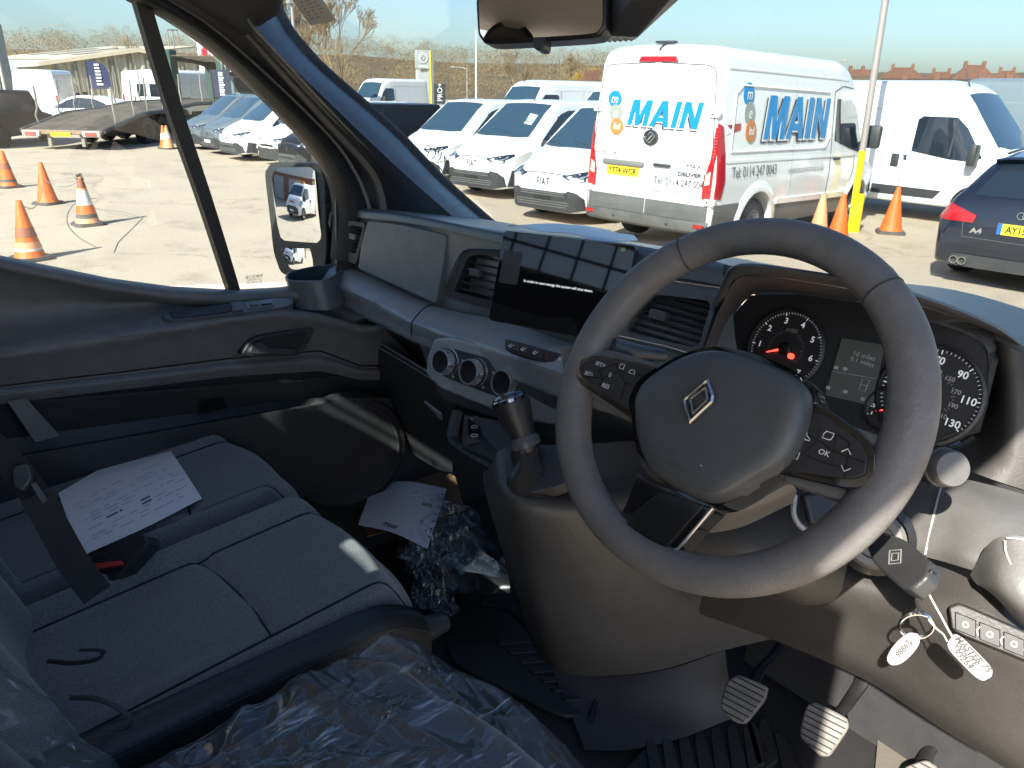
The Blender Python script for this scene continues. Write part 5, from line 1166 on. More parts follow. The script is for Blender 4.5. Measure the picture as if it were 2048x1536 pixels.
m = MB(); m.slab([[Q(400, 804, X=-1.655), Q(446, 796, X=-1.655)], [Q(398, 822, X=-1.665), Q(452, 812, X=-1.665)]], .006); part(m, 'pocket_clip', mat('clip_black', (.01, .01, .01), .4), LD, 30)
m = MB(); m.slab([[Q(66, 800, X=-1.642), Q(700, 748, X=-1.642)], [Q(66, 806, X=-1.642), Q(700, 753, X=-1.642)]], .005); part(m, 'pocket_rim', SEALM, LD, 0)
# switch panel on the armrest: sits on the slope between the two armrest lines
Asw = [Q(*p, X=x) for p, x in (((322, 636), -1.643), ((585, 603), -1.640))]; Bsw = [Q(*p, X=x) for p, x in (((333, 655), -1.597), ((585, 624), -1.590))]
def arm(s, t, h=0.): return Asw[0].lerp(Asw[1], s).lerp(Bsw[0].lerp(Bsw[1], s), t)+Vector((.35, 0, .9)).normalized()*h
def armp(name, s0, s1, t0, t1, h, m_, d=.006, r=.0):
    h += .011; d += .006
    mb = MB(); ou = rrect(s1-s0, t1-t0, min(s1-s0, t1-t0)*.3, 3, (s0+s1)/2, (t0+t1)/2) if r else [(s0, t0), (s1, t0), (s1, t1), (s0, t1)]
    n = len(ou); mb.add([arm(a, b, h) for a, b in ou]+[arm(a, b, h-d) for a, b in ou], [tuple(range(n)), tuple(range(n, 2*n))[::-1]]+[(i, (i+1) % n, n+(i+1) % n, n+i) for i in range(n)]); return part(mb, name, m_, LD, 20)
armp('switch_panel', 0, 1, -.02, 1.02, .004, DOORL, r=1); armp('pull_recess', .05, .50, .12, .86, .0065, DK2, r=1); armp('pull_rim', .50, .58, .1, .9, .010, DOORL); armp('switch_base', .62, .84, .18, .78, .007, mat('switch_grey', (.18, .2, .21), .35), r=1)
armp('window_switch', .73, .82, .28, .66, .011, GLOSS, r=1); armp('switch_cap', .64, .71, .3, .66, .012, DOORL, r=1)
# inner handle
hp = Pl(Q(560, 690, X=-1.600), 90, 4)
m = hp.prism(smooth_poly([(480, 714), (500, 682), (518, 672), (634, 653), (604, 712)], .2), -.02, .008); part(m, 'handle_bezel', DK2, LD, 40, .003)
m = hp.prism(smooth_poly([(496, 707), (508, 685), (524, 677), (618, 662), (595, 708)], .2), .0, .0105); part(m, 'handle_bowl', mat('handle_bowl', (.012, .012, .012), .6), LD, 40)
m = hp.prism(smooth_poly([(497, 708), (506, 690), (522, 684), (540, 697), (592, 699), (588, 709)], .25), .0, .020); part(m, 'handle_lever', mat('lever_grey', (.05, .052, .055), .35), LD, 40, .003)
# speaker housing low at the door front
sp = Pl(Q(690, 905, X=-1.63), 80, 0)
m = MB(); c = sp.L(690, 905); rr = .138
m.lathe([(rr+.03, 0), (rr+.02, .018), (rr, .022), (rr-.012, .012), (rr-.02, .008), (0, .012)], 40, sp.M @ Matrix.Translation((c[0], c[1], 0))); part(m, 'speaker_grille', mat('speaker_black', (.012, .012, .013), .6, bump=.6, bscale=500, dist=.001), LD)
m = MB(); m.tube([sp.M @ Vector((c[0]+(rr+.0)*cos(2*pi*k/40), c[1]+(rr)*sin(2*pi*k/40), .022)) for k in range(40)], .004, 6, closed=True); part(m, 'speaker_ring', DK2, LD)
# side glass and the division bar
gl = [[Q(x, y, X=-1.71) for x, y in ((-250, -60), (60, -60), (240, -40))], [Q(x, y, X=-1.71) for x, y in ((-250, 200), (150, 200), (535, 205))], [Q(x, y, X=-1.71) for x, y in ((-250, 380), (200, 380), (678, 380))], [Q(x, y, X=-1.71) for x, y in ((-250, 480), (250, 575), (674, 560))]]
m = MB(); m.slab(gl, Vector((-.003, 0, 0))); part(m, 'side_window', GLASSP, LD, 0)
m = MB(); ba = cat_rom([Q(x, y, X=-1.70) for x, y in ((262, -30), (330, 200), (400, 400), (462, 590))], 12); bb = cat_rom([Q(x, y, X=-1.70) for x, y in ((292, -30), (360, 200), (426, 400), (484, 590))], 12)
m.slab([ba, bb], Vector((-.03, 0, 0))); part(m, 'window_bar', mat('bar_charcoal', (.028, .026, .024), .6), LD, 30)
tx = Pl(Q(508, 560, X=-1.708), 90, 0)
for s_, yy, sz in (('NIKKOB', 553, .011), ('TOUGHENED', 559, .006), ('E2 43R-00', 565, .009)):
    u, v = tx.L(508, yy); text(s_, tx.M @ Matrix.Translation((u, v, .001)) @ Matrix.Scale(-1, 4, (1, 0, 0)), mat('etch_grey', (.12, .12, .11), .6), LD, sz, 'glass_etching')
# ---- exterior mirror seen through the side window
mh = Vector((Q(610, 430, X=-1.90).x, Q(610, 430, X=-1.90).y, Q(610, 430, X=-1.90).z))
TRUCK = Vector((-9.3, -10.2, 1.2))
def mirror_n(p, tgt): return ((CAM-p).normalized()+(tgt-p).normalized()).normalized()
def mplane(px, py, X, tgt):
    o = Q(px, py, X=X); n = mirror_n(o, tgt); pl = Pl(o, math.degrees(math.atan2(n.x, -n.y)), math.degrees(math.asin(n.z))); return pl
MIRR = mat('mirror_silver', (.88, .88, .88), .01, 1.)
EM = mplane(600, 412, -1.93, TRUCK)
hs = [(534, 345), (545, 328), (575, 324), (648, 326), (690, 335), (700, 400), (700, 560), (600, 565), (566, 545), (552, 505), (545, 440)]
m = MB(); m.prism(EM.poly(smooth_poly(hs, .2, 2)), -.14, -.004, EM.M); hs_o = part(m, 'mirror_housing', mat('mirror_black', (.018, .019, .02), .35), None, 40, .01, 3)
m = MB(); fr_ = EM.poly(smooth_poly([(534, 345), (545, 328), (575, 324), (648, 328), (656, 360), (660, 500), (655, 545), (600, 560), (566, 545), (552, 505), (545, 440)], .2, 2)); m.prism(fr_, -.006, .010, EM.M); part(m, 'mirror_bezel', mat('mirror_bezel', (.03, .03, .028), .6), hs_o, 40, .004)
def convex(pl, outl, Rc, h):
    """domed mirror glass, so it shows a wide view"""
    B2 = Body([(0, 0, 1, 2, 1, 1, 1, .1, .1)]) if False else None; o_ = pl.poly(smooth_poly(outl, .12, 3)); cu = sum(p[0] for p in o_)/len(o_); cv = sum(p[1] for p in o_)/len(o_)
    us = [p[0] for p in o_]; u0, u1 = min(us)+1e-5, max(us)-1e-5; rows = []
    for k in range(25):
        u = lerp(u0, u1, k/24); vs = [lerp(a[1], b[1], (u-a[0])/(b[0]-a[0])) for a, b in zip(o_, o_[1:]+o_[:1]) if (a[0]-u)*(b[0]-u) <= 0 and a[0] != b[0]]
        rows.append([pl.W(u, lerp(min(vs), max(vs), j/20), h-((u-cu)**2+(lerp(min(vs), max(vs), j/20)-cv)**2)/(2*Rc)) for j in range(21)])
    mb = MB(); mb.grid(rows); return mb
part(convex(EM, [(551, 352), (562, 335), (630, 334), (640, 344), (650, 486), (566, 480)], 1.1, .0185), 'mirror_glass', MIRR, hs_o, 80)
EM2 = mplane(615, 515, -1.925, TRUCK+Vector((1.2, -2.5, -.6)))
EM2.o = Q(615, 515, X=-1.925)
part(convex(EM2, [(574, 494), (648, 496), (650, 540), (596, 536)], .6, .030), 'wide_angle_glass', MIRR, hs_o, 80)
m = MB(); m.tube([Q(690, 430, X=-1.86), Q(700, 450, X=-1.74)], .05, 10); part(m, 'mirror_arm', mat('mirror_black', (.018, .019, .02), .35), hs_o)
m = MB(); m.slab([[Q(668, 330, X=-1.715), Q(745, 380, X=-1.70)], [Q(672, 600, X=-1.715), Q(770, 600, X=-1.70)]], .01); part(m, 'mirror_sail_panel', DK2, LD, 0)
# ---- interior mirror and its sensor housing
rm = Q(1080, 40, Y=.64); IM = Pl(rm, 27, 10)
om = smooth_poly([(948, -20), (953, 68), (968, 88), (1195, 74), (1213, 52), (1214, -45)], .22, 3)
m = MB(); m.prism(IM.poly(om), -.035, -.002, IM.M); im = part(m, 'rear_view_mirror', mat('mirror_case', (.012, .012, .013), .35), None, 40, .006, 3, 'black framed rear view mirror hanging from the windscreen')
m = MB(); m.prism(IM.poly(smooth_poly([(957, -20), (961, 66), (972, 82), (1192, 68), (1206, 50), (1206, -45)], .2, 3)), -.002, .0015, IM.M); part(m, 'mirror_glass', mat('mirror_dim', (.48, .48, .47), .01, 1.), im, 0)
m = MB(); m.prism(IM.poly(smooth_poly([(1068, 76), (1092, 75), (1090, 96), (1086, 101), (1074, 101), (1069, 96)], .2)), -.02, .004, IM.M); part(m, 'dip_lever', mat('mirror_case', (.012, .012, .013), .35), im, 40, .002)
hb = [[(1214, -60, .70), (1300, -60, .68), (1380, -60, .66), (1420, -70, .64)], [(1190, 20, .74), (1260, 0, .66), (1345, -8, .66), (1372, -14, .70)], [(1175, 78, .76), (1218, 72, .70), (1275, 75, .70), (1342, 12, .74)], [(1138, 82, .80), (1160, 86, .80), (1270, 80, .80), (1345, 8, .80)]]
m = MB(); m.slab([qy(r) for r in hb], Vector((0, .03, .02))); part(m, 'sensor_housing', mat('sensor_grey', (.055, .057, .06), .45), None, 25, .003)
m = MB()
for k in range(9): m.tube([Q(1165+k*11, 79-k*.4, Y=.745), Q(1176+k*11, 86-k*.6, Y=.775)], .0012, 4)
part(m, 'sensor_grille', DK2, im)
# ---------------------------------------------------------------- dashboard
T0 = [(742, 412, 1.0), (850, 421, 1.15), (960, 437, 1.24), (1100, 460, 1.30), (1280, 486, 1.33), (1450, 512, 1.34), (1700, 556, 1.32), (1900, 578, 1.28), (2120, 640, 1.15)]
T1 = [(707, 416, .915), (780, 423, .91), (860, 435, .905), (1005, 461, .885), (1150, 476, .88), (1280, 492, .88), (1450, 528, .90), (1700, 600, .95), (1900, 640, .97), (2120, 720, .95)]
T2 = [(697, 434, .90), (780, 441, .892), (860, 453, .885), (1005, 487, .865), (1150, 518, .85), (1290, 543, .86), (1450, 572, .88)]
U_ = [(676, 522, .905), (740, 552, .90), (878, 614, .89), (1005, 641, .855), (1145, 688, .81), (1300, 735, .80), (1480, 785, .82)]
V_ = [(648, 553, .845), (740, 597, .835), (840, 648, .815), (1011, 706, .77), (1145, 747, .745), (1300, 795, .74), (1480, 850, .76)]
VB = [(645, 557, .841), (740, 601, .831), (840, 653, .811), (1011, 710, .766), (1145, 751, .741), (1300, 799, .737), (1480, 854, .757)]
W_ = [(646, 592, .86), (740, 640, .85), (840, 690, .83), (1000, 752, .785), (1145, 805, .76), (1300, 850, .76), (1480, 900, .78)]
m = MB(); a = cat_rom(qy(T0), 40); b = cat_rom(qy(T1), 40); m.slab([a, b], Vector((0, 0, -.03)))
DB = part(m, 'dashboard', DK, None, 60, label='charcoal dashboard with blue sky sheen along its upper edge')
m = MB(); r = [cat_rom(qy(T1[:7]), 40), cat_rom([x.lerp(y, .35)+Vector((0, -.006, .004)) for x, y in zip(qy(T1[:7]), qy(T2))], 40), cat_rom(qy(T2), 40)]
m.grid([list(c) for c in zip(*[cat_rom([q[k] for q in r], 6) for k in range(40)])]); part(m, 'dash_brow', mat('dash_brow', (.10, .112, .125), .28, spec=.7, **GR_), DB, 60)
back = lambda r, dy: [p+Vector((0, dy, 0)) for p in r]
m = MB(); a = cat_rom(back(qy(T2), .012), 40); b = cat_rom(back(qy(U_), .008), 40); mid_ = cat_rom([x.lerp(y, .5)+Vector((0, -.004, 0)) for x, y in zip(back(qy(T2), .012), back(qy(U_), .008))], 40)
m.grid([a, mid_, b, [p+Vector((0, .03, -.10)) for p in b]]); part(m, 'fascia', PAN, DB, 60)
# shelf roll: light catching ledge
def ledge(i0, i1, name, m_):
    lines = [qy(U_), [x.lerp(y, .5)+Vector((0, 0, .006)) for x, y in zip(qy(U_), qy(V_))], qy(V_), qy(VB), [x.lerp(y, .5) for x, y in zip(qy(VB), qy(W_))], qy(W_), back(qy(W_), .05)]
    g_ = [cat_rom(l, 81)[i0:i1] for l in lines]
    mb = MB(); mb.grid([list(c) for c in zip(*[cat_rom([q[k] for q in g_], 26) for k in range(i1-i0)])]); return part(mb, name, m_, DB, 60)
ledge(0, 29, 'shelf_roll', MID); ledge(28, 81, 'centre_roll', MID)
m = MB(); ln = [cat_rom(l, 81)[28] for l in (qy(U_), [x.lerp(y, .5)+Vector((0, 0, .006)) for x, y in zip(qy(U_), qy(V_))], qy(V_), qy(VB), qy(W_))]; m.tube([p+Vector((0, -.0005, .0005)) for p in cat_rom(ln, 24)], .0014, 5); part(m, 'roll_joint', SEALM, DB)
# upper glovebox lid and joints
FP = Pl(Q(800, 525, Y=.878), 2, 6)
def joint(pts, Yv, parent=DB, r=.0013): mb = MB(); mb.tube(cat_rom([Q(x, y, Y=Yv) for x, y in pts], 16), r, 5); return part(mb, 'panel_joint', SEALM, parent)
lid = [(735, 442), (800, 449), (893, 470), (886, 530), (872, 608), (800, 575), (716, 537), (722, 490)]
m = FP.prism(smooth_poly(lid, .08, 2), -.03, .0025); part(m, 'glovebox_lid', PAN, DB, 30, .0015)
# air vents
def vent(pl, outer, inner, n, vane, par=DB, bez=None, slope=None, thick=.0022):
    mb = MB(); oo = pl.poly(smooth_poly(outer, .14, 3), .006); ii = pl.poly(smooth_poly(inner, .14, 3), .006)
    N = len(oo); vs = [pl.W(*p, -.004) for p in oo]+[pl.W(*p, .006) for p in oo]+[pl.W(*p, .006) for p in ii]+[pl.W(*p, -.045) for p in ii]
    fs = []
    for k in range(3): fs += [(k*N+i, k*N+(i+1) % N, (k+1)*N+(i+1) % N, (k+1)*N+i) for i in range(N)]
    mb.add(vs, fs); v = part(mb, 'air_vent', bez or DK2, par, 35)
    mb = MB(); mb.add([pl.W(*p, -.04) for p in ii], [tuple(range(N))]); part(mb, 'vent_duct', mat('duct_black', (.006, .006, .006), .8), par, 0)
    us = [p[0] for p in ii]; vs_ = [p[1] for p in ii]; v0, v1 = min(vs_), max(vs_)
    for k in range(n):
        y = lerp(v0, v1, (k+.6)/(n+.2)); xs = []
        for a, b in zip(ii, ii[1:]+ii[:1]):
            if (a[1]-y)*(b[1]-y) < 0: xs.append(lerp(a[0], b[0], (y-a[1])/(b[1]-a[1])))
        if len(xs) < 2: continue
        x0, x1 = min(xs), max(xs); mb = MB(); mb.add([pl.W(x, y+dy, d) for x in (x0, x1) for d, dy in ((-.001, .0), (-.003, thick), (-.026, thick-.006), (-.026, -.006), (-.003, -thick))], [(0, 5, 6, 1), (1, 6, 7, 2), (2, 7, 8, 3), (3, 8, 9, 4), (4, 9, 5, 0)]); part(mb, 'vent_slat', vane, par, 0)
    if slope is not None:
        mb = MB(); x, y = slope; mb.box((x-.014, y-.006, -.006), (x+.014, y+.008, .006), pl.M); part(mb, 'vent_tab', mat('tab_grey', (.09, .095, .1), .35), par, 0, .002)
    return v
VANE = mat('vent_vane', (.035, .038, .041), .35)
V1 = Pl(Q(705, 478, Y=.886), 2, 6); vent(V1, [(694, 441), (732, 446), (712, 530), (678, 514)], [(699, 450), (726, 454), (711, 508), (685, 499)], 6, VANE, slope=V1.L(708, 474))
V2 = Pl(Q(955, 550, Y=.862), 6, 8); vent(V2, [(925, 502), (950, 497), (1004, 502), (985, 618), (890, 592), (893, 575)], [(936, 514), (952, 509), (999, 514), (984, 602), (908, 584), (914, 568)], 6, VANE, slope=V2.L(952, 546))
m = MB(); m.tube([V2.W(*V2.L(x, y, .008), .008) for x, y in cat_rom([(1003, 501, 0), (952, 497, 0), (926, 503, 0), (910, 530, 0), (893, 572, 0), (890, 592, 0), (930, 604, 0), (984, 618, 0)], 30) for _ in (0,)] if False else [V2.W(*V2.L(p.x, p.y, .008), .008) for p in cat_rom([(1003, 501, 0), (952, 497, 0), (926, 503, 0), (910, 530, 0), (893, 572, 0), (890, 592, 0), (930, 604, 0), (984, 618, 0)], 30)], .0013, 5); part(m, 'vent_chrome', SATIN, DB)
V3 = Pl(Q(1345, 640, Y=.826), 3, 17); vent(V3, [(1296, 568), (1440, 586), (1400, 712), (1200, 670), (1225, 640)], [(1308, 588), (1424, 602), (1396, 697), (1250, 664), (1272, 625)], 7, VANE, slope=V3.L(1318, 632), bez=DK)
m = MB(); m.tube([Q(1300, 556, Y=.852), Q(1446, 577, Y=.868)], .0016, 5); m.tube([V3.W(*V3.L(x, y, .008), .008) for x, y in ((1240, 672), (1330, 692), (1400, 713))], .0014, 5); part(m, 'vent_chrome', SATIN, DB)
# infotainment screen
SC = Pl(Q(1130, 570, Y=.80), 20, 18.5)
so_ = SC.poly([(1005, 461), (1273, 491), (1262, 560), (1225, 705), (1140, 690), (980, 641)])
u0, v0 = SC.L(1005, 461); u1, v1 = SC.L(1273, 491); u2, v2 = SC.L(980, 641)
vt = (v0+v1)/2; ul = (u0+u2)/2; cx_, cy_, w_, h_ = (ul+u1)/2, (vt+v2)/2, u1-ul, vt-v2
m = MB(); m.prism(rrect(w_, h_, .006, 3, cx_, cy_), -.016, -.0005, SC.M); SCO = part(m, 'touch_screen', DK2, DB, 30, .002)
m = MB(); m.prism(rrect(w_-.002, h_-.002, .005, 3, cx_, cy_), -.001, .0012, SC.M); gs = part(m, 'screen_glass', mat('screen_glass', (.006, .006, .007), .03, spec=.5), DB, 0)
def sc_text(s, px, py, sz, m_): u, v = SC.L(px, py); return text(s, SC.M @ Matrix.Translation((u, v, .0018)), m_, DB, sz, 'screen_text')
SCW = mat('screen_white', (.8, .8, .8), .5, emit=(.9, .95, 1), estr=.3)
sc_text('In order to save energy the system will shut down.', 1116, 572, .0058, SCW)
m = MB(); m.prism(rrect(.006, .006, .001, 2, *SC.L(1247, 500)), .0012, .0018, SC.M); part(m, 'screen_sticker', mat('green_dot', (.35, .5, .2), .6), DB, 0)
m = MB(); m.prism(rrect(.034, .052, .003, 2, *SC.L(1022, 535)), .0012, .0014, SC.M); part(m, 'screen_tile', mat('screen_tile', (.03, .032, .035), .3), DB, 0)
# pale folded sheet lying on the dash top behind the screen
pp = [[(1015, 457, .93), (1110, 452, 1.05), (1180, 460, 1.1)], [(1090, 466, .90), (1180, 466, .98), (1255, 474, 1.06)], [(1190, 486, .885), (1262, 489, .90), (1275, 484, 1.0)]]
m = MB(); g_ = sgrid([qy(r) for r in pp], 10, 10); m.slab([[p+Vector((0, 0, .004+.003*sin(i*1.1)*cos(j*.8))) for j, p in enumerate(r)] for i, r in enumerate(g_)], .0012); tag(m.build('folded_sheet', mat('pale_blue_sheet', (.50, .62, .72), .5), None, 40), 'pale blue folded sheet lying on the dashboard behind the screen', 'paper')
# row of small switches
BT = Pl(Q(1075, 702, Y=.765), 9, 36)
bo = [(1008, 676), (1142, 712), (1148, 742), (1010, 701)]
m = BT.prism(smooth_poly(bo, .12, 2), -.01, .004); part(m, 'switch_strip', DK2, DB, 30, .002)
for k in range(5):
    t0, t1 = (k+.12)/5.2, (k+1.0)/5.2; q = lambda t, e: (lerp(1014, 1140, t), lerp(681, 714, t)+e*(lerp(17, 22, t)))
    m = BT.prism([q(t0, .1), q(t1, .1), q(t1, .95), q(t0, .95)], 0, .0065); bb_ = part(m, 'switch_button', mat('button_black', (.02, .02, .022), .4), DB, 30, .001)
    u, v = BT.L(*q((t0+t1)/2, .5)); mb = MB()
    if k == 3: mb.tube([BT.W(u+.005*cos(a), v+.005*sin(a), .0072) for a in (pi/2, pi*7/6, pi*11/6)], .0008, 4, closed=True)
    elif k == 4: mb.box((u-.003, v-.003, .0065), (u+.003, v+.001, .0075), BT.M); mb.tube([BT.W(u+.002*cos(a), v+.001+.003*sin(a), .007) for a in (0, pi/3, 2*pi/3, pi)], .0006, 4)
    else: mb.tube([BT.W(u+x, v+y, .0072) for x, y in ((-.005, -.003), (-.001, .002), (.002, -.002), (.005, .002))], .0007, 4); mb.box((u-.004, v-.004, .0066), (u+.001, v-.002, .0072), BT.M)
    part(mb, 'switch_symbol', mat('hazard_red', (.25, .03, .03), .5) if k == 3 else PRINT, DB, 0)
# climate panel with three knobs
CL = Pl(Q(960, 745, Y=.782), 10, 16)
co = [(868, 676), (905, 673), (1150, 748), (1160, 860), (1030, 838), (880, 778), (850, 748), (852, 715)]
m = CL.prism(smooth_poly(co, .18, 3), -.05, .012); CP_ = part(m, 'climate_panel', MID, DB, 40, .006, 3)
m = CL.prism(smooth_poly([(885, 690), (1050, 738), (1055, 795), (1010, 800), (880, 752), (868, 720)], .3, 4), .0, .0135); part(m, 'climate_inlay', DK2, DB, 40, .002)
for px, py in ((886, 724), (942, 744), (1008, 766)):
    u, v = CL.L(px, py, .03); Mk = CL.M @ Matrix.Translation((u, v, .012)) @ Matrix.Scale(1.12, 4); mb = MB()
    mb.lathe([(.0225, 0), (.0225, .004), (.021, .006), (.0205, .022), (.0195, .0245), (.0182, .0245), (.0176, .022)], 36, Mk); kn = part(mb, 'climate_knob', mat('knob_silver', (.85, .86, .87), .22, .85), DB, 50)
    mb = MB(); mb.lathe([(.0178, .0222), (.012, .021), (0, .0205)], 28, Mk); part(mb, 'knob_face', mat('knob_black', (.012, .012, .013), .3), DB, 50)
    mb = MB(); mb.lathe([(.0215, .0065), (.0222, .007), (.0222, .010), (.0213, .0105)], 36, Mk); part(mb, 'knob_ring', DK2, DB, 50)
for px, py in ((906, 754), (966, 775), (925, 722), (986, 745)):
    u, v = CL.L(px, py, .014); mb = MB(); mb.box((u-.003, v-.0025, .0135), (u+.003, v+.0025, .0142), CL.M); part(mb, 'knob_symbol', mat('dim_print', (.3, .3, .3), .5), DB, 0)
# lower left: open shelf, lower glovebox
SH0 = [(700, 622, .92), (780, 662, .91), (862, 704, .89)]; SH1 = [(704, 640, 1.04), (780, 690, 1.04), (862, 735, 1.02)]; SH2 = [(712, 660, .93), (780, 698, .92), (864, 748, .90)]
m = MB(); m.grid([qy(SH0), qy(SH1), qy(SH2)]); part(m, 'open_shelf', DK2, DB, 30)
LG = [[(690, 632, .90), (712, 660, .925), (780, 698, .915), (866, 750, .895), (905, 775, .88)], [(692, 645, .90), (714, 667, .918), (780, 706, .908), (866, 758, .888), (905, 782, .875)], [(700, 700, .93), (730, 745, .93), (790, 785, .92), (860, 822, .90), (905, 840, .89)], [(730, 830, 1.05), (770, 870, 1.03), (820, 905, 1.0), (880, 940, .97), (905, 945, .95)]]
m = MB(); m.grid(sgrid([qy(r) for r in LG], 20, 14)); part(m, 'lower_glovebox', DK2, DB, 60)
m = MB(); m.tube(cat_rom(qy([(706, 655, .922), (780, 698, .912), (866, 750, .892)]), 16), .002, 5); m.tube(cat_rom(qy([(706, 668, .914), (780, 708, .904), (866, 760, .884)]), 16), .0015, 5); part(m, 'shelf_lip', MID, DB)
m = MB(); m.slab([qy([(850, 800, .885), (885, 826, .88)]), qy([(868, 818, .90), (886, 838, .885)])], .006); part(m, 'glovebox_catch', MID, DB, 0, .002)
# tray at the left end
tr = [(568, 556), (585, 545), (640, 535), (668, 545), (655, 600), (640, 612), (590, 606), (570, 585)]
rim = [Q(x, y, z=-.43) for x, y in ((569, 553), (582, 542), (640, 530), (690, 528), (652, 560), (600, 562), (575, 560))]
bot = [Vector((p.x*.985-.01, p.y+.01, p.z-.07)) for p in rim]; rin = [p.lerp(sum(rim, Vector())/7, .10) for p in rim]; rib = [Vector((p.x, p.y, p.z-.05)) for p in [p.lerp(sum(rim, Vector())/7, .18) for p in rim]]
m = MB(); m.grid([cat_rom(l+[l[0]], 29)[:-1] for l in (bot, rim, rin, rib)], close_u=True); m.f.append(tuple(range(28*3, 28*4))); m.f.append(tuple(range(28))); part(m, 'door_side_tray', DK, DB, 40, .003)
# centre storage with ribbed mat below the climate panel
m = MB(); e0 = [(905, 818, .885), (897, 850, .87), (893, 872, .86), (905, 892, .84), (975, 935, .76)]; e1 = [(911, 820, .875), (904, 850, .86), (900, 872, .85), (910, 886, .83), (978, 926, .75)]
m.slab([cat_rom(qy(e0), 20), cat_rom(qy(e1), 20)], Vector((0, .02, -.01))); part(m, 'storage_rim', mat('rim_blue_grey', (.14, .17, .19), .4), DB, 40, .001)
STP = [Q(*p) if False else Q(p[0], p[1], z=p[2]) for p in ((930, 830, -.56), (1040, 850, -.54), (1035, 945, -.575), (925, 893, -.60))]
for k in range(26):
    t0, t1 = k/26, (k+.62)/26; a0, a1 = STP[0].lerp(STP[1], t0), STP[0].lerp(STP[1], t1); b0, b1 = STP[3].lerp(STP[2], t0), STP[3].lerp(STP[2], t1); mb = MB(); mb.slab([[a0, a1], [b0, b1]], .002); part(mb, 'mat_rib', mat('ribbed_rubber', (.05, .05, .05), .6), DB, 0)
m = MB(); m.slab([[STP[0], STP[1]], [STP[3], STP[2]]], Vector((0, 0, -.006))); part(m, 'storage_mat', DK2, DB, 0)
m = MB(); m.slab([[Q(905, 818, Y=.90), Q(1050, 830, Y=.86)], [Q(925, 893, Y=.92), Q(1040, 945, Y=.90)]], Vector((0, .10, 0))); part(m, 'storage_back', mat('duct_black', (.006, .006, .006), .8), DB, 0)
mb = MB(); pz = lambda x, y: Q(x, y, z=-.575)+Vector((0, 0, .012))
mb.slab([[pz(936, 838), pz(962, 845)], [pz(935, 905), pz(958, 900)]], .002); part(mb, 'socket_strip', GLOSS, DB, 0)
for k in range(3): mb = MB(); c = pz(949, 852+k*18)+Vector((0, 0, .004)); mb.tube([c+Vector((.005*cos(a), .006*sin(a), 0)) for a in [2*pi*i/10 for i in range(10)]], .0008, 4, closed=True); part(mb, 'socket_symbol', PRINT, DB, 0)
# console tower carrying the gear lever
CT = [[(969, 936, 1.26), (975, 940, 1.100), (985, 924, 1.078), (1000, 900, 1.070), (1060, 890, 1.06), (1150, 890, 1.06), (1300, 880, 1.08), (1500, 880, 1.10)],
    [(966, 951, 1.25), (972, 955, 1.090), (982, 951, 1.068), (1005, 945, 1.030), (1060, 960, 1.01), (1150, 960, 1.02), (1300, 950, 1.05), (1500, 930, 1.08)],
    [(967, 968, 1.24), (973, 972, 1.080), (983, 977, 1.058), (1020, 1000, 0.985), (1100, 1012, .97), (1200, 1000, .99), (1330, 980, 1.03), (1520, 960, 1.07)],
    [(972, 991, 1.24), (978, 995, 1.085), (988, 1000, 1.063), (1040, 1030, 0.985), (1120, 1040, .975), (1220, 1030, .995), (1350, 1010, 1.04), (1540, 990, 1.09)],
    [(999, 1086, 1.28), (1005, 1090, 1.120), (1015, 1093, 1.098), (1060, 1110, 1.030), (1140, 1120, 1.015), (1250, 1110, 1.04), (1390, 1080, 1.09), (1570, 1060, 1.15)],
    [(1029, 1186, 1.34), (1035, 1190, 1.180), (1045, 1195, 1.158), (1080, 1215, 1.100), (1160, 1225, 1.09), (1280, 1215, 1.11), (1420, 1180, 1.17), (1600, 1150, 1.24)],
    [(1064, 1286, 1.43), (1070, 1290, 1.270), (1080, 1296, 1.248), (1110, 1315, 1.200), (1190, 1325, 1.18), (1310, 1310, 1.20), (1440, 1270, 1.26), (1620, 1230, 1.36)],
    [(1079, 1318, 1.47), (1085, 1322, 1.310), (1095, 1327, 1.288), (1125, 1345, 1.240), (1200, 1352, 1.22), (1320, 1340, 1.24), (1450, 1300, 1.30), (1630, 1260, 1.40)]]
m = MB(); m.grid(sgrid([qd(r) for r in CT], 60, 40)); CON = part(m, 'console_tower', mat('console_plastic', (.055, .054, .053), .5, **GR_), None, 60, label='gear lever console bulging down to the floor')
m = MB(); m.grid(sgrid([qd(r) for r in (CT[0], [(x, y, d) for x, y, d in CT[1]], [(x, y, d-.004) for x, y, d in CT[2]])], 44, 12)[:]); 
BO = Pl(Q(1065, 955, D=1.0), 6, 62)
bo_ = [(1010, 930), (1035, 905), (1110, 905), (1185, 930), (1180, 945), (1110, 975), (1060, 985), (1012, 960)]
m = BO.prism(smooth_poly(bo_, .15, 3), -.012, .006); part(m, 'lever_surround', DK2, CON, 40, .003)
kt = Q(1016, 788, D=1.02); kb = Q(1050, 885, D=1.02); bs = Q(1075, 965, D=1.01)
m = MB(); rd = random.Random(5); rows = []
for k in range(9):
    t = k/8; c = kb.lerp(bs, t); rr_ = lerp(.016, .040, t**1.3); rows.append([c+Vector((cos(a)*(rr_+.004*sin(4*a+k*1.7)), sin(a)*(rr_+.004*sin(3*a+k)), .003*sin(5*a+k*.7))) for a in [2*pi*i/24 for i in range(24)]])
m.grid(rows, close_u=True); part(m, 'gear_gaiter', mat('gaiter_leather', (.018, .017, .016), .42, bump=.5, bscale=160, dist=.001), CON, 70)
ax_ = (kt-kb).normalized(); Mk = frame(kb, ax_.orthogonal(), ax_.cross(ax_.orthogonal())); Lk = (kt-kb).length
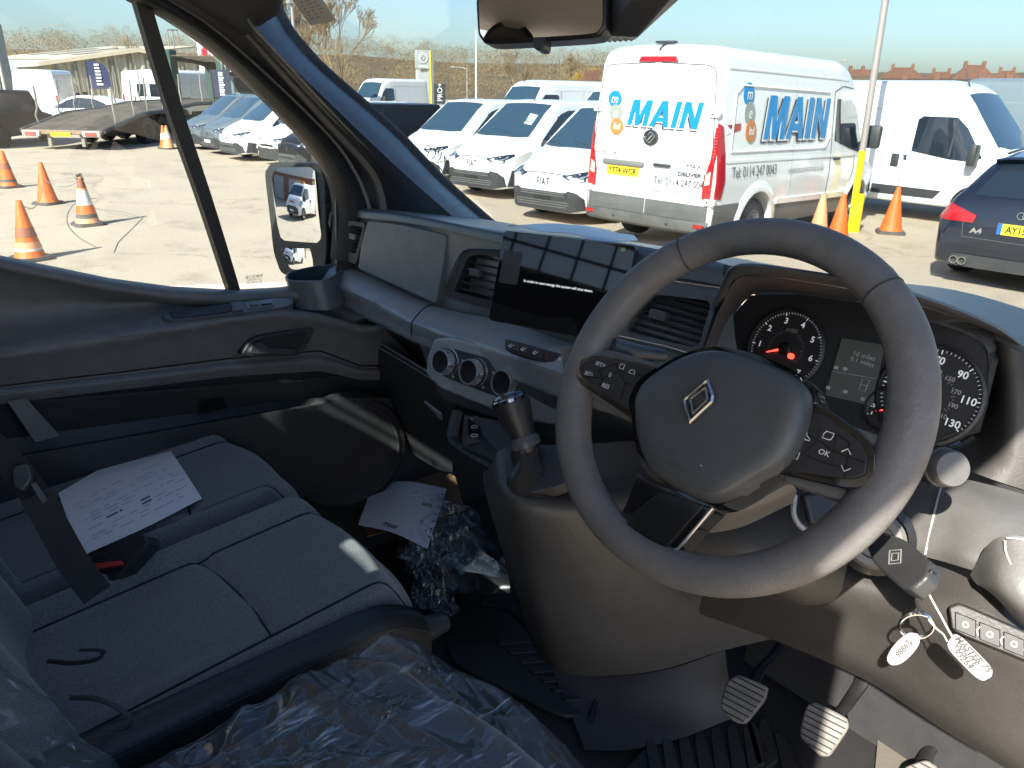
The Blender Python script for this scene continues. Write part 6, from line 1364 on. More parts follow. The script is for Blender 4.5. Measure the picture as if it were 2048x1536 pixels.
m = MB(); m.lathe([(.010, -.02), (.016, -.012), (.0175, 0), (.0165, .006), (.017, .012), (.0215, Lk*.45), (.0250, Lk*.72), (.0252, Lk*.84)], 32, Mk); part(m, 'gear_knob_grip', mat('knob_grip', (.02, .02, .021), .42, **GR_), CON, 50)
m = MB(); m.lathe([(.0205, -.006), (.021, .003), (.0175, .009)], 28, Mk); part(m, 'lever_collar', mat('collar_grey', (.07, .08, .09), .35), CON, 50)
m = MB(); m.lathe([(.0256, Lk*.84), (.0256, Lk*.90), (.0235, Lk*.925), (.0235, Lk*.93)], 32, Mk); part(m, 'gear_knob_ring', mat('black_chrome', (.25, .25, .26), .08, 1.), CON, 50)
m = MB(); m.lathe([(.0237, Lk*.92), (.0225, Lk*.97), (.016, Lk*1.02), (.008, Lk*1.04), (0, Lk*1.045)], 32, Mk); part(m, 'gear_knob_cap', GLOSS, CON, 60)
# ---- centre dash below the roll behind the wheel
LC = [[(840, 690, .83), (1000, 752, .785), (1145, 800, .765), (1300, 850, .765), (1480, 900, .79)], [(880, 790, .86), (1000, 830, .83), (1145, 850, .82), (1300, 880, .83), (1480, 930, .85)], [(920, 815, .92), (1040, 850, .88), (1145, 900, .87), (1300, 930, .88), (1480, 960, .9)]]
m = MB(); m.grid(sgrid([qy(r) for r in LC], 24, 10)); part(m, 'centre_lower_dash', DK, DB, 60)
# ---------------------------------------------------------------- instrument cluster
CLU = Pl(Q(1700, 740, Y=.885), 0, 22)
def cdisc(px, py, rp, h=0.):
    """centre and radius on the cluster plane of a dial seen at px,py with pixel radius rp (vertical)"""
    u, v = CLU.L(px, py, h); u2, v2 = CLU.L(px, py-rp, h); return u, v, math.hypot(u2-u, v2-v)
hood_o = [(1425, 610, .885), (1448, 560, .80), (1462, 536, .74), (1500, 528, .70), (1600, 540, .69), (1750, 566, .70), (1870, 600, .74), (1990, 650, .80), (2060, 700, .85)]
hood_b = [(1440, 600, .93), (1470, 560, .93), (1500, 545, .94), (1540, 540, .95), (1640, 552, .96), (1780, 580, .97), (1900, 612, .98), (2010, 655, .98), (2090, 705, .98)]
m = MB(); g_ = sgrid([qd([(x, y-2, d+.10) for x, y, d in hood_o]), qd([(x, y, d+.02) for x, y, d in hood_o]), qd([(x+2, y+8, d+.022) for x, y, d in hood_o]), qd([(x+8, y+22, d+.06) for x, y, d in hood_o])], 40, 16)
m.grid(g_); BINN = mat('binnacle', (.07, .074, .078), .45, **GR_)
HO = part(m, 'cluster_hood', BINN, None, 60, label='curved hood over the instrument cluster')
# binnacle walls
face = [(1405, 700), (1500, 590), (1600, 588), (1760, 610), (1960, 680), (1985, 720), (1950, 860), (1840, 895), (1700, 860), (1560, 800), (1420, 760)]
fo = CLU.poly(face); m = MB(); m.prism(fo, -.02, -.001, CLU.M); CF = part(m, 'cluster_face', mat('cluster_black', (.026, .027, .029), .5), HO, 30)
m = MB(); hoB = cat_rom(qd([(1400, 720, .93), (1432, 640, .90), (1466, 566, .86), (1510, 552, .80), (1600, 562, .78), (1760, 592, .80), (1890, 628, .84), (2004, 680, .90), (1985, 760, .92), (1962, 850, .93), (1860, 912, .94)]), 40)
fB = cat_rom([CLU.W(*CLU.L(x, y)) for x, y in ((1420, 760), (1450, 660), (1500, 592), (1545, 584), (1620, 590), (1760, 612), (1880, 650), (1965, 690), (1975, 760), (1950, 850), (1850, 892))], 40)
m.slab([hoB, fB], Vector((0, 0, .004))); part(m, 'binnacle_wall', BINN, HO, 60)
m = MB(); rowsR = [[(1975, 668, .90), (2010, 690, .86), (2080, 720, .85)], [(1985, 760, .92), (2020, 790, .85), (2090, 830, .84)], [(1945, 870, .93), (2010, 930, .85), (2090, 960, .84)], [(1860, 905, .94), (1960, 950, .86), (2080, 990, .84)]]
m.slab(sgrid([qd(r) for r in rowsR], 10, 12), Vector((0, .02, -.01))); part(m, 'binnacle_right', mat('binnacle_brown', (.05, .047, .045), .6, **GR_), HO, 60)
DIAL = mat('dial_black', (.022, .023, .025), .45); TICK = mat('dial_white', (.55, .56, .56), .5, emit=(.8, .85, .9), estr=.10); TICKD = mat('dial_dim', (.45, .46, .47), .5); RED = mat('dial_red', (.9, .04, .03), .5, emit=(1, .05, .03), estr=1.2)
def dial(px, py, rp, labels, a0, a1, inner, needle, nticks, ilab=None):
    u, v, r = cdisc(px, py, rp); Mt = CLU.M @ Matrix.Translation((u, v, 0))
    mb = MB(); mb.lathe([(r*1.10, -.004), (r*1.10, .004), (r*1.04, .006), (r*1.02, -.002), (0, -.002)], 48, Mt); d = part(mb, 'dial', DIAL, HO, 40)
    mb = MB()
    for k in range(nticks+1):
        a = lerp(a0, a1, k/nticks); big = k % (nticks//max(1, (len(labels)-1) or 1)) == 0 if labels else k % 5 == 0
        r0, r1, w = (.90, .99, .010) if big else (.94, .99, .004)
        c, s = cos(a), sin(a); mb.add([(r*(r0*c-w*s*1), r*(r0*s+w*c), .0005), (r*(r0*c+w*s), r*(r0*s-w*c), .0005), (r*(r1*c+w*1.4*s), r*(r1*s-w*1.4*c), .0005), (r*(r1*c-w*1.4*s), r*(r1*s+w*1.4*c), .0005)], [(0, 1, 2, 3)], Mt)
    part(mb, 'dial_ticks', TICK, HO, 0)
    for k, s in enumerate(labels):
        a = lerp(a0, a1, k/(len(labels)-1)); text(s, Mt @ Matrix.Translation((r*.76*cos(a), r*.76*sin(a), .0006)), TICK, HO, r*.22, 'dial_number', bold=.0002)
    if ilab:
        for k, s in enumerate(ilab[0]):
            a = lerp(ilab[1], ilab[2], k/(len(ilab[0])-1)); text(s, Mt @ Matrix.Translation((r*.52*cos(a), r*.52*sin(a), .0006)), TICKD, HO, r*.14, 'dial_number')
    mb = MB(); ii = [a0-.2, a1] if inner else None
    if inner:
        for k in range(31):
            a = lerp(a0-.25, a1*1.0+.15, k/30); c, s = cos(a), sin(a); r1 = .50; r0 = .46 if k % 5 else .42; w = .004
            mb.add([(r*(r0*c-w*s), r*(r0*s+w*c), .0005), (r*(r0*c+w*s), r*(r0*s-w*c), .0005), (r*(r1*c+w*s), r*(r1*s-w*c), .0005), (r*(r1*c-w*s), r*(r1*s+w*c), .0005)], [(0, 1, 2, 3)], Mt)
        part(mb, 'inner_ticks', TICKD, HO, 0)
    c, s = cos(needle), sin(needle); mb = MB(); w = .03
    mb.add([(r*(.16*c-w*s), r*(.16*s+w*c), .003), (r*(.16*c+w*s), r*(.16*s-w*c), .003), (r*(.52*c+.01*s), r*(.52*s-.01*c), .003), (r*(.52*c-.01*s), r*(.52*s+.01*c), .003)], [(0, 1, 2, 3)], Mt); part(mb, 'dial_needle', RED, HO, 0)
    mb = MB(); mb.lathe([(r*.17, -.001), (r*.17, .004), (r*.14, .005), (0, .005)], 24, Mt); part(mb, 'needle_hub', mat('hub_black', (.008, .008, .008), .35), HO, 40)
    return u, v, r, Mt
u, v, r, Mt = dial(1571, 698, 73, ['0', '1', '2', '3', '4', '5', '6', '7'], R(222), R(-42), True, R(205), 56)
text('x1000', Mt @ Matrix.Translation((0, r*.52, .0006)), TICKD, HO, r*.13, 'dial_caption')
mb = MB(); mb.prism(rrect(r*.18, r*.14, r*.06, 3, r*.22, -r*.14), 0, .001, Mt); part(mb, 'warning_lamp', RED, HO, 0)
dial(1858, 790, 92, ['10', '30', '50', '70', '90', '110', '130'], R(222), R(-35), True, R(222), 48, (['20', '50', '70', '100', '130', '150', '170', '190', '210'], R(225), R(-42)))
dial(1775, 820, 40, ['0', '1/2', '1'], R(150), R(210), False, R(205), 10)
lcd = [(1684, 676), (1768, 690), (1745, 812), (1650, 790)]
m = CLU.prism(lcd, -.001, .001); part(m, 'trip_display', mat('lcd', (.018, .020, .019), .3, emit=(.5, .55, .5), estr=.012), HO, 0)
for s_, px, py, sz in (('10 miles', 1728, 712, .0085), ('9.1 miles', 1724, 724, .0085)): u, v = CLU.L(px, py, .002); text(s_, CLU.M @ Matrix.Translation((u, v, .0016)), TICKD, HO, sz, 'display_text')
m = MB()
u, v = CLU.L(1728, 770, .002); m.tube([CLU.W(u+x*.004, v+y*.007, .002) for x, y in ((-1, -1), (1, -1), (1, 1), (-1, 1))], .0004, 4, closed=True); m.tube([CLU.W(u-.004, v, .002), CLU.W(u+.004, v, .002)], .0004, 4); m.tube([CLU.W(*CLU.L(1664, 742, .002), .002), CLU.W(*CLU.L(1750, 757, .002), .002)], .0004, 4)
for px, py in ((1672, 735), (1690, 738), (1656, 775), (1690, 783), (1725, 798)): u, v = CLU.L(px, py, .002); m.box((u-.0025, v-.002, .001), (u+.0025, v+.002, .0018), CLU.M)
part(m, 'display_symbols', TICKD, HO, 0)
# ---------------------------------------------------------------- right hand dash
RD = [[(1700, 880, .95), (1800, 920, .92), (1900, 950, .88), (2000, 975, .84), (2120, 1010, .82)], [(1690, 960, .92), (1790, 985, .88), (1880, 1000, .83), (1980, 1025, .78), (2120, 1060, .76)], [(1690, 1060, .90), (1780, 1080, .85), (1870, 1095, .80), (1960, 1120, .745), (2120, 1160, .72)], [(1690, 1080, .90), (1780, 1100, .855), (1868, 1118, .805), (1950, 1142, .755), (2120, 1190, .73)]]
m = MB(); m.grid(sgrid([qd(r) for r in RD], 26, 22)); RDO = part(m, 'right_dash', mat('dash_grey_sunlit', (.115, .114, .113), .5, **GR_), None, 60, label='pale grey dash end by the open driver door')  # same plastic as dash_grey, colour darkened where the sun strikes
m = MB(); m.tube(cat_rom(qd([(1884, 965, .852), (1872, 1010, .825), (1850, 1110, .807)]), 14), .0012, 5); part(m, 'panel_joint', mat('joint_light', (.3, .3, .3), .5), RDO)
RK = [[(1940, 1150, .76), (1980, 1085, .72), (2020, 1070, .70), (2120, 1090, .68)], [(1955, 1170, .74), (2000, 1180, .69), (2050, 1210, .67), (2120, 1240, .66)], [(1975, 1170, .78), (2030, 1240, .73), (2060, 1262, .71), (2120, 1290, .70)]]
m = MB(); m.grid(sgrid([qd(r) for r in RK], 16, 14)); part(m, 'dash_corner', mat('dash_grey_sunlit', (.115, .114, .113), .5, **GR_), RDO, 60)
m = MB(); m.tube(cat_rom(qd([(2010, 1080, .697), (2012, 1105, .694), (2030, 1140, .684), (2060, 1165, .676)]), 12), .001, 5); m.tube(cat_rom(qd([(2012, 1076, .697), (2040, 1078, .693), (2080, 1090, .688)]), 8), .001, 5); part(m, 'corner_joint', mat('joint_light', (.3, .3, .3), .5), RDO)
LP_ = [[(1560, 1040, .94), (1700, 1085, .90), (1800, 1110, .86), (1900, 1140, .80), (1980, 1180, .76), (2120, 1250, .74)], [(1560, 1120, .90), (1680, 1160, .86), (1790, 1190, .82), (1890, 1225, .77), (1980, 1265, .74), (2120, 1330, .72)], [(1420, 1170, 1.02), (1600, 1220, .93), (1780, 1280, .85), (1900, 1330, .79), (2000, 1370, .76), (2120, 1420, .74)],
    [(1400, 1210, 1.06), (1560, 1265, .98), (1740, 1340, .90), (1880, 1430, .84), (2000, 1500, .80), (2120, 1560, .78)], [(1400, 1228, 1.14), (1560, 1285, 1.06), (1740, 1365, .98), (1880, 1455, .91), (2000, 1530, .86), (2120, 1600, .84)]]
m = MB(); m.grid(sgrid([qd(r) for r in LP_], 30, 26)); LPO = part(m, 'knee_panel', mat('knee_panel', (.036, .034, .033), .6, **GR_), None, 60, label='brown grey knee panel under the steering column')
SWP = Pl(Q(1990, 1290, D=.728), 18, 25)
m = SWP.prism(smooth_poly([(1898, 1215), (1920, 1208), (2110, 1290), (2110, 1345), (1905, 1262)], .12, 2), -.01, .004); part(m, 'switch_strip', DK2, LPO, 30, .002)
for k in range(4):
    a, b = k/4+.02, (k+1)/4-.01; q = lambda t, e: (lerp(1906, 2100, t), lerp(1218, 1296, t)+e*42); m = SWP.prism([q(a, .1), q(b, .1), q(b, .95), q(a, .95)], 0, .0065); part(m, 'switch_button', mat('button_black', (.02, .02, .022), .4), LPO, 30, .001)
    u, v = SWP.L(*q((a+b)/2, .5), .007); mb = MB(); mb.tube([SWP.W(u+.0024*cos(t), v+.0024*sin(t), .0072) for t in [2*pi*i/10 for i in range(10)]], .0007, 4, closed=True)
    if k: mb.tube([SWP.W(u-.009, v+.004, .0072), SWP.W(u-.011, v, .0072), SWP.W(u-.009, v-.004, .0072)], .0006, 4)
    part(mb, 'switch_symbol', PRINT, LPO, 0)
# ---------------------------------------------------------------- steering column, stalks, ignition
COLc = [[(1330, 985, .93), (1450, 940, .93), (1600, 945, .92), (1720, 990, .92)], [(1355, 1030, .88), (1460, 1010, .86), (1600, 1030, .85), (1705, 1080, .87)], [(1380, 1090, .86), (1480, 1105, .82), (1590, 1130, .81), (1690, 1150, .85)], [(1440, 1135, .90), (1500, 1160, .86), (1590, 1190, .85), (1680, 1200, .88)], [(1500, 1140, 1.0), (1540, 1180, .95), (1600, 1210, .93), (1670, 1215, .94)]]
m = MB(); m.grid(sgrid([qd(r) for r in COLc], 22, 24)); CO = part(m, 'column_shroud', mat('column_grey', (.07, .067, .064), .5, **GR_), None, 60, label='steering column shroud below the wheel')
m = MB(); m.slab([[Q(1595, 985, D=.815), Q(1690, 975, D=.82)], [Q(1612, 1050, D=.81), Q(1700, 1050, D=.82)]], .01); part(m, 'audio_pod', mat('pod_black', (.012, .012, .013), .4), CO, 0, .006, 3)
m = MB(); m.tube(cat_rom(qd([(1590, 990, .80), (1588, 1030, .80), (1606, 1056, .80), (1660, 1078, .805)]), 12), .003, 6); part(m, 'column_recess_edge', SATIN if False else MID, CO)
ig = Pl(Q(1755, 1090, D=.80), 25, 20); u, v = ig.L(1750, 1080)
m = MB(); m.lathe([(.030, -.03), (.030, .004), (.026, .008), (.019, .008), (.018, .002), (0, .002)], 32, ig.M @ Matrix.Translation((u, v, 0))); part(m, 'ignition_bezel', mat('bezel_grey', (.13, .125, .12), .35), CO, 40)
m = MB(); m.lathe([(.040, -.05), (.040, -.012), (.032, -.008)], 32, ig.M @ Matrix.Translation((u, v, 0))); part(m, 'ignition_gaiter', mat('pod_black', (.012, .012, .013), .4), CO, 40)
# right stalk with round end, left stalk tip
s0, s1 = Q(1790, 915, D=.80), Q(1905, 938, D=.70)
m = MB(); m.tube([s0, s0.lerp(s1, .7)], [.014, .017], 16); part(m, 'light_stalk', DK, CO, 50)
ax_ = (s1-s0).normalized(); Mk = frame(s0.lerp(s1, .70), ax_.orthogonal(), ax_.cross(ax_.orthogonal())); L_ = (s1-s0).length*.30
m = MB(); m.lathe([(.0175, 0), (.0185, .002), (.0185, L_*.55), (.0172, L_*.6), (.0172, L_*.95), (.0155, L_*1.05), (0, L_*1.08)], 32, Mk); part(m, 'stalk_knob', mat('stalk_knob', (.10, .10, .10), .45, **GR_), CO, 40)
m = MB()
for k in range(40): a = 2*pi*k/40; m.box((-.0006, -.0006, .003), (.0006, .0006, L_*.5), Mk @ Matrix.Rotation(a, 4, 'Z') @ Matrix.Translation((.0187, 0, 0)))
part(m, 'knob_ribs', DK2, CO, 0)
m = MB(); m.tube([Q(1225, 690, D=.86), Q(1270, 704, D=.87), Q(1330, 712, D=.88)], [.0085, .0095, .007], 14); part(m, 'wiper_stalk', mat('stalk_blue_grey', (.05, .06, .07), .35), CO, 50)
# ---------------------------------------------------------------- steering wheel
SW = Pl(P(1439.7, 795.7, D=.757), 2.87, 32.1); RM, TB = .1734, .0195
m = MB(); rows = []
for k in range(96):
    a = 2*pi*k/96; th = TB*(1.0+.06*cos(2*a)); fl_ = 1-.015*max(0, -sin(a))**6
    joint_ = min(abs(((math.degrees(a)-q+180) % 360)-180) for q in (52, 128, 205, 335)); gr = 1-.05*math.exp(-(joint_/.7)**2)
    e = Vector((cos(a), sin(a), 0)); rows.append([SW.M @ (e*(RM*fl_+th*gr*1.02*cos(b)) + Vector((0, 0, th*gr*.94*sin(b)))) for b in [2*pi*j/20 for j in range(20)]])
rows.append(rows[0]); m.grid(rows, close_u=True); SWO = part(m, 'steering_wheel', LEATH, None, 60, label='three spoke grey leather steering wheel with gloss black trim')
for q in (52, 128, 205, 335):
    m = MB(); a = R(q); e = Vector((cos(a), sin(a), 0)); m.tube([SW.M @ (e*(RM+TB*.965*cos(b))+Vector((0, 0, TB*.895*sin(b)))) for b in [2*pi*j/28 for j in range(28)]], .0011, 5, closed=True)
    part(m, 'rim_seam', mat('seam_thread', (.03, .03, .03), .6), SWO)
wp = lambda pts, h: SW.poly(pts, h)
def wprism(pts, d0, d1, name, m_, rnd=.2, bev=.004, taper=1., seg=3):
    mb = MB(); mb.prism(SW.poly(smooth_poly(pts, rnd, 3) if rnd else pts, d1), d0, d1, SW.M, taper); return part(mb, name, m_, SWO, 35, bev, seg)
# spokes behind the hub
wprism([(1118, 690), (1230, 700), (1330, 735), (1330, 860), (1250, 840), (1160, 780), (1125, 740)], -.022, .004, 'left_spoke', LEATH, .15, .008)
wprism([(1580, 790), (1640, 830), (1790, 880), (1800, 905), (1770, 990), (1700, 1010), (1560, 960)], -.022, .004, 'right_spoke', LEATH, .15, .008)
wprism([(1150, 732), (1160, 720), (1190, 710), (1262, 722), (1315, 735), (1275, 760), (1258, 800), (1264, 838), (1240, 822), (1164, 770), (1150, 750)], -.004, .018, 'left_spoke_trim', GLOSS, .18, .003)
wprism([(1158, 735), (1168, 724), (1196, 716), (1262, 727), (1306, 738), (1272, 764), (1258, 792), (1256, 820), (1236, 806), (1172, 762), (1160, 748)], .008, .0205, 'left_button_bed', mat('button_pad', (.018, .018, .019), .5, **GR_), .18, .002)
wprism([(1590, 825), (1612, 800), (1650, 812), (1730, 870), (1752, 905), (1750, 950), (1735, 975), (1690, 978), (1560, 948), (1540, 938)], -.004, .018, 'right_spoke_trim', GLOSS, .16, .003)
wprism([(1604, 832), (1618, 820), (1655, 835), (1722, 885), (1734, 912), (1730, 948), (1700, 958), (1560, 940), (1580, 905)], .008, .0205, 'right_button_bed', mat('button_pad', (.018, .018, .019), .5, **GR_), .16, .002)
def wline(pts, h=.0210, r=.0007):
    mb = MB(); mb.tube([SW.W(*SW.L(x, y, h), h) for x, y in pts], r, 4); part(mb, 'button_gap', mat('gap_black', (.004, .004, .004), .7), SWO)
for ln_ in ([(1196, 740), (1232, 726)], [(1170, 752), (1206, 756), (1236, 742)], [(1206, 756), (1196, 772)], [(1196, 740), (1206, 756)], [(1232, 726), (1236, 742), (1250, 766), (1240, 800)], [(1236, 742), (1285, 750)], [(1250, 766), (1262, 768)],
            [(1598, 862), (1636, 880), (1640, 850)], [(1636, 880), (1610, 905), (1580, 925)], [(1608, 910), (1660, 930), (1668, 905), (1672, 868)], [(1668, 905), (1640, 882)], [(1660, 930), (1700, 935)], [(1672, 905), (1730, 925)], [(1672, 868), (1700, 885), (1690, 955)]): wline(ln_)
def wtext(s_, px, py, sz, rot=0., h=.0215):
    u, v = SW.L(px, py, h); return text(s_, SW.M @ Matrix.Translation((u, v, h)) @ Matrix.Rotation(R(rot), 4, 'Z'), PRINT, SWO, sz, 'button_symbol', bold=.00008)
wtext('SET/+', 1201, 729, .0058, 0); wtext('SET/-', 1178, 748, .0058, 0); wtext('0', 1220, 750, .007); wtext('RES', 1211, 772, .0065, 0); wtext('OK', 1648, 906, .0068)
def wsym(px, py, pts, closed=False, sc=.004, h=.0215):
    u, v = SW.L(px, py, h); mb = MB(); mb.tube([SW.W(u+x*sc, v+y*sc, h) for x, y in pts], .0005, 4, closed=closed); part(mb, 'button_symbol', PRINT, SWO)
wsym(1244, 733, [(-1, -1), (1, -1), (1, 1), (-1, 1)], True, .0026); wsym(1263, 747, [(cos(a), sin(a)) for a in [pi*i/8 for i in range(9)]], True, .004); wsym(1614, 872, [(-.8, 1), (-.9, 0), (0, -.9), (1, -.8), (.6, -.3), (0, 0), (-.3, .6), (-.8, 1)], True)
wsym(1656, 872, [(-1, -.7), (.7, -.7), (1, 0), (1, .9), (-.7, .9), (-1, .2)], True); wsym(1694, 902, [(-1, -.5), (0, .5), (1, -.5)]); wsym(1690, 938, [(-1, .5), (0, -.5), (1, .5)]); wsym(1592, 912, [(-.5, -.6), (.5, -.6), (.5, .9), (-.5, .9)], True)
# lower spoke
LS = [(1300, 965), (1420, 1000), (1432, 1018), (1400, 1050), (1360, 1098), (1325, 1114), (1232, 1070), (1226, 1060), (1255, 1000), (1275, 945)]
wprism(LS, -.020, .006, 'lower_spoke', GLOSS, .1, .004)
wprism([(1318, 985), (1408, 1010), (1330, 1096), (1250, 1056), (1262, 1030)], .003, .0095, 'lower_spoke_inlay', mat('spoke_inlay', (.012, .012, .012), .12, coat=.8), .05, .0015)
wprism([(1262, 1070), (1300, 1082), (1385, 1130), (1395, 1150), (1340, 1165), (1270, 1130), (1245, 1090)], -.022, -.002, 'lower_rim_bridge', LEATH, .2, .008)
m = MB(); m.tube([SW.W(*SW.L(x, y, .007), .007) for x, y in ((1428, 1012), (1400, 1046), (1358, 1096), (1326, 1112))], .0016, 6); part(m, 'spoke_chrome', SATIN, SWO)
m = MB(); m.slab(sgrid([qd(r) for r in ([(1395, 1015, .735), (1480, 985, .73), (1580, 960, .725)], [(1400, 1032, .745), (1490, 1010, .74), (1590, 975, .735)], [(1375, 1062, .775), (1470, 1050, .775), (1580, 1000, .765)])], 10, 8), .004); part(m, 'spoke_back_cover', mat('cover_grey', (.10, .095, .09), .42), SWO, 60)
# hub: airbag cover as a crowned shield
hub = [(1262, 800), (1275, 768), (1310, 738), (1365, 708), (1425, 696), (1500, 712), (1575, 745), (1603, 775), (1604, 820), (1590, 870), (1560, 918), (1500, 955), (1440, 990), (1400, 994), (1340, 968), (1290, 930), (1268, 870)]
def hub_rows(lift, grow=1.0, base=.006):
    ho = [Vector((*SW.L(x, y, lift), 0)) for x, y in hub]; c = sum(ho, Vector())/len(ho); ring = cat_rom(ho+[ho[0]], 61)[:-1]; rows = []
    for s, h in ((1.03, -.6), (1.03, 0), (1.015, .60), (.985, .86), (.94, .97), (.75, 1.02), (.4, 1.06), (.12, 1.08)): rows.append([SW.M @ Vector((c.x+(p.x-c.x)*s*grow, c.y+(p.y-c.y)*s*grow, base+(lift-base)*h)) for p in ring])
    return rows, c
rows, hc = hub_rows(.040); m = MB(); m.grid(rows, close_u=True); m.f.append(tuple(range(60*7, 60*8))); part(m, 'airbag_cover', mat('airbag_cover', (.062, .067, .070), .42, **GR_), SWO, 50)
rows, _ = hub_rows(.030, 1.06, .003); m = MB(); m.grid(rows[:3], close_u=True); part(m, 'hub_bezel', GLOSS, SWO, 50)
# crease across the cover
m = MB(); m.tube([SW.W(*SW.L(x, y, .043), .0435) for x, y in ((1290, 905), (1340, 862), (1430, 868), (1560, 905))] if False else [SW.W(*SW.L(1400, 930, .0455), .044), SW.W(*SW.L(1402, 931, .0455), .044)], .0005, 4); part(m, 'cover_mark', PRINT, SWO)
# diamond emblem: two nested rhombus bands
def rhomb(pts, w, h, name):
    mb = MB(); P_ = [Vector((*SW.L(x, y, h), 0)) for x, y in pts]; c = sum(P_, Vector())/len(P_); n = len(P_)
    vs = [SW.M @ Vector((p.x, p.y, h)) for p in P_]+[SW.M @ Vector((c.x+(p.x-c.x)*w, c.y+(p.y-c.y)*w, h)) for p in P_]+[SW.M @ Vector((c.x+(p.x-c.x)*(1+w)/2, c.y+(p.y-c.y)*(1+w)/2, h+.0022)) for p in P_]+[SW.M @ Vector((p.x, p.y, h-.003)) for p in P_]+[SW.M @ Vector((c.x+(p.x-c.x)*w, c.y+(p.y-c.y)*w, h-.003)) for p in P_]
    fs = []
    for i in range(n):
        j = (i+1) % n; fs += [(i, j, 2*n+j, 2*n+i), (2*n+i, 2*n+j, n+j, n+i), (i, 3*n+i, 3*n+j, j), (n+i, n+j, 4*n+j, 4*n+i)]
    mb.add(vs, fs); part(mb, name, mat('emblem_silver', (.55, .56, .55), .28, 1.), SWO, 0)
rhomb([(1366, 800), (1416, 757), (1428, 790), (1426, 804), (1379, 848), (1368, 816)], .80, .0478, 'emblem_outer')
rhomb([(1378, 798), (1413, 772), (1418, 800), (1384, 832)], .72, .0480, 'emblem_inner')
text('AIRBAG', SW.M @ Matrix.Translation((*SW.L(1352, 932, .0445), .0447)), mat('airbag_emboss', (.035, .037, .038), .5), SWO, .006, 'airbag_text')
# ---------------------------------------------------------------- key with tags (things of their own)
kA, kB = Q(1748, 1078, D=.765), Q(1845, 1160, D=.655); ax_ = (kB-kA).normalized(); side = ax_.cross((CAM-kA).normalized()).normalized(); nrm = side.cross(ax_)
KM = Matrix(((ax_.x, side.x, nrm.x, kA.x), (ax_.y, side.y, nrm.y, kA.y), (ax_.z, side.z, nrm.z, kA.z), (0, 0, 0, 1))); KL = (kB-kA).length
m = MB(); m.prism(smooth_poly([(.012, -.011), (KL*.5, -.018), (KL*1.02, -.0165), (KL*1.12, -.004), (KL*1.10, .012), (KL*.95, .0175), (KL*.4, .0175), (.012, .010)], .22, 3), -.0075, .0075, KM)
KEY = m.build('car_key', mat('key_plastic', (.035, .036, .038), .42, **GR_), None, 35); bevel_mod(KEY, .004, 3); tag(KEY, 'dark grey remote key in the ignition with a diamond emblem', 'key')
m = MB(); m.box((-.02, -.0045, -.001), (.014, .0045, .001), KM); m.build('key_blade', SATIN, KEY, 0)
m = MB(); m.tube([KM @ Vector(v_) for v_ in ((KL*.48, -.001, .008), (KL*.62, .0085, .008), (KL*.74, .001, .008), (KL*.60, -.0085, .008))], .0008, 4, closed=True); m.tube([KM @ Vector(v_) for v_ in ((KL*.54, -.0005, .008), (KL*.61, .005, .008), (KL*.68, .0005, .008), (KL*.61, -.0048, .008))], .0007, 4, closed=True); m.build('key_emblem', mat('emblem_dim', (.18, .18, .18), .35), KEY)
m = MB(); m.tube([KM @ Vector((KL*1.07, y_, z_)) for y_, z_ in ((-.011, .0), (-.011, .005), (.009, .005), (.009, .0))], .0016, 6); m.build('key_loop', mat('black_chrome', (.25, .25, .26), .08, 1.), KEY)
lp = KM @ Vector((KL*1.08, 0, .004)); rc = Q(1832, 1250, D=.665); rp_ = Pl(rc, 40, -5)
ring = [rp_.W(.0135*cos(a), .0135*sin(a)) for a in [2*pi*i/40 for i in range(40)]]
m = MB(); m.tube(ring, .0011, 6, closed=True); m.tube([p+rp_.n*.0018 for p in ring], .0011, 6, closed=True); tag(m.build('key_ring', CHROME if 'chrome' in MATS else SATIN), 'steel split ring hanging from the key', 'key ring')
m = MB(); m.tube(cat_rom([lp, Q(1836, 1200, D=.66), Q(1842, 1222, D=.663), ring[10]], 14), .0028, 8, flat=.5); m.build('ring_link', mat('link_black', (.02, .02, .02), .4), KEY)
WT = mat('white_tag', (.30, .30, .295), .5); TI = mat('tag_ink', (.05, .05, .055), .6)
tg = Pl(Q(1805, 1295, D=.66), 25, 15)
m = MB(); m.prism(tg.poly(cat_rom([(1836, 1268, 0), (1820, 1266, 0), (1790, 1288, 0), (1775, 1318, 0), (1782, 1330, 0), (1800, 1326, 0), (1825, 1305, 0), (1838, 1282, 0), (1836, 1268, 0)], 33)[:-1] if False else [(p.x, p.y) for p in cat_rom([(1836, 1268, 0), (1818, 1266, 0), (1790, 1288, 0), (1774, 1316, 0), (1782, 1329, 0), (1802, 1326, 0), (1826, 1305, 0), (1839, 1284, 0), (1836, 1268, 0)], 33)[:-1]]), -.0008, .0008, tg.M); t1_ = m.build('key_tag', WT, None, 20); tag(t1_, 'small oval white tag with handwritten number on the key ring', 'tag')
def scribble(pl, parent, s_, px, py, sz, rot, h=.0012): u, v = pl.L(px, py); text(s_, pl.M @ Matrix.Translation((u, v, h)) @ Matrix.Rotation(R(rot), 4, 'Z'), TI, parent, sz, 'handwriting', shear=.25, bold=.0002)
scribble(tg, t1_, '98867', 1806, 1298, .0068, 66); scribble(tg, t1_, 'A', 1822, 1286, .0050, 66)
t2p = Pl(Q(1935, 1312, D=.635), 30, 20)
m = MB(); m.prism(t2p.poly(smooth_poly([(1912, 1262), (1890, 1292), (1948, 1352), (1966, 1362), (1984, 1352), (1984, 1334)], .3, 4)), -.0008, .0008, t2p.M); t2_ = m.build('key_tag', WT, None, 20); tag(t2_, 'long white plastic tag with three lines of handwriting on a wire', 'tag')
ta, tb = t2p.L(1901, 1277), t2p.L(1972, 1350); rot_ = math.degrees(math.atan2(tb[1]-ta[1], tb[0]-ta[0]))
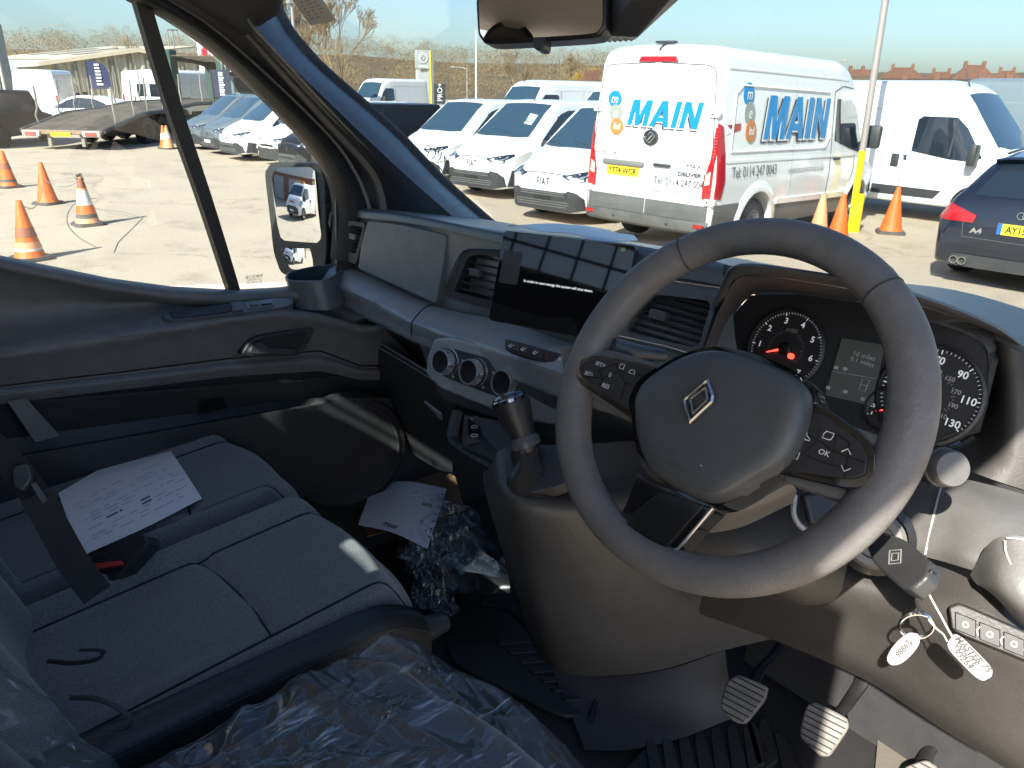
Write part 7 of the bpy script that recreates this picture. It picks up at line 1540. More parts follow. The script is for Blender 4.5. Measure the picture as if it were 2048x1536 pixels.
for s_, f, off_ in (('MASTER 75', .50, .0042), ('WHITE', .42, .0), ('93264', .46, -.0042)):
    c_ = (lerp(ta[0], tb[0], f)-off_*sin(R(rot_)), lerp(ta[1], tb[1], f)+off_*cos(R(rot_))); text(s_, t2p.M @ Matrix.Translation((c_[0], c_[1], .0012)) @ Matrix.Rotation(R(rot_), 4, 'Z'), TI, t2_, .0072, 'handwriting', shear=.25, bold=.00022)
m = MB(); m.tube(cat_rom([lp, Q(1862, 1196, D=.65), Q(1882, 1232, D=.645), Q(1898, 1262, D=.64), Q(1906, 1275, D=.637)], 22), .0008, 5); m.tube(cat_rom([ring[3], Q(1858, 1240, D=.655), Q(1874, 1258, D=.65), Q(1886, 1268, D=.645), Q(1894, 1282, D=.638)], 20), .0008, 5); m.build('tag_wire', mat('wire_white', (.5, .5, .5), .4), t2_)
# ---------------------------------------------------------------- seats
def fabric_mat(name, c1, c2, sc=900):
    m = bpy.data.materials.new(name); m.use_nodes = True; n = m.node_tree; b = n.nodes['Principled BSDF']; MATS[name] = m
    tc = n.nodes.new('ShaderNodeTexCoord'); t = n.nodes.new('ShaderNodeTexNoise'); t.inputs['Scale'].default_value = sc; t.inputs['Detail'].default_value = 2
    n.links.new(tc.outputs['Object'], t.inputs['Vector']); r = n.nodes.new('ShaderNodeValToRGB'); r.color_ramp.elements[0].position = .35; r.color_ramp.elements[1].position = .68
    r.color_ramp.elements[0].color = (*c1, 1); r.color_ramp.elements[1].color = (*c2, 1); n.links.new(t.outputs['Fac'], r.inputs[0]); n.links.new(r.outputs[0], b.inputs['Base Color'])
    b.inputs['Roughness'].default_value = .9; b.inputs['Specular IOR Level'].default_value = .2; b.inputs['Sheen Weight'].default_value = .35; b.inputs['Sheen Roughness'].default_value = .5
    bp = n.nodes.new('ShaderNodeBump'); bp.inputs['Strength'].default_value = .5; bp.inputs['Distance'].default_value = .0012; n.links.new(t.outputs['Fac'], bp.inputs['Height']); n.links.new(bp.outputs[0], b.inputs['Normal']); return m
FAB = fabric_mat('seat_fabric', (.065, .066, .067), (.27, .272, .276)); FABD = fabric_mat('seat_fabric_plain', (.016, .017, .018), (.04, .042, .044), 600)
VIN = mat('seat_leatherette', (.022, .023, .025), .45, bump=.5, bscale=350, dist=.0008)
def smax(x, a, b): t = max(0, min(1, (x-a)/(b-a))); return t*t*(3-2*t)
def cushion(name, x0, x1, y0, y1, ztop, parent, m_, seams=(), bolster=(.5, .5), zbot=-1.02, front_round=.08, slope=.05):
    """upholstered cushion: crowned top, raised side rolls, sunk seams, rounded front edge"""
    nx, ny = 56, 64; W_, L_ = x1-x0, y1-y0; bl, br = bolster
    def H(s, t):
        x = lerp(x0, x1, s); y = y0+(lerp(y0, y1, t)-y0)*(1-front_round*(abs(2*s-1)**2.5)/L_)
        h = .012*(1-(2*s-1)**2)+slope*(t-.5)+bl*.028*math.exp(-((s*W_-.045)/.035)**2)+br*.028*math.exp(-(((1-s)*W_-.045)/.035)**2)
        for kind, c, d, w_ in seams:
            q = (s-c)*W_ if kind == 's' else (t-c-.05*(s-.5))*L_
            if kind == 's' or .19 < s < .87: h -= d*math.exp(-(abs(q)/w_)**1.3)
        ed = min(s*W_, (1-s)*W_); h -= .055*(1-smax(ed, 0, .05))**2; h -= .09*(1-smax((1-t)*L_, 0, .075))**2.0
        return Vector((x, y+.012*(1-smax((1-t)*L_, 0, .075)), CAMZ+ztop+h))
    rows = [[H(j/nx, i/ny) for j in range(nx+1)] for i in range(ny+1)]
    last = rows[-1]; rows.append([p+Vector((0, -.004, -.05)) for p in last]); rows.append([Vector((p.x, p.y-.03, CAMZ+zbot)) for p in last])
    mb = MB(); mb.grid(rows)
    for k, sgn in ((0, -1), (nx, 1)):
        e = [r[k] for r in rows]; mb.grid([e, [Vector((p.x+sgn*.012, p.y, min(p.z-.04, CAMZ+ztop-.09))) for p in e], [Vector((p.x-sgn*.0, p.y, CAMZ+zbot)) for p in e]])
    o = part(mb, name, m_, parent, 75)
    for kind, c, d, w_ in seams:
        pts = [H(c, k/40) for k in range(1, 41)] if kind == 's' else [H(lerp(.20, .86, k/30), c+.05*(lerp(.20, .86, k/30)-.5)) for k in range(31)]
        mb = MB(); mb.tube([p+Vector((0, 0, .0022)) for p in pts], .0017, 5); part(mb, 'seam', mat('seam_black', (.012, .012, .013), .8), parent, 60)
    return o
xs = lambda c: (lambda s, t: (s-c))
BENCH = empty('bench_seat', (0, 0, 0)); BENCH.parent = VAN; fix(BENCH); BENCH['label'] = 'dark grey fabric double passenger bench seat'
# window side cushion and middle cushion
s1 = [('t', .60, .012, .010), ('s', .20, .009, .009), ('s', .84, .008, .009)]
cushion('window_cushion', -1.665, -1.262, .02, .575, -.775, BENCH, FAB, s1, (.9, .7), front_round=.10)
s2 = [('t', .55, .013, .010), ('s', .20, .010, .009), ('s', .87, .007, .009)]
cushion('middle_cushion', -1.258, -.862, .02, .575, -.770, BENCH, FAB, s2, (1.1, .5), front_round=.06)
rows = []
for i in range(25):
    t = i/24; y = lerp(.0, .553, t); d = .05*max(0, (t-.8)/.2)**2; rows.append([Vector((-.885-.0*d, y-d*.2, CAMZ-.752-d*.9)), Vector((-.868, y-d*.2, CAMZ-.742-d*.9)), Vector((-.846, y-d*.2, CAMZ-.747-d)), Vector((-.834, y-d*.2, CAMZ-.775-d)), Vector((-.836, y-d*.2, CAMZ-.83-d*.6)), Vector((-.846, y-d*.3, CAMZ-1.02))])
m = MB(); m.grid([list(c) for c in zip(*[cat_rom([r[k] for r in rows], 40) for k in range(6)])]); part(m, 'side_bolster', VIN, BENCH, 70)
m = MB(); m.tube(cat_rom([r[3]+Vector((.0012, 0, .012)) for r in rows], 60), .0008, 4); part(m, 'bolster_stitching', mat('stitch_grey', (.06, .06, .06), .8), BENCH)
m = MB(); m.box((-1.66, .0, CAMZ-1.22), (-.87, .50, CAMZ-1.0)); part(m, 'bench_base', DK2, BENCH, 0)
def backrest(x0, x1, y0, z0, z1, lean, parent, m_, name='backrest', d=.11, bulge=.03):
    rows = []; nx, nz = 30, 30
    for i in range(nz+1):
        t = i/nz; row = []
        for j in range(nx+1):
            s = j/nx; x = lerp(x0, x1, s); z = lerp(z0, z1, t); ed = min(s, 1-s)*(x1-x0)
            y = y0-lean*t+bulge*(math.exp(-((ed-.05)/.045)**2))-.05*(1-smax(ed, 0, .04))**2+.015*(1-((t-.35)/.6)**2)-.06*(smax(t, .9, 1.0))
            row.append(Vector((x, y, CAMZ+z)))
        rows.append(row)
    mb = MB(); mb.grid(rows); bk = [[p+Vector((0, -d, 0)) for p in r] for r in rows]; mb.grid(bk)
    ring = lambda g: g[0]+[r[-1] for r in g[1:-1]]+g[-1][::-1]+[r[0] for r in g[1:-1]][::-1]
    mb.grid([ring(rows), ring(bk)], close_u=True); return part(mb, name, m_, parent, 70)
backrest(-1.665, -1.262, .03, -.80, .02, .27, BENCH, FAB); backrest(-1.255, -.865, .03, -.80, .02, .27, BENCH, FAB)  # bench backs raised to block sun from the rear window
for xc in (-1.455, -.99, -.49):
    m = MB(); wd_ = .185 if xc < -1.2 else .245 if xc < -.9 else .14; m.rbox((xc-wd_, -.36, CAMZ-.14), (xc+wd_, -.25, CAMZ+(.25 if xc < -1.2 else .12)), .045, 3); part(m, 'headrest', FABD, BENCH if xc < -.9 else None)  # out of view; widened and raised to keep sun off bench and door
# lap belts, buckle, loops
WEB = mat('belt_webbing', (.010, .010, .011), .7, bump=.5, bscale=600, dist=.0006)
def ribbon(pts, w, name, parent, m_=None, up=(0, 0, 1), n=24):
    c = cat_rom(pts, n); L = []; Rr = []
    for i, p in enumerate(c):
        t = (c[min(i+1, n-1)]-c[max(i-1, 0)]).normalized(); s = t.cross((CAM-p).normalized()).normalized(); L.append(p-s*w/2); Rr.append(p+s*w/2)
    mb = MB(); mb.slab([L, Rr], .0015); return part(mb, name, m_ or WEB, parent, 60)
ribbon([Q(-60, 850, X=-1.22), Q(0, 905, X=-1.20), Q(42, 950, X=-1.18), Q(70, 990, X=-1.16)], .036, 'belt', BENCH)
ribbon([Q(72, 990, X=-1.15), Q(110, 1060, X=-1.13), Q(150, 1130, X=-1.10), Q(195, 1190, X=-1.08)], .040, 'belt', BENCH)
lt = Pl(Q(45, 955, X=-1.165), 60, 35)
m = MB(); m.prism(lt.poly(smooth_poly([(28, 935), (58, 928), (66, 958), (48, 984), (30, 975)], .25)), -.006, .006, lt.M); part(m, 'belt_latch', mat('latch_green_grey', (.06, .075, .075), .35), BENCH, 30, .003)
m = MB(); m.prism(lt.poly([(62, 968), (72, 964), (96, 1000), (86, 1008)]), -.001, .001, lt.M); part(m, 'latch_tongue', SATIN, BENCH, 0)
bk = Pl(Q(215, 1125, z=-.74), 20, 40)
m = MB(); m.prism(bk.poly(smooth_poly([(170, 1130), (270, 1068), (300, 1072), (305, 1090), (240, 1160), (190, 1175)], .2)), -.02, .010, bk.M); part(m, 'buckle_recess', DK2, BENCH, 30, .006)
m = MB(); m.prism(bk.poly(smooth_poly([(180, 1122), (238, 1116), (245, 1132), (190, 1142)], .15)), .0, .018, bk.M); part(m, 'belt_buckle', mat('buckle_black', (.02, .02, .02), .4), BENCH, 30, .003)
m = MB(); m.prism(bk.poly([(184, 1128), (240, 1121), (243, 1130), (192, 1138)], .018), .012, .0195, bk.M); part(m, 'buckle_button', mat('buckle_red', (.55, .06, .05), .45), BENCH, 0, .001)
m = MB(); m.tube(cat_rom([Q(95, 1322, X=-.93), Q(150, 1326, X=-.90), Q(200, 1316, X=-.88), Q(207, 1302, X=-.885), Q(160, 1300, X=-.91)], 24), .0028, 6, flat=.4); part(m, 'pull_strap', WEB, BENCH)
m = MB(); m.tube(cat_rom([Q(140, 1395, X=-.86), Q(200, 1400, X=-.83), Q(255, 1430, X=-.81), Q(258, 1455, X=-.81), Q(210, 1462, X=-.83)], 24), .003, 8, flat=.4); part(m, 'pull_loop', mat('loop_grey', (.035, .035, .037), .7), BENCH)
# ---- driver seat under its clear protective cover
DS = empty('driver_seat', (0, 0, 0)); DS.parent = VAN; fix(DS); DS['label'] = 'dark driver seat under a clear plastic cover'
ds = [('t', .6, .010, .008), ('s', .2, .008, .008), ('s', .8, .008, .008)]
dsw = dict(x0=-.745, x1=-.19, y0=-.08, y1=.485)
cushion('seat_cushion', dsw['x0'], dsw['x1'], dsw['y0'], dsw['y1'], -.735, DS, FABD, ds, (1., 1.), front_round=.09)
backrest(-.735, -.235, .015, -.78, -.12, .26, DS, FABD, bulge=.05)
m = MB(); m.box((-.70, -.2, CAMZ-1.22), (-.26, .38, CAMZ-1.0)); part(m, 'seat_base', DK2, DS, 0)
m = MB(); m.tube([Q(815, 1285, D=1.22), Q(850, 1258, D=1.25), Q(888, 1245, D=1.28)], [.022, .022, .016], 12); part(m, 'seat_lever', mat('lever_blue_grey', (.05, .055, .06), .4), DS)
def film_mat():
    """thin clear polythene: see-through, slightly hazy, glossy, with glints painted along its creases"""
    m = bpy.data.materials.new('clear_film'); m.use_nodes = True; n = m.node_tree; n.nodes.clear(); MATS['clear_film'] = m; N = lambda t: n.nodes.new('ShaderNode'+t)
    o, tr, gl, df, fr, m0, m1 = N('OutputMaterial'), N('BsdfTransparent'), N('BsdfGlossy'), N('BsdfDiffuse'), N('Fresnel'), N('MixShader'), N('MixShader')
    tr.inputs[0].default_value = (.94, .96, .98, 1); gl.inputs['Roughness'].default_value = .04; df.inputs[0].default_value = (.62, .76, .92, 1)
    ge, mp = N('NewGeometry'), N('MapRange'); mp.inputs['To Min'].default_value = 1.7; mp.inputs['To Max'].default_value = 1/1.7; n.links.new(ge.outputs['Backfacing'], mp.inputs['Value']); n.links.new(mp.outputs[0], fr.inputs['IOR'])
    tc, mg, t = N('TexCoord'), N('Mapping'), N('TexNoise'); mg.inputs['Scale'].default_value = (1, .4, 1); mg.inputs['Rotation'].default_value = (0, 0, .6); t.noise_type = 'RIDGED_MULTIFRACTAL'; t.inputs['Scale'].default_value = 30; t.inputs['Detail'].default_value = 5; t.inputs['Distortion'].default_value = .8
    n.links.new(tc.outputs['Object'], mg.inputs[0]); n.links.new(mg.outputs[0], t.inputs['Vector']); bp = N('Bump'); bp.inputs['Strength'].default_value = .3; bp.inputs['Distance'].default_value = .002; n.links.new(t.outputs['Fac'], bp.inputs['Height'])
    n.links.new(bp.outputs[0], gl.inputs['Normal']); n.links.new(bp.outputs[0], fr.inputs['Normal'])
    # milky folds, with pale blue streaks painted in for their sky glints
    def glint_streak(rot, sx, sy, lo, hi):
        mq, q, r = N('Mapping'), N('TexNoise'), N('MapRange'); mq.inputs['Rotation'].default_value = (0, 0, rot); mq.inputs['Scale'].default_value = (sx, sy, sy*2); q.inputs['Scale'].default_value = 1; q.inputs['Detail'].default_value = 3; q.inputs['Roughness'].default_value = .6; q.inputs['Distortion'].default_value = .25
        n.links.new(tc.outputs['Object'], mq.inputs[0]); n.links.new(mq.outputs[0], q.inputs['Vector']); r.inputs['From Min'].default_value = lo; r.inputs['From Max'].default_value = hi; n.links.new(q.outputs['Fac'], r.inputs['Value']); return r.outputs[0]
    s1_, s2_, s3_ = glint_streak(.65, 75, 11, .60, .76), glint_streak(-.5, 85, 12, .615, .78), glint_streak(1.5, 60, 10, .605, .77); mxa, mxb = N('Math'), N('Math'); mxa.operation = mxb.operation = 'MAXIMUM'
    n.links.new(s1_, mxa.inputs[0]); n.links.new(s2_, mxa.inputs[1]); n.links.new(mxa.outputs[0], mxb.inputs[0]); n.links.new(s3_, mxb.inputs[1]); r1 = mxb
    w2 = N('TexNoise'); w2.inputs['Scale'].default_value = 9; w2.inputs['Detail'].default_value = 3; n.links.new(tc.outputs['Object'], w2.inputs['Vector']); r2 = N('MapRange'); r2.inputs['From Min'].default_value = .44; r2.inputs['From Max'].default_value = .62; n.links.new(w2.outputs['Fac'], r2.inputs['Value'])
    mu = N('Math'); mu.operation = 'MULTIPLY'; n.links.new(r1.outputs[0], mu.inputs[0]); n.links.new(r2.outputs[0], mu.inputs[1]); r3 = N('MapRange'); r3.inputs['To Min'].default_value = .045; r3.inputs['To Max'].default_value = .95; n.links.new(mu.outputs[0], r3.inputs['Value']); n.links.new(r3.outputs[0], m0.inputs[0])
    n.links.new(tr.outputs[0], m0.inputs[1]); n.links.new(df.outputs[0], m0.inputs[2]); n.links.new(fr.outputs[0], m1.inputs[0]); n.links.new(m0.outputs[0], m1.inputs[1]); n.links.new(gl.outputs[0], m1.inputs[2]); n.links.new(m1.outputs[0], o.inputs[0]); return m
FILM = film_mat()
def crumple(x, y, sc, seed):
    v = 0; f = 1.; a = 1.
    for k in range(4):
        n_ = noise.noise(Vector((x*sc*f+seed, y*sc*f*.7+x*sc*f*.35, seed*1.7+k*3.1))); v += a*(max(0, 1-abs(n_)/(.05+.03*k))-.25*noise.noise(Vector((x*sc*f*.8, y*sc*f*.8, seed+9+k)))); f *= 1.8; a *= .6
    return v
import numpy as np
def folds(X, Y, seed, n=90, size=(.6, .6), c=(0, 0), ang=None, spread=pi):
    """straight sharp creases of crumpled polythene"""
    g = np.random.default_rng(seed); Hh = np.zeros_like(X)
    for k in range(n):
        a = g.uniform(0, pi) if ang is None else ang+g.normal(0, spread); x0, y0 = c[0]+g.uniform(-.5, .5)*size[0], c[1]+g.uniform(-.5, .5)*size[1]; L = g.uniform(.04, .22); w_ = g.uniform(.004, .016); amp = g.uniform(.2, 1)*(1 if g.random() < .75 else -1)
        u = (X-x0)*np.cos(a)+(Y-y0)*np.sin(a); v = -(X-x0)*np.sin(a)+(Y-y0)*np.cos(a)
        Hh += amp*np.exp(-np.abs(v)/w_)*np.exp(-(u/L)**4)*w_/.012
    return Hh
rows = []; nx, ny = 200, 210
_X, _Y = np.meshgrid(np.linspace(dsw['x0']-.035, dsw['x1']+.05, nx+1), np.linspace(dsw['y0']-.03, dsw['y1']+.045, ny+1)); FH = folds(_X, _Y, 5, 150, (.62, .62), (-.47, .2), 2.2, .75)
for i in range(ny+1):
    t = i/ny; row = []
    for j in range(nx+1):
        s = j/nx; x = lerp(dsw['x0']-.035, dsw['x1']+.05, s); y = lerp(dsw['y0']-.03, dsw['y1']+.045, t); ed = min(s, 1-s)*(.59)
        fr = .09*(abs(2*s-1)**2.5); y = dsw['y0']+(y-dsw['y0'])*(1-fr/.555)
        h = .016*(1-(2*s-1)**2)+.05*(t-.5)+.02*(math.exp(-((ed-.06)/.05)**2)); h -= .10*(1-smax(ed, 0, .07))**2; h -= .13*(1-smax((1-t)*.63, 0, .10))**2
        row.append(Vector((x, y, CAMZ-.712+h+.0085*FH[i, j]+.004*noise.noise(Vector((x*9, y*9, 1))))))
    rows.append(row)
e = rows[-1]; rows.append([p+Vector((.004*sin(k*.7), .012, -.10)) for k, p in enumerate(e)])
m = MB(); m.grid(rows)
for k in (0, nx): e = [r[k] for r in rows]; m.grid([e, [p+Vector((.012*sin(i*.8), 0, -.12)) for i, p in enumerate(e)]])
sc_ = m.build('seat_cover', FILM, None, 80); tag(sc_, 'crumpled clear plastic cover draped over the driver seat cushion', 'plastic cover')
rows = []; _X, _Z = np.meshgrid(np.linspace(-.765, -.20, 71), np.linspace(-.74, -.16, 71)); FB = folds(_X, _Z, 8, 90, (.6, .6), (-.48, -.45))
for i in range(71):
    t = i/70; row = []
    for j in range(71):
        s = j/70; x = lerp(-.765, -.20, s); z = lerp(-.74, -.16, t); ed = min(s, 1-s)*.55
        y = .035-.225*(z+.78)/.58+.055*math.exp(-((ed-.05)/.05)**2)-.07*(1-smax(ed, 0, .05))**2+.022+.006*FB[i, j]
        row.append(Vector((x, y, CAMZ+z)))
    rows.append(row)
m = MB(); m.grid(rows)
for k in (0, 70): e = [r[k] for r in rows]; m.grid([e, [p+Vector((0, -.14, .004*sin(i))) for i, p in enumerate(e)]])
o = m.build('backrest_cover', FILM, None, 80); tag(o, 'clear plastic cover over the driver seat backrest', 'plastic cover')
# ---------------------------------------------------------------- loose papers and wrapping
PAPER = mat('white_paper', (.82, .84, .87), .6)
def on_seat(px, py, off=0.): return Q(px, py, z=-.752+off)
g_ = [[on_seat(x, y) for x, y in r] for r in ([(118, 992), (225, 930), (330, 889)], [(140, 1055), (255, 1000), (365, 945)], [(170, 1116), (290, 1060), (404, 999)])]
g_ = sgrid(g_, 14, 14); g_ = [[p+Vector((0, 0, .006+.010*sin(i/13*pi)*(.4+.6*j/13)-.004*(j/13))) for j, p in enumerate(r)] for i, r in enumerate(g_)]
m = MB(); m.slab(g_, -.0008 if False else .0008); PP = m.build('paper_sheet', PAPER, None, 60); tag(PP, 'white printed paper form lying on the passenger bench', 'paper')
def gpt(a, b, h=.0016):
    a = max(0, min(.9999, a)); b = max(0, min(.9999, b)); i, j = int(a*13), int(b*13); u, v = a*13-i, b*13-j
    n_ = (g_[13][0]-g_[0][0]).cross(g_[0][13]-g_[0][0]).normalized(); n_ = n_ if n_.z > 0 else -n_
    return g_[i][j].lerp(g_[i+1][j], u).lerp(g_[i][j+1].lerp(g_[i+1][j+1], u), v)+n_*h
rd = random.Random(11)
for col in range(1):
    m = MB(); md = MB()
    for k in range(13):
        b = .10
        if k in (1, 4): continue
        a0 = .34+.045*k
        while b < .88:
            w_ = rd.uniform(.02, .12)
            if rd.random() < .72:
                tgt = md if k in (8, 9) and b > .2 and b < .55 else m; hh = .022 if tgt is md else .007
                tgt.add([gpt(a0, b), gpt(a0, b+w_), gpt(a0+hh, b+w_), gpt(a0+hh, b)], [(0, 1, 2, 3)])
            b += w_+rd.uniform(.012, .06)
    tag(m.build('print_lines', mat('grey_print', (.28, .33, .42), .7), PP, 0), kind='stuff'); tag(md.build('print_blocks', mat('dark_print', (.12, .15, .20), .7), PP, 0), kind='stuff')
# footwell: cardboard, plastic sleeve with a form, wrapping
CARD = mat('cardboard', (.24, .145, .075), .85, var=.25, vscale=12)
fw = lambda px, py, z: Q(px, py, z=z)
m = MB(); m.slab([[fw(700, 1000, -1.10), fw(905, 938, -1.08)], [fw(735, 1075, -1.08), fw(930, 1020, -1.06)]], .004); tag(m.build('cardboard_sheet', CARD, None, 0), 'brown cardboard sheet on the passenger footwell floor', 'cardboard')
SLV = mat('sleeve_lilac', (.72, .72, .82), .25, coat=.6)
sv = [[fw(748, 965, -1.03), fw(893, 978, -1.03)], [fw(716, 1050, -1.0), fw(855, 1098, -1.0)]]
sg_ = sgrid([[sv[0][0], sv[0][0].lerp(sv[0][1], .5)+Vector((0, 0, .012)), sv[0][1]], [sv[0][0].lerp(sv[1][0], .5), sv[0][0].lerp(sv[1][1], .5)+Vector((0, 0, .015)), sv[0][1].lerp(sv[1][1], .5)], [sv[1][0], sv[1][0].lerp(sv[1][1], .5)+Vector((0, 0, .012)), sv[1][1]]], 12, 12)
m = MB(); m.slab(sg_, .001); SL = m.build('document_sleeve', SLV, None, 60); tag(SL, 'clear punched pocket holding a printed form, leaning in the footwell', 'document')
def spt(a, b, h=.0022):
    i, j = min(10, int(a*11)), min(10, int(b*11)); u, v = a*11-i, b*11-j; p = sg_[i][j].lerp(sg_[i+1][j], u).lerp(sg_[i][j+1].lerp(sg_[i+1][j+1], u), v); return p+(CAM-p).normalized()*h
m = MB(); m.grid([[spt(a, b) for b in (.22, .5, .78, .92)] for a in (.32, .6, .97)]); m.build('form_page', mat('form_page', (.72, .76, .88), .6), SL, 0)
m = MB(); m.grid([[spt(a, b, .0028) for b in (.26, .5, .78, .9)] for a in (.34, .40)]); m.build('form_heading', mat('form_olive', (.33, .34, .22), .6), SL, 0)
m = MB()
for k in range(11):
    a = .44+.035*k; m.add([spt(a, .3, .003), spt(a, .3+rd.uniform(.2, .55), .003), spt(a+.006, .3+.2, .003), spt(a+.006, .3, .003)], [(0, 1, 2, 3)])
tag(m.build('form_lines', mat('grey_print', (.28, .33, .42), .7), SL, 0), kind='stuff')
c = spt(.90, .45, .004); d = (spt(.90, .6, .004)-c).normalized(); up_ = (spt(.85, .45, .004)-c).normalized(); text('TGS', frame(c, d, up_), INKS if 'INKS' in globals() else mat('black_ink', (.015, .015, .015), .5), SL, .022, 'form_logo', bold=.001)
for k in range(7): m = MB(); p = spt(.12+.12*k, .97, .003); m.tube([p, p+(CAM-p).normalized()*.0008], .0035, 8); m.build('punched_hole', mat('hole_dark', (.03, .03, .04), .6), SL)
def wrap(px0, py0, px1, py1, px2, py2, px3, py3, z, amp, seed, name, lab, n=80, sc=9.):
    c4 = [fw(px0, py0, z), fw(px1, py1, z), fw(px2, py2, z), fw(px3, py3, z)]; rows = []; _u, _v = np.meshgrid(np.linspace(0, 1, n+1), np.linspace(0, 1, n+1)); FW = folds(_u*.35, _v*.35, int(seed*10), 120, (.35, .35), (.17, .17))
    for i in range(n+1):
        rows.append([])
        for j in range(n+1):
            u, v = i/n, j/n; p = c4[0].lerp(c4[1], v).lerp(c4[3].lerp(c4[2], v), u); k = crumple(p.x, p.y, sc, seed); ed = min(u, 1-u, v, 1-v)
            q = p+Vector((.02*noise.noise(Vector((u*4, v*4, seed))), .02*noise.noise(Vector((u*4, v*4, seed+5))), amp*(.5*k+.25*FW[i, j])*min(1, ed*6)+amp*.6)); rows[-1].append(q)
    mb = MB(); mb.grid(rows); o = mb.build(name, FILM, None, 80); tag(o, lab, 'plastic wrap'); return o
wrap(820, 1000, 950, 1040, 1000, 1180, 790, 1140, -1.06, .055, 2., 'plastic_wrap', 'crumpled clear plastic wrapping heaped in the passenger footwell')
wrap(800, 1120, 930, 1150, 905, 1260, 830, 1240, -1.10, .06, 7., 'plastic_wrap', 'crumpled strip of clear film trailing beside the bench seat', 60, 12.)
m = MB(); rw_ = sgrid([[fw(850, 1060, -1.12), fw(940, 1050, -1.10), fw(1010, 1120, -1.10)], [fw(850, 1130, -1.13), fw(940, 1130, -1.09), fw(1020, 1170, -1.1)], [fw(880, 1190, -1.14), fw(950, 1190, -1.12), fw(1020, 1190, -1.12)]], 12, 12); m.slab([[p+Vector((0, 0, .015*crumple(p.x, p.y, 8, 4))) for p in r] for r in rw_], .003); tag(m.build('black_bag', mat('black_bag', (.012, .012, .013), .3), None, 60), 'black plastic bag under the clear wrapping', 'bag')
# ---------------------------------------------------------------- floor mats and pedals
FZ_ = -1.215
def fl_(px, py, h=0.): return Q(px, py, z=FZ_+h)
MATM = mat('rubber_mat', (.020, .020, .022), .55, bump=.3, bscale=300, dist=.0008, var=.4, vscale=9)
def outl_slab(pts, h0, h1, name, m_, parent=None, bev=.004):
    mb = MB(); P_ = [fl_(x, y) for x, y in pts]; n = len(P_); mb.add([p+Vector((0, 0, h0)) for p in P_]+[p+Vector((0, 0, h1)) for p in P_], [tuple(range(n))[::-1], tuple(range(n, 2*n))]+[(i, (i+1) % n, n+(i+1) % n, n+i) for i in range(n)]); o = mb.build(name, m_, parent, 30); bevel_mod(o, bev, 2) if bev else 0; return o
pm = outl_slab(smooth_poly([(880, 1215), (1010, 1195), (1060, 1240), (1195, 1375), (1185, 1440), (1120, 1440), (900, 1330)], .15), .0, .012, 'rubber_mat', MATM); tag(pm, 'black rubber mat with raised edge between the bench and console', 'floor mat')
m = MB(); m.tube([fl_(x, y, .016) for x, y in ((965, 1205), (1020, 1215), (1065, 1262), (1180, 1376), (1192, 1400), (1180, 1440))], .007, 8); m.build('mat_edge', MATM, pm)
for k in range(7): q0 = (1030+k*22, 1290+k*19); outl_slab([(q0[0]-40, q0[1]), (q0[0]+55, q0[1]-6), (q0[0]+64, q0[1]+3), (q0[0]-30, q0[1]+10)], .010, .017, 'mat_rib', MATM, pm, .002)
dm = outl_slab(smooth_poly([(1230, 1560), (1290, 1500), (1440, 1440), (1500, 1455), (1590, 1500), (1640, 1600), (1500, 1700), (1250, 1700)], .1), .0, .010, 'rubber_mat', MATM); tag(dm, 'black rubber mat with raised bars under the pedals', 'floor mat')
for k in range(8):
    x = 1290+k*32; y = 1520-k*8; outl_slab(smooth_poly([(x, y-22+k*2), (x+18, y-28+k*2), (x+42, y+70), (x+14, y+90)], .2), .008, .020, 'mat_bar', mat('mat_bar_worn', (.035, .034, .034), .5, var=.5, vscale=25), dm, .003)
for k in range(2): x = 1490+k*55; outl_slab(smooth_poly([(x, 1456+k*22), (x+22, 1466+k*22), (x+50, 1540+k*20), (x+20, 1545+k*20)], .2), .008, .020, 'mat_bar', mat('mat_bar_worn', (.035, .034, .034), .5, var=.5, vscale=25), dm, .003)
FLC = [[(1000, 1240, 1.6), (1180, 1340, 1.50), (1320, 1350, 1.52), (1450, 1310, 1.62), (1560, 1290, 1.75)], [(1050, 1330, 1.52), (1190, 1400, 1.44), (1320, 1410, 1.48), (1450, 1370, 1.60), (1560, 1340, 1.75)], [(1100, 1440, 1.42), (1210, 1480, 1.37), (1330, 1480, 1.42), (1450, 1440, 1.53), (1580, 1400, 1.7)]]
m = MB(); m.grid(sgrid([[fl_(x, y, h) for x, y, h in r] for r in ([(1100, 1330, .02), (1200, 1352, .05), (1330, 1340, .10), (1450, 1300, .16)], [(1130, 1400, .012), (1220, 1420, .02), (1340, 1410, .05), (1460, 1370, .10)], [(1170, 1500, .008), (1250, 1500, .01), (1350, 1480, .02), (1480, 1430, .04)])], 16, 14)); part(m, 'tunnel_cover', mat('tunnel_vinyl', (.045, .043, .047), .55, bump=.3, bscale=200, dist=.001, var=.35, vscale=9), None, 70)
STEEL = mat('pedal_rubber', (.21, .20, .18), .6, var=.5, vscale=30); PARM = mat('pedal_arm', (.022, .022, .023), .45, var=.5, vscale=18)
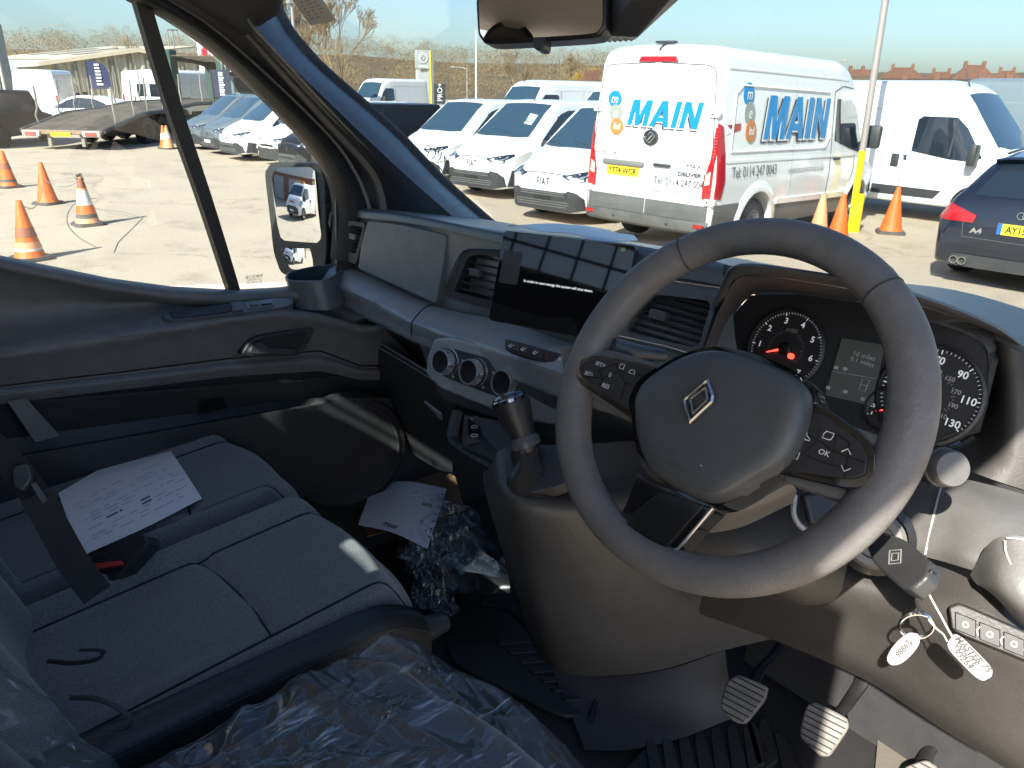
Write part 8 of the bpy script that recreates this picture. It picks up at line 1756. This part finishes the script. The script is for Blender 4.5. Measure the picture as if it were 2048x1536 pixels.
def pedal(outl, D, yaw, tilt, arm, nm, lab):
    c = (sum(p[0] for p in outl)/len(outl), sum(p[1] for p in outl)/len(outl)); pl = Pl(Q(*c, D=D), yaw, tilt); o_ = pl.poly(smooth_poly(outl, .25, 4))
    mb = MB(); mb.prism(o_, -.012, 0, pl.M); pd = part(mb, nm, STEEL, None, 30, .004, 2, lab)
    us = [p[0] for p in o_]; vs = [p[1] for p in o_]
    for k in range(7):
        y = lerp(min(vs), max(vs), (k+.7)/7.6); xs_ = []
        for a, b in zip(o_, o_[1:]+o_[:1]):
            if (a[1]-y)*(b[1]-y) < 0: xs_.append(lerp(a[0], b[0], (y-a[1])/(b[1]-a[1])))
        if len(xs_) < 2: continue
        mb = MB(); mb.box((min(xs_)+.003, y-.0013, -.001), (max(xs_)-.003, y+.0013, .0012), pl.M); part(mb, 'pad_groove', mat('groove_black', (.02, .02, .02), .7), pd, 0)
    mb = MB(); mb.tube([pl.W(*pl.L(*c), -.012)]+[Q(x, y, D=d) for x, y, d in arm], [.016, .016, .018, .02][:len(arm)+1], 10, flat=.5); part(mb, 'pedal_arm', PARM, pd)
pedal([(1452, 1362), (1475, 1347), (1537, 1372), (1530, 1400), (1492, 1447), (1470, 1445), (1438, 1415)], 1.42, 10, 48, [(1520, 1340, 1.5), (1560, 1300, 1.55), (1590, 1240, 1.58)], 'clutch_pedal', 'worn ribbed clutch pedal')
pedal([(1612, 1410), (1630, 1402), (1695, 1435), (1698, 1455), (1660, 1512), (1640, 1512), (1596, 1470)], 1.38, 10, 48, [(1690, 1415, 1.46), (1720, 1370, 1.5), (1740, 1300, 1.52)], 'brake_pedal', 'worn ribbed brake pedal')
pedal([(1805, 1535), (1852, 1518), (1880, 1535), (1845, 1615), (1785, 1600)], 1.36, 8, 52, [(1855, 1505, 1.42), (1885, 1465, 1.45)], 'accelerator_pedal', 'pale accelerator pedal')
m = MB(); m.box((-.72, 1.30, CAMZ-1.2), (.05, 1.34, CAMZ-.55)); part(m, 'pedal_bulkhead', DK2, None, 0)
m = MB(); m.slab([[fl_(1760, 1420, .03), fl_(1900, 1470, .03)], [fl_(1740, 1640, .0), fl_(1950, 1640, .0)]], .01); part(m, 'sill_carpet', mat('sill_carpet', (.10, .09, .075), .9, bump=.5, bscale=300, dist=.002), None, 0)
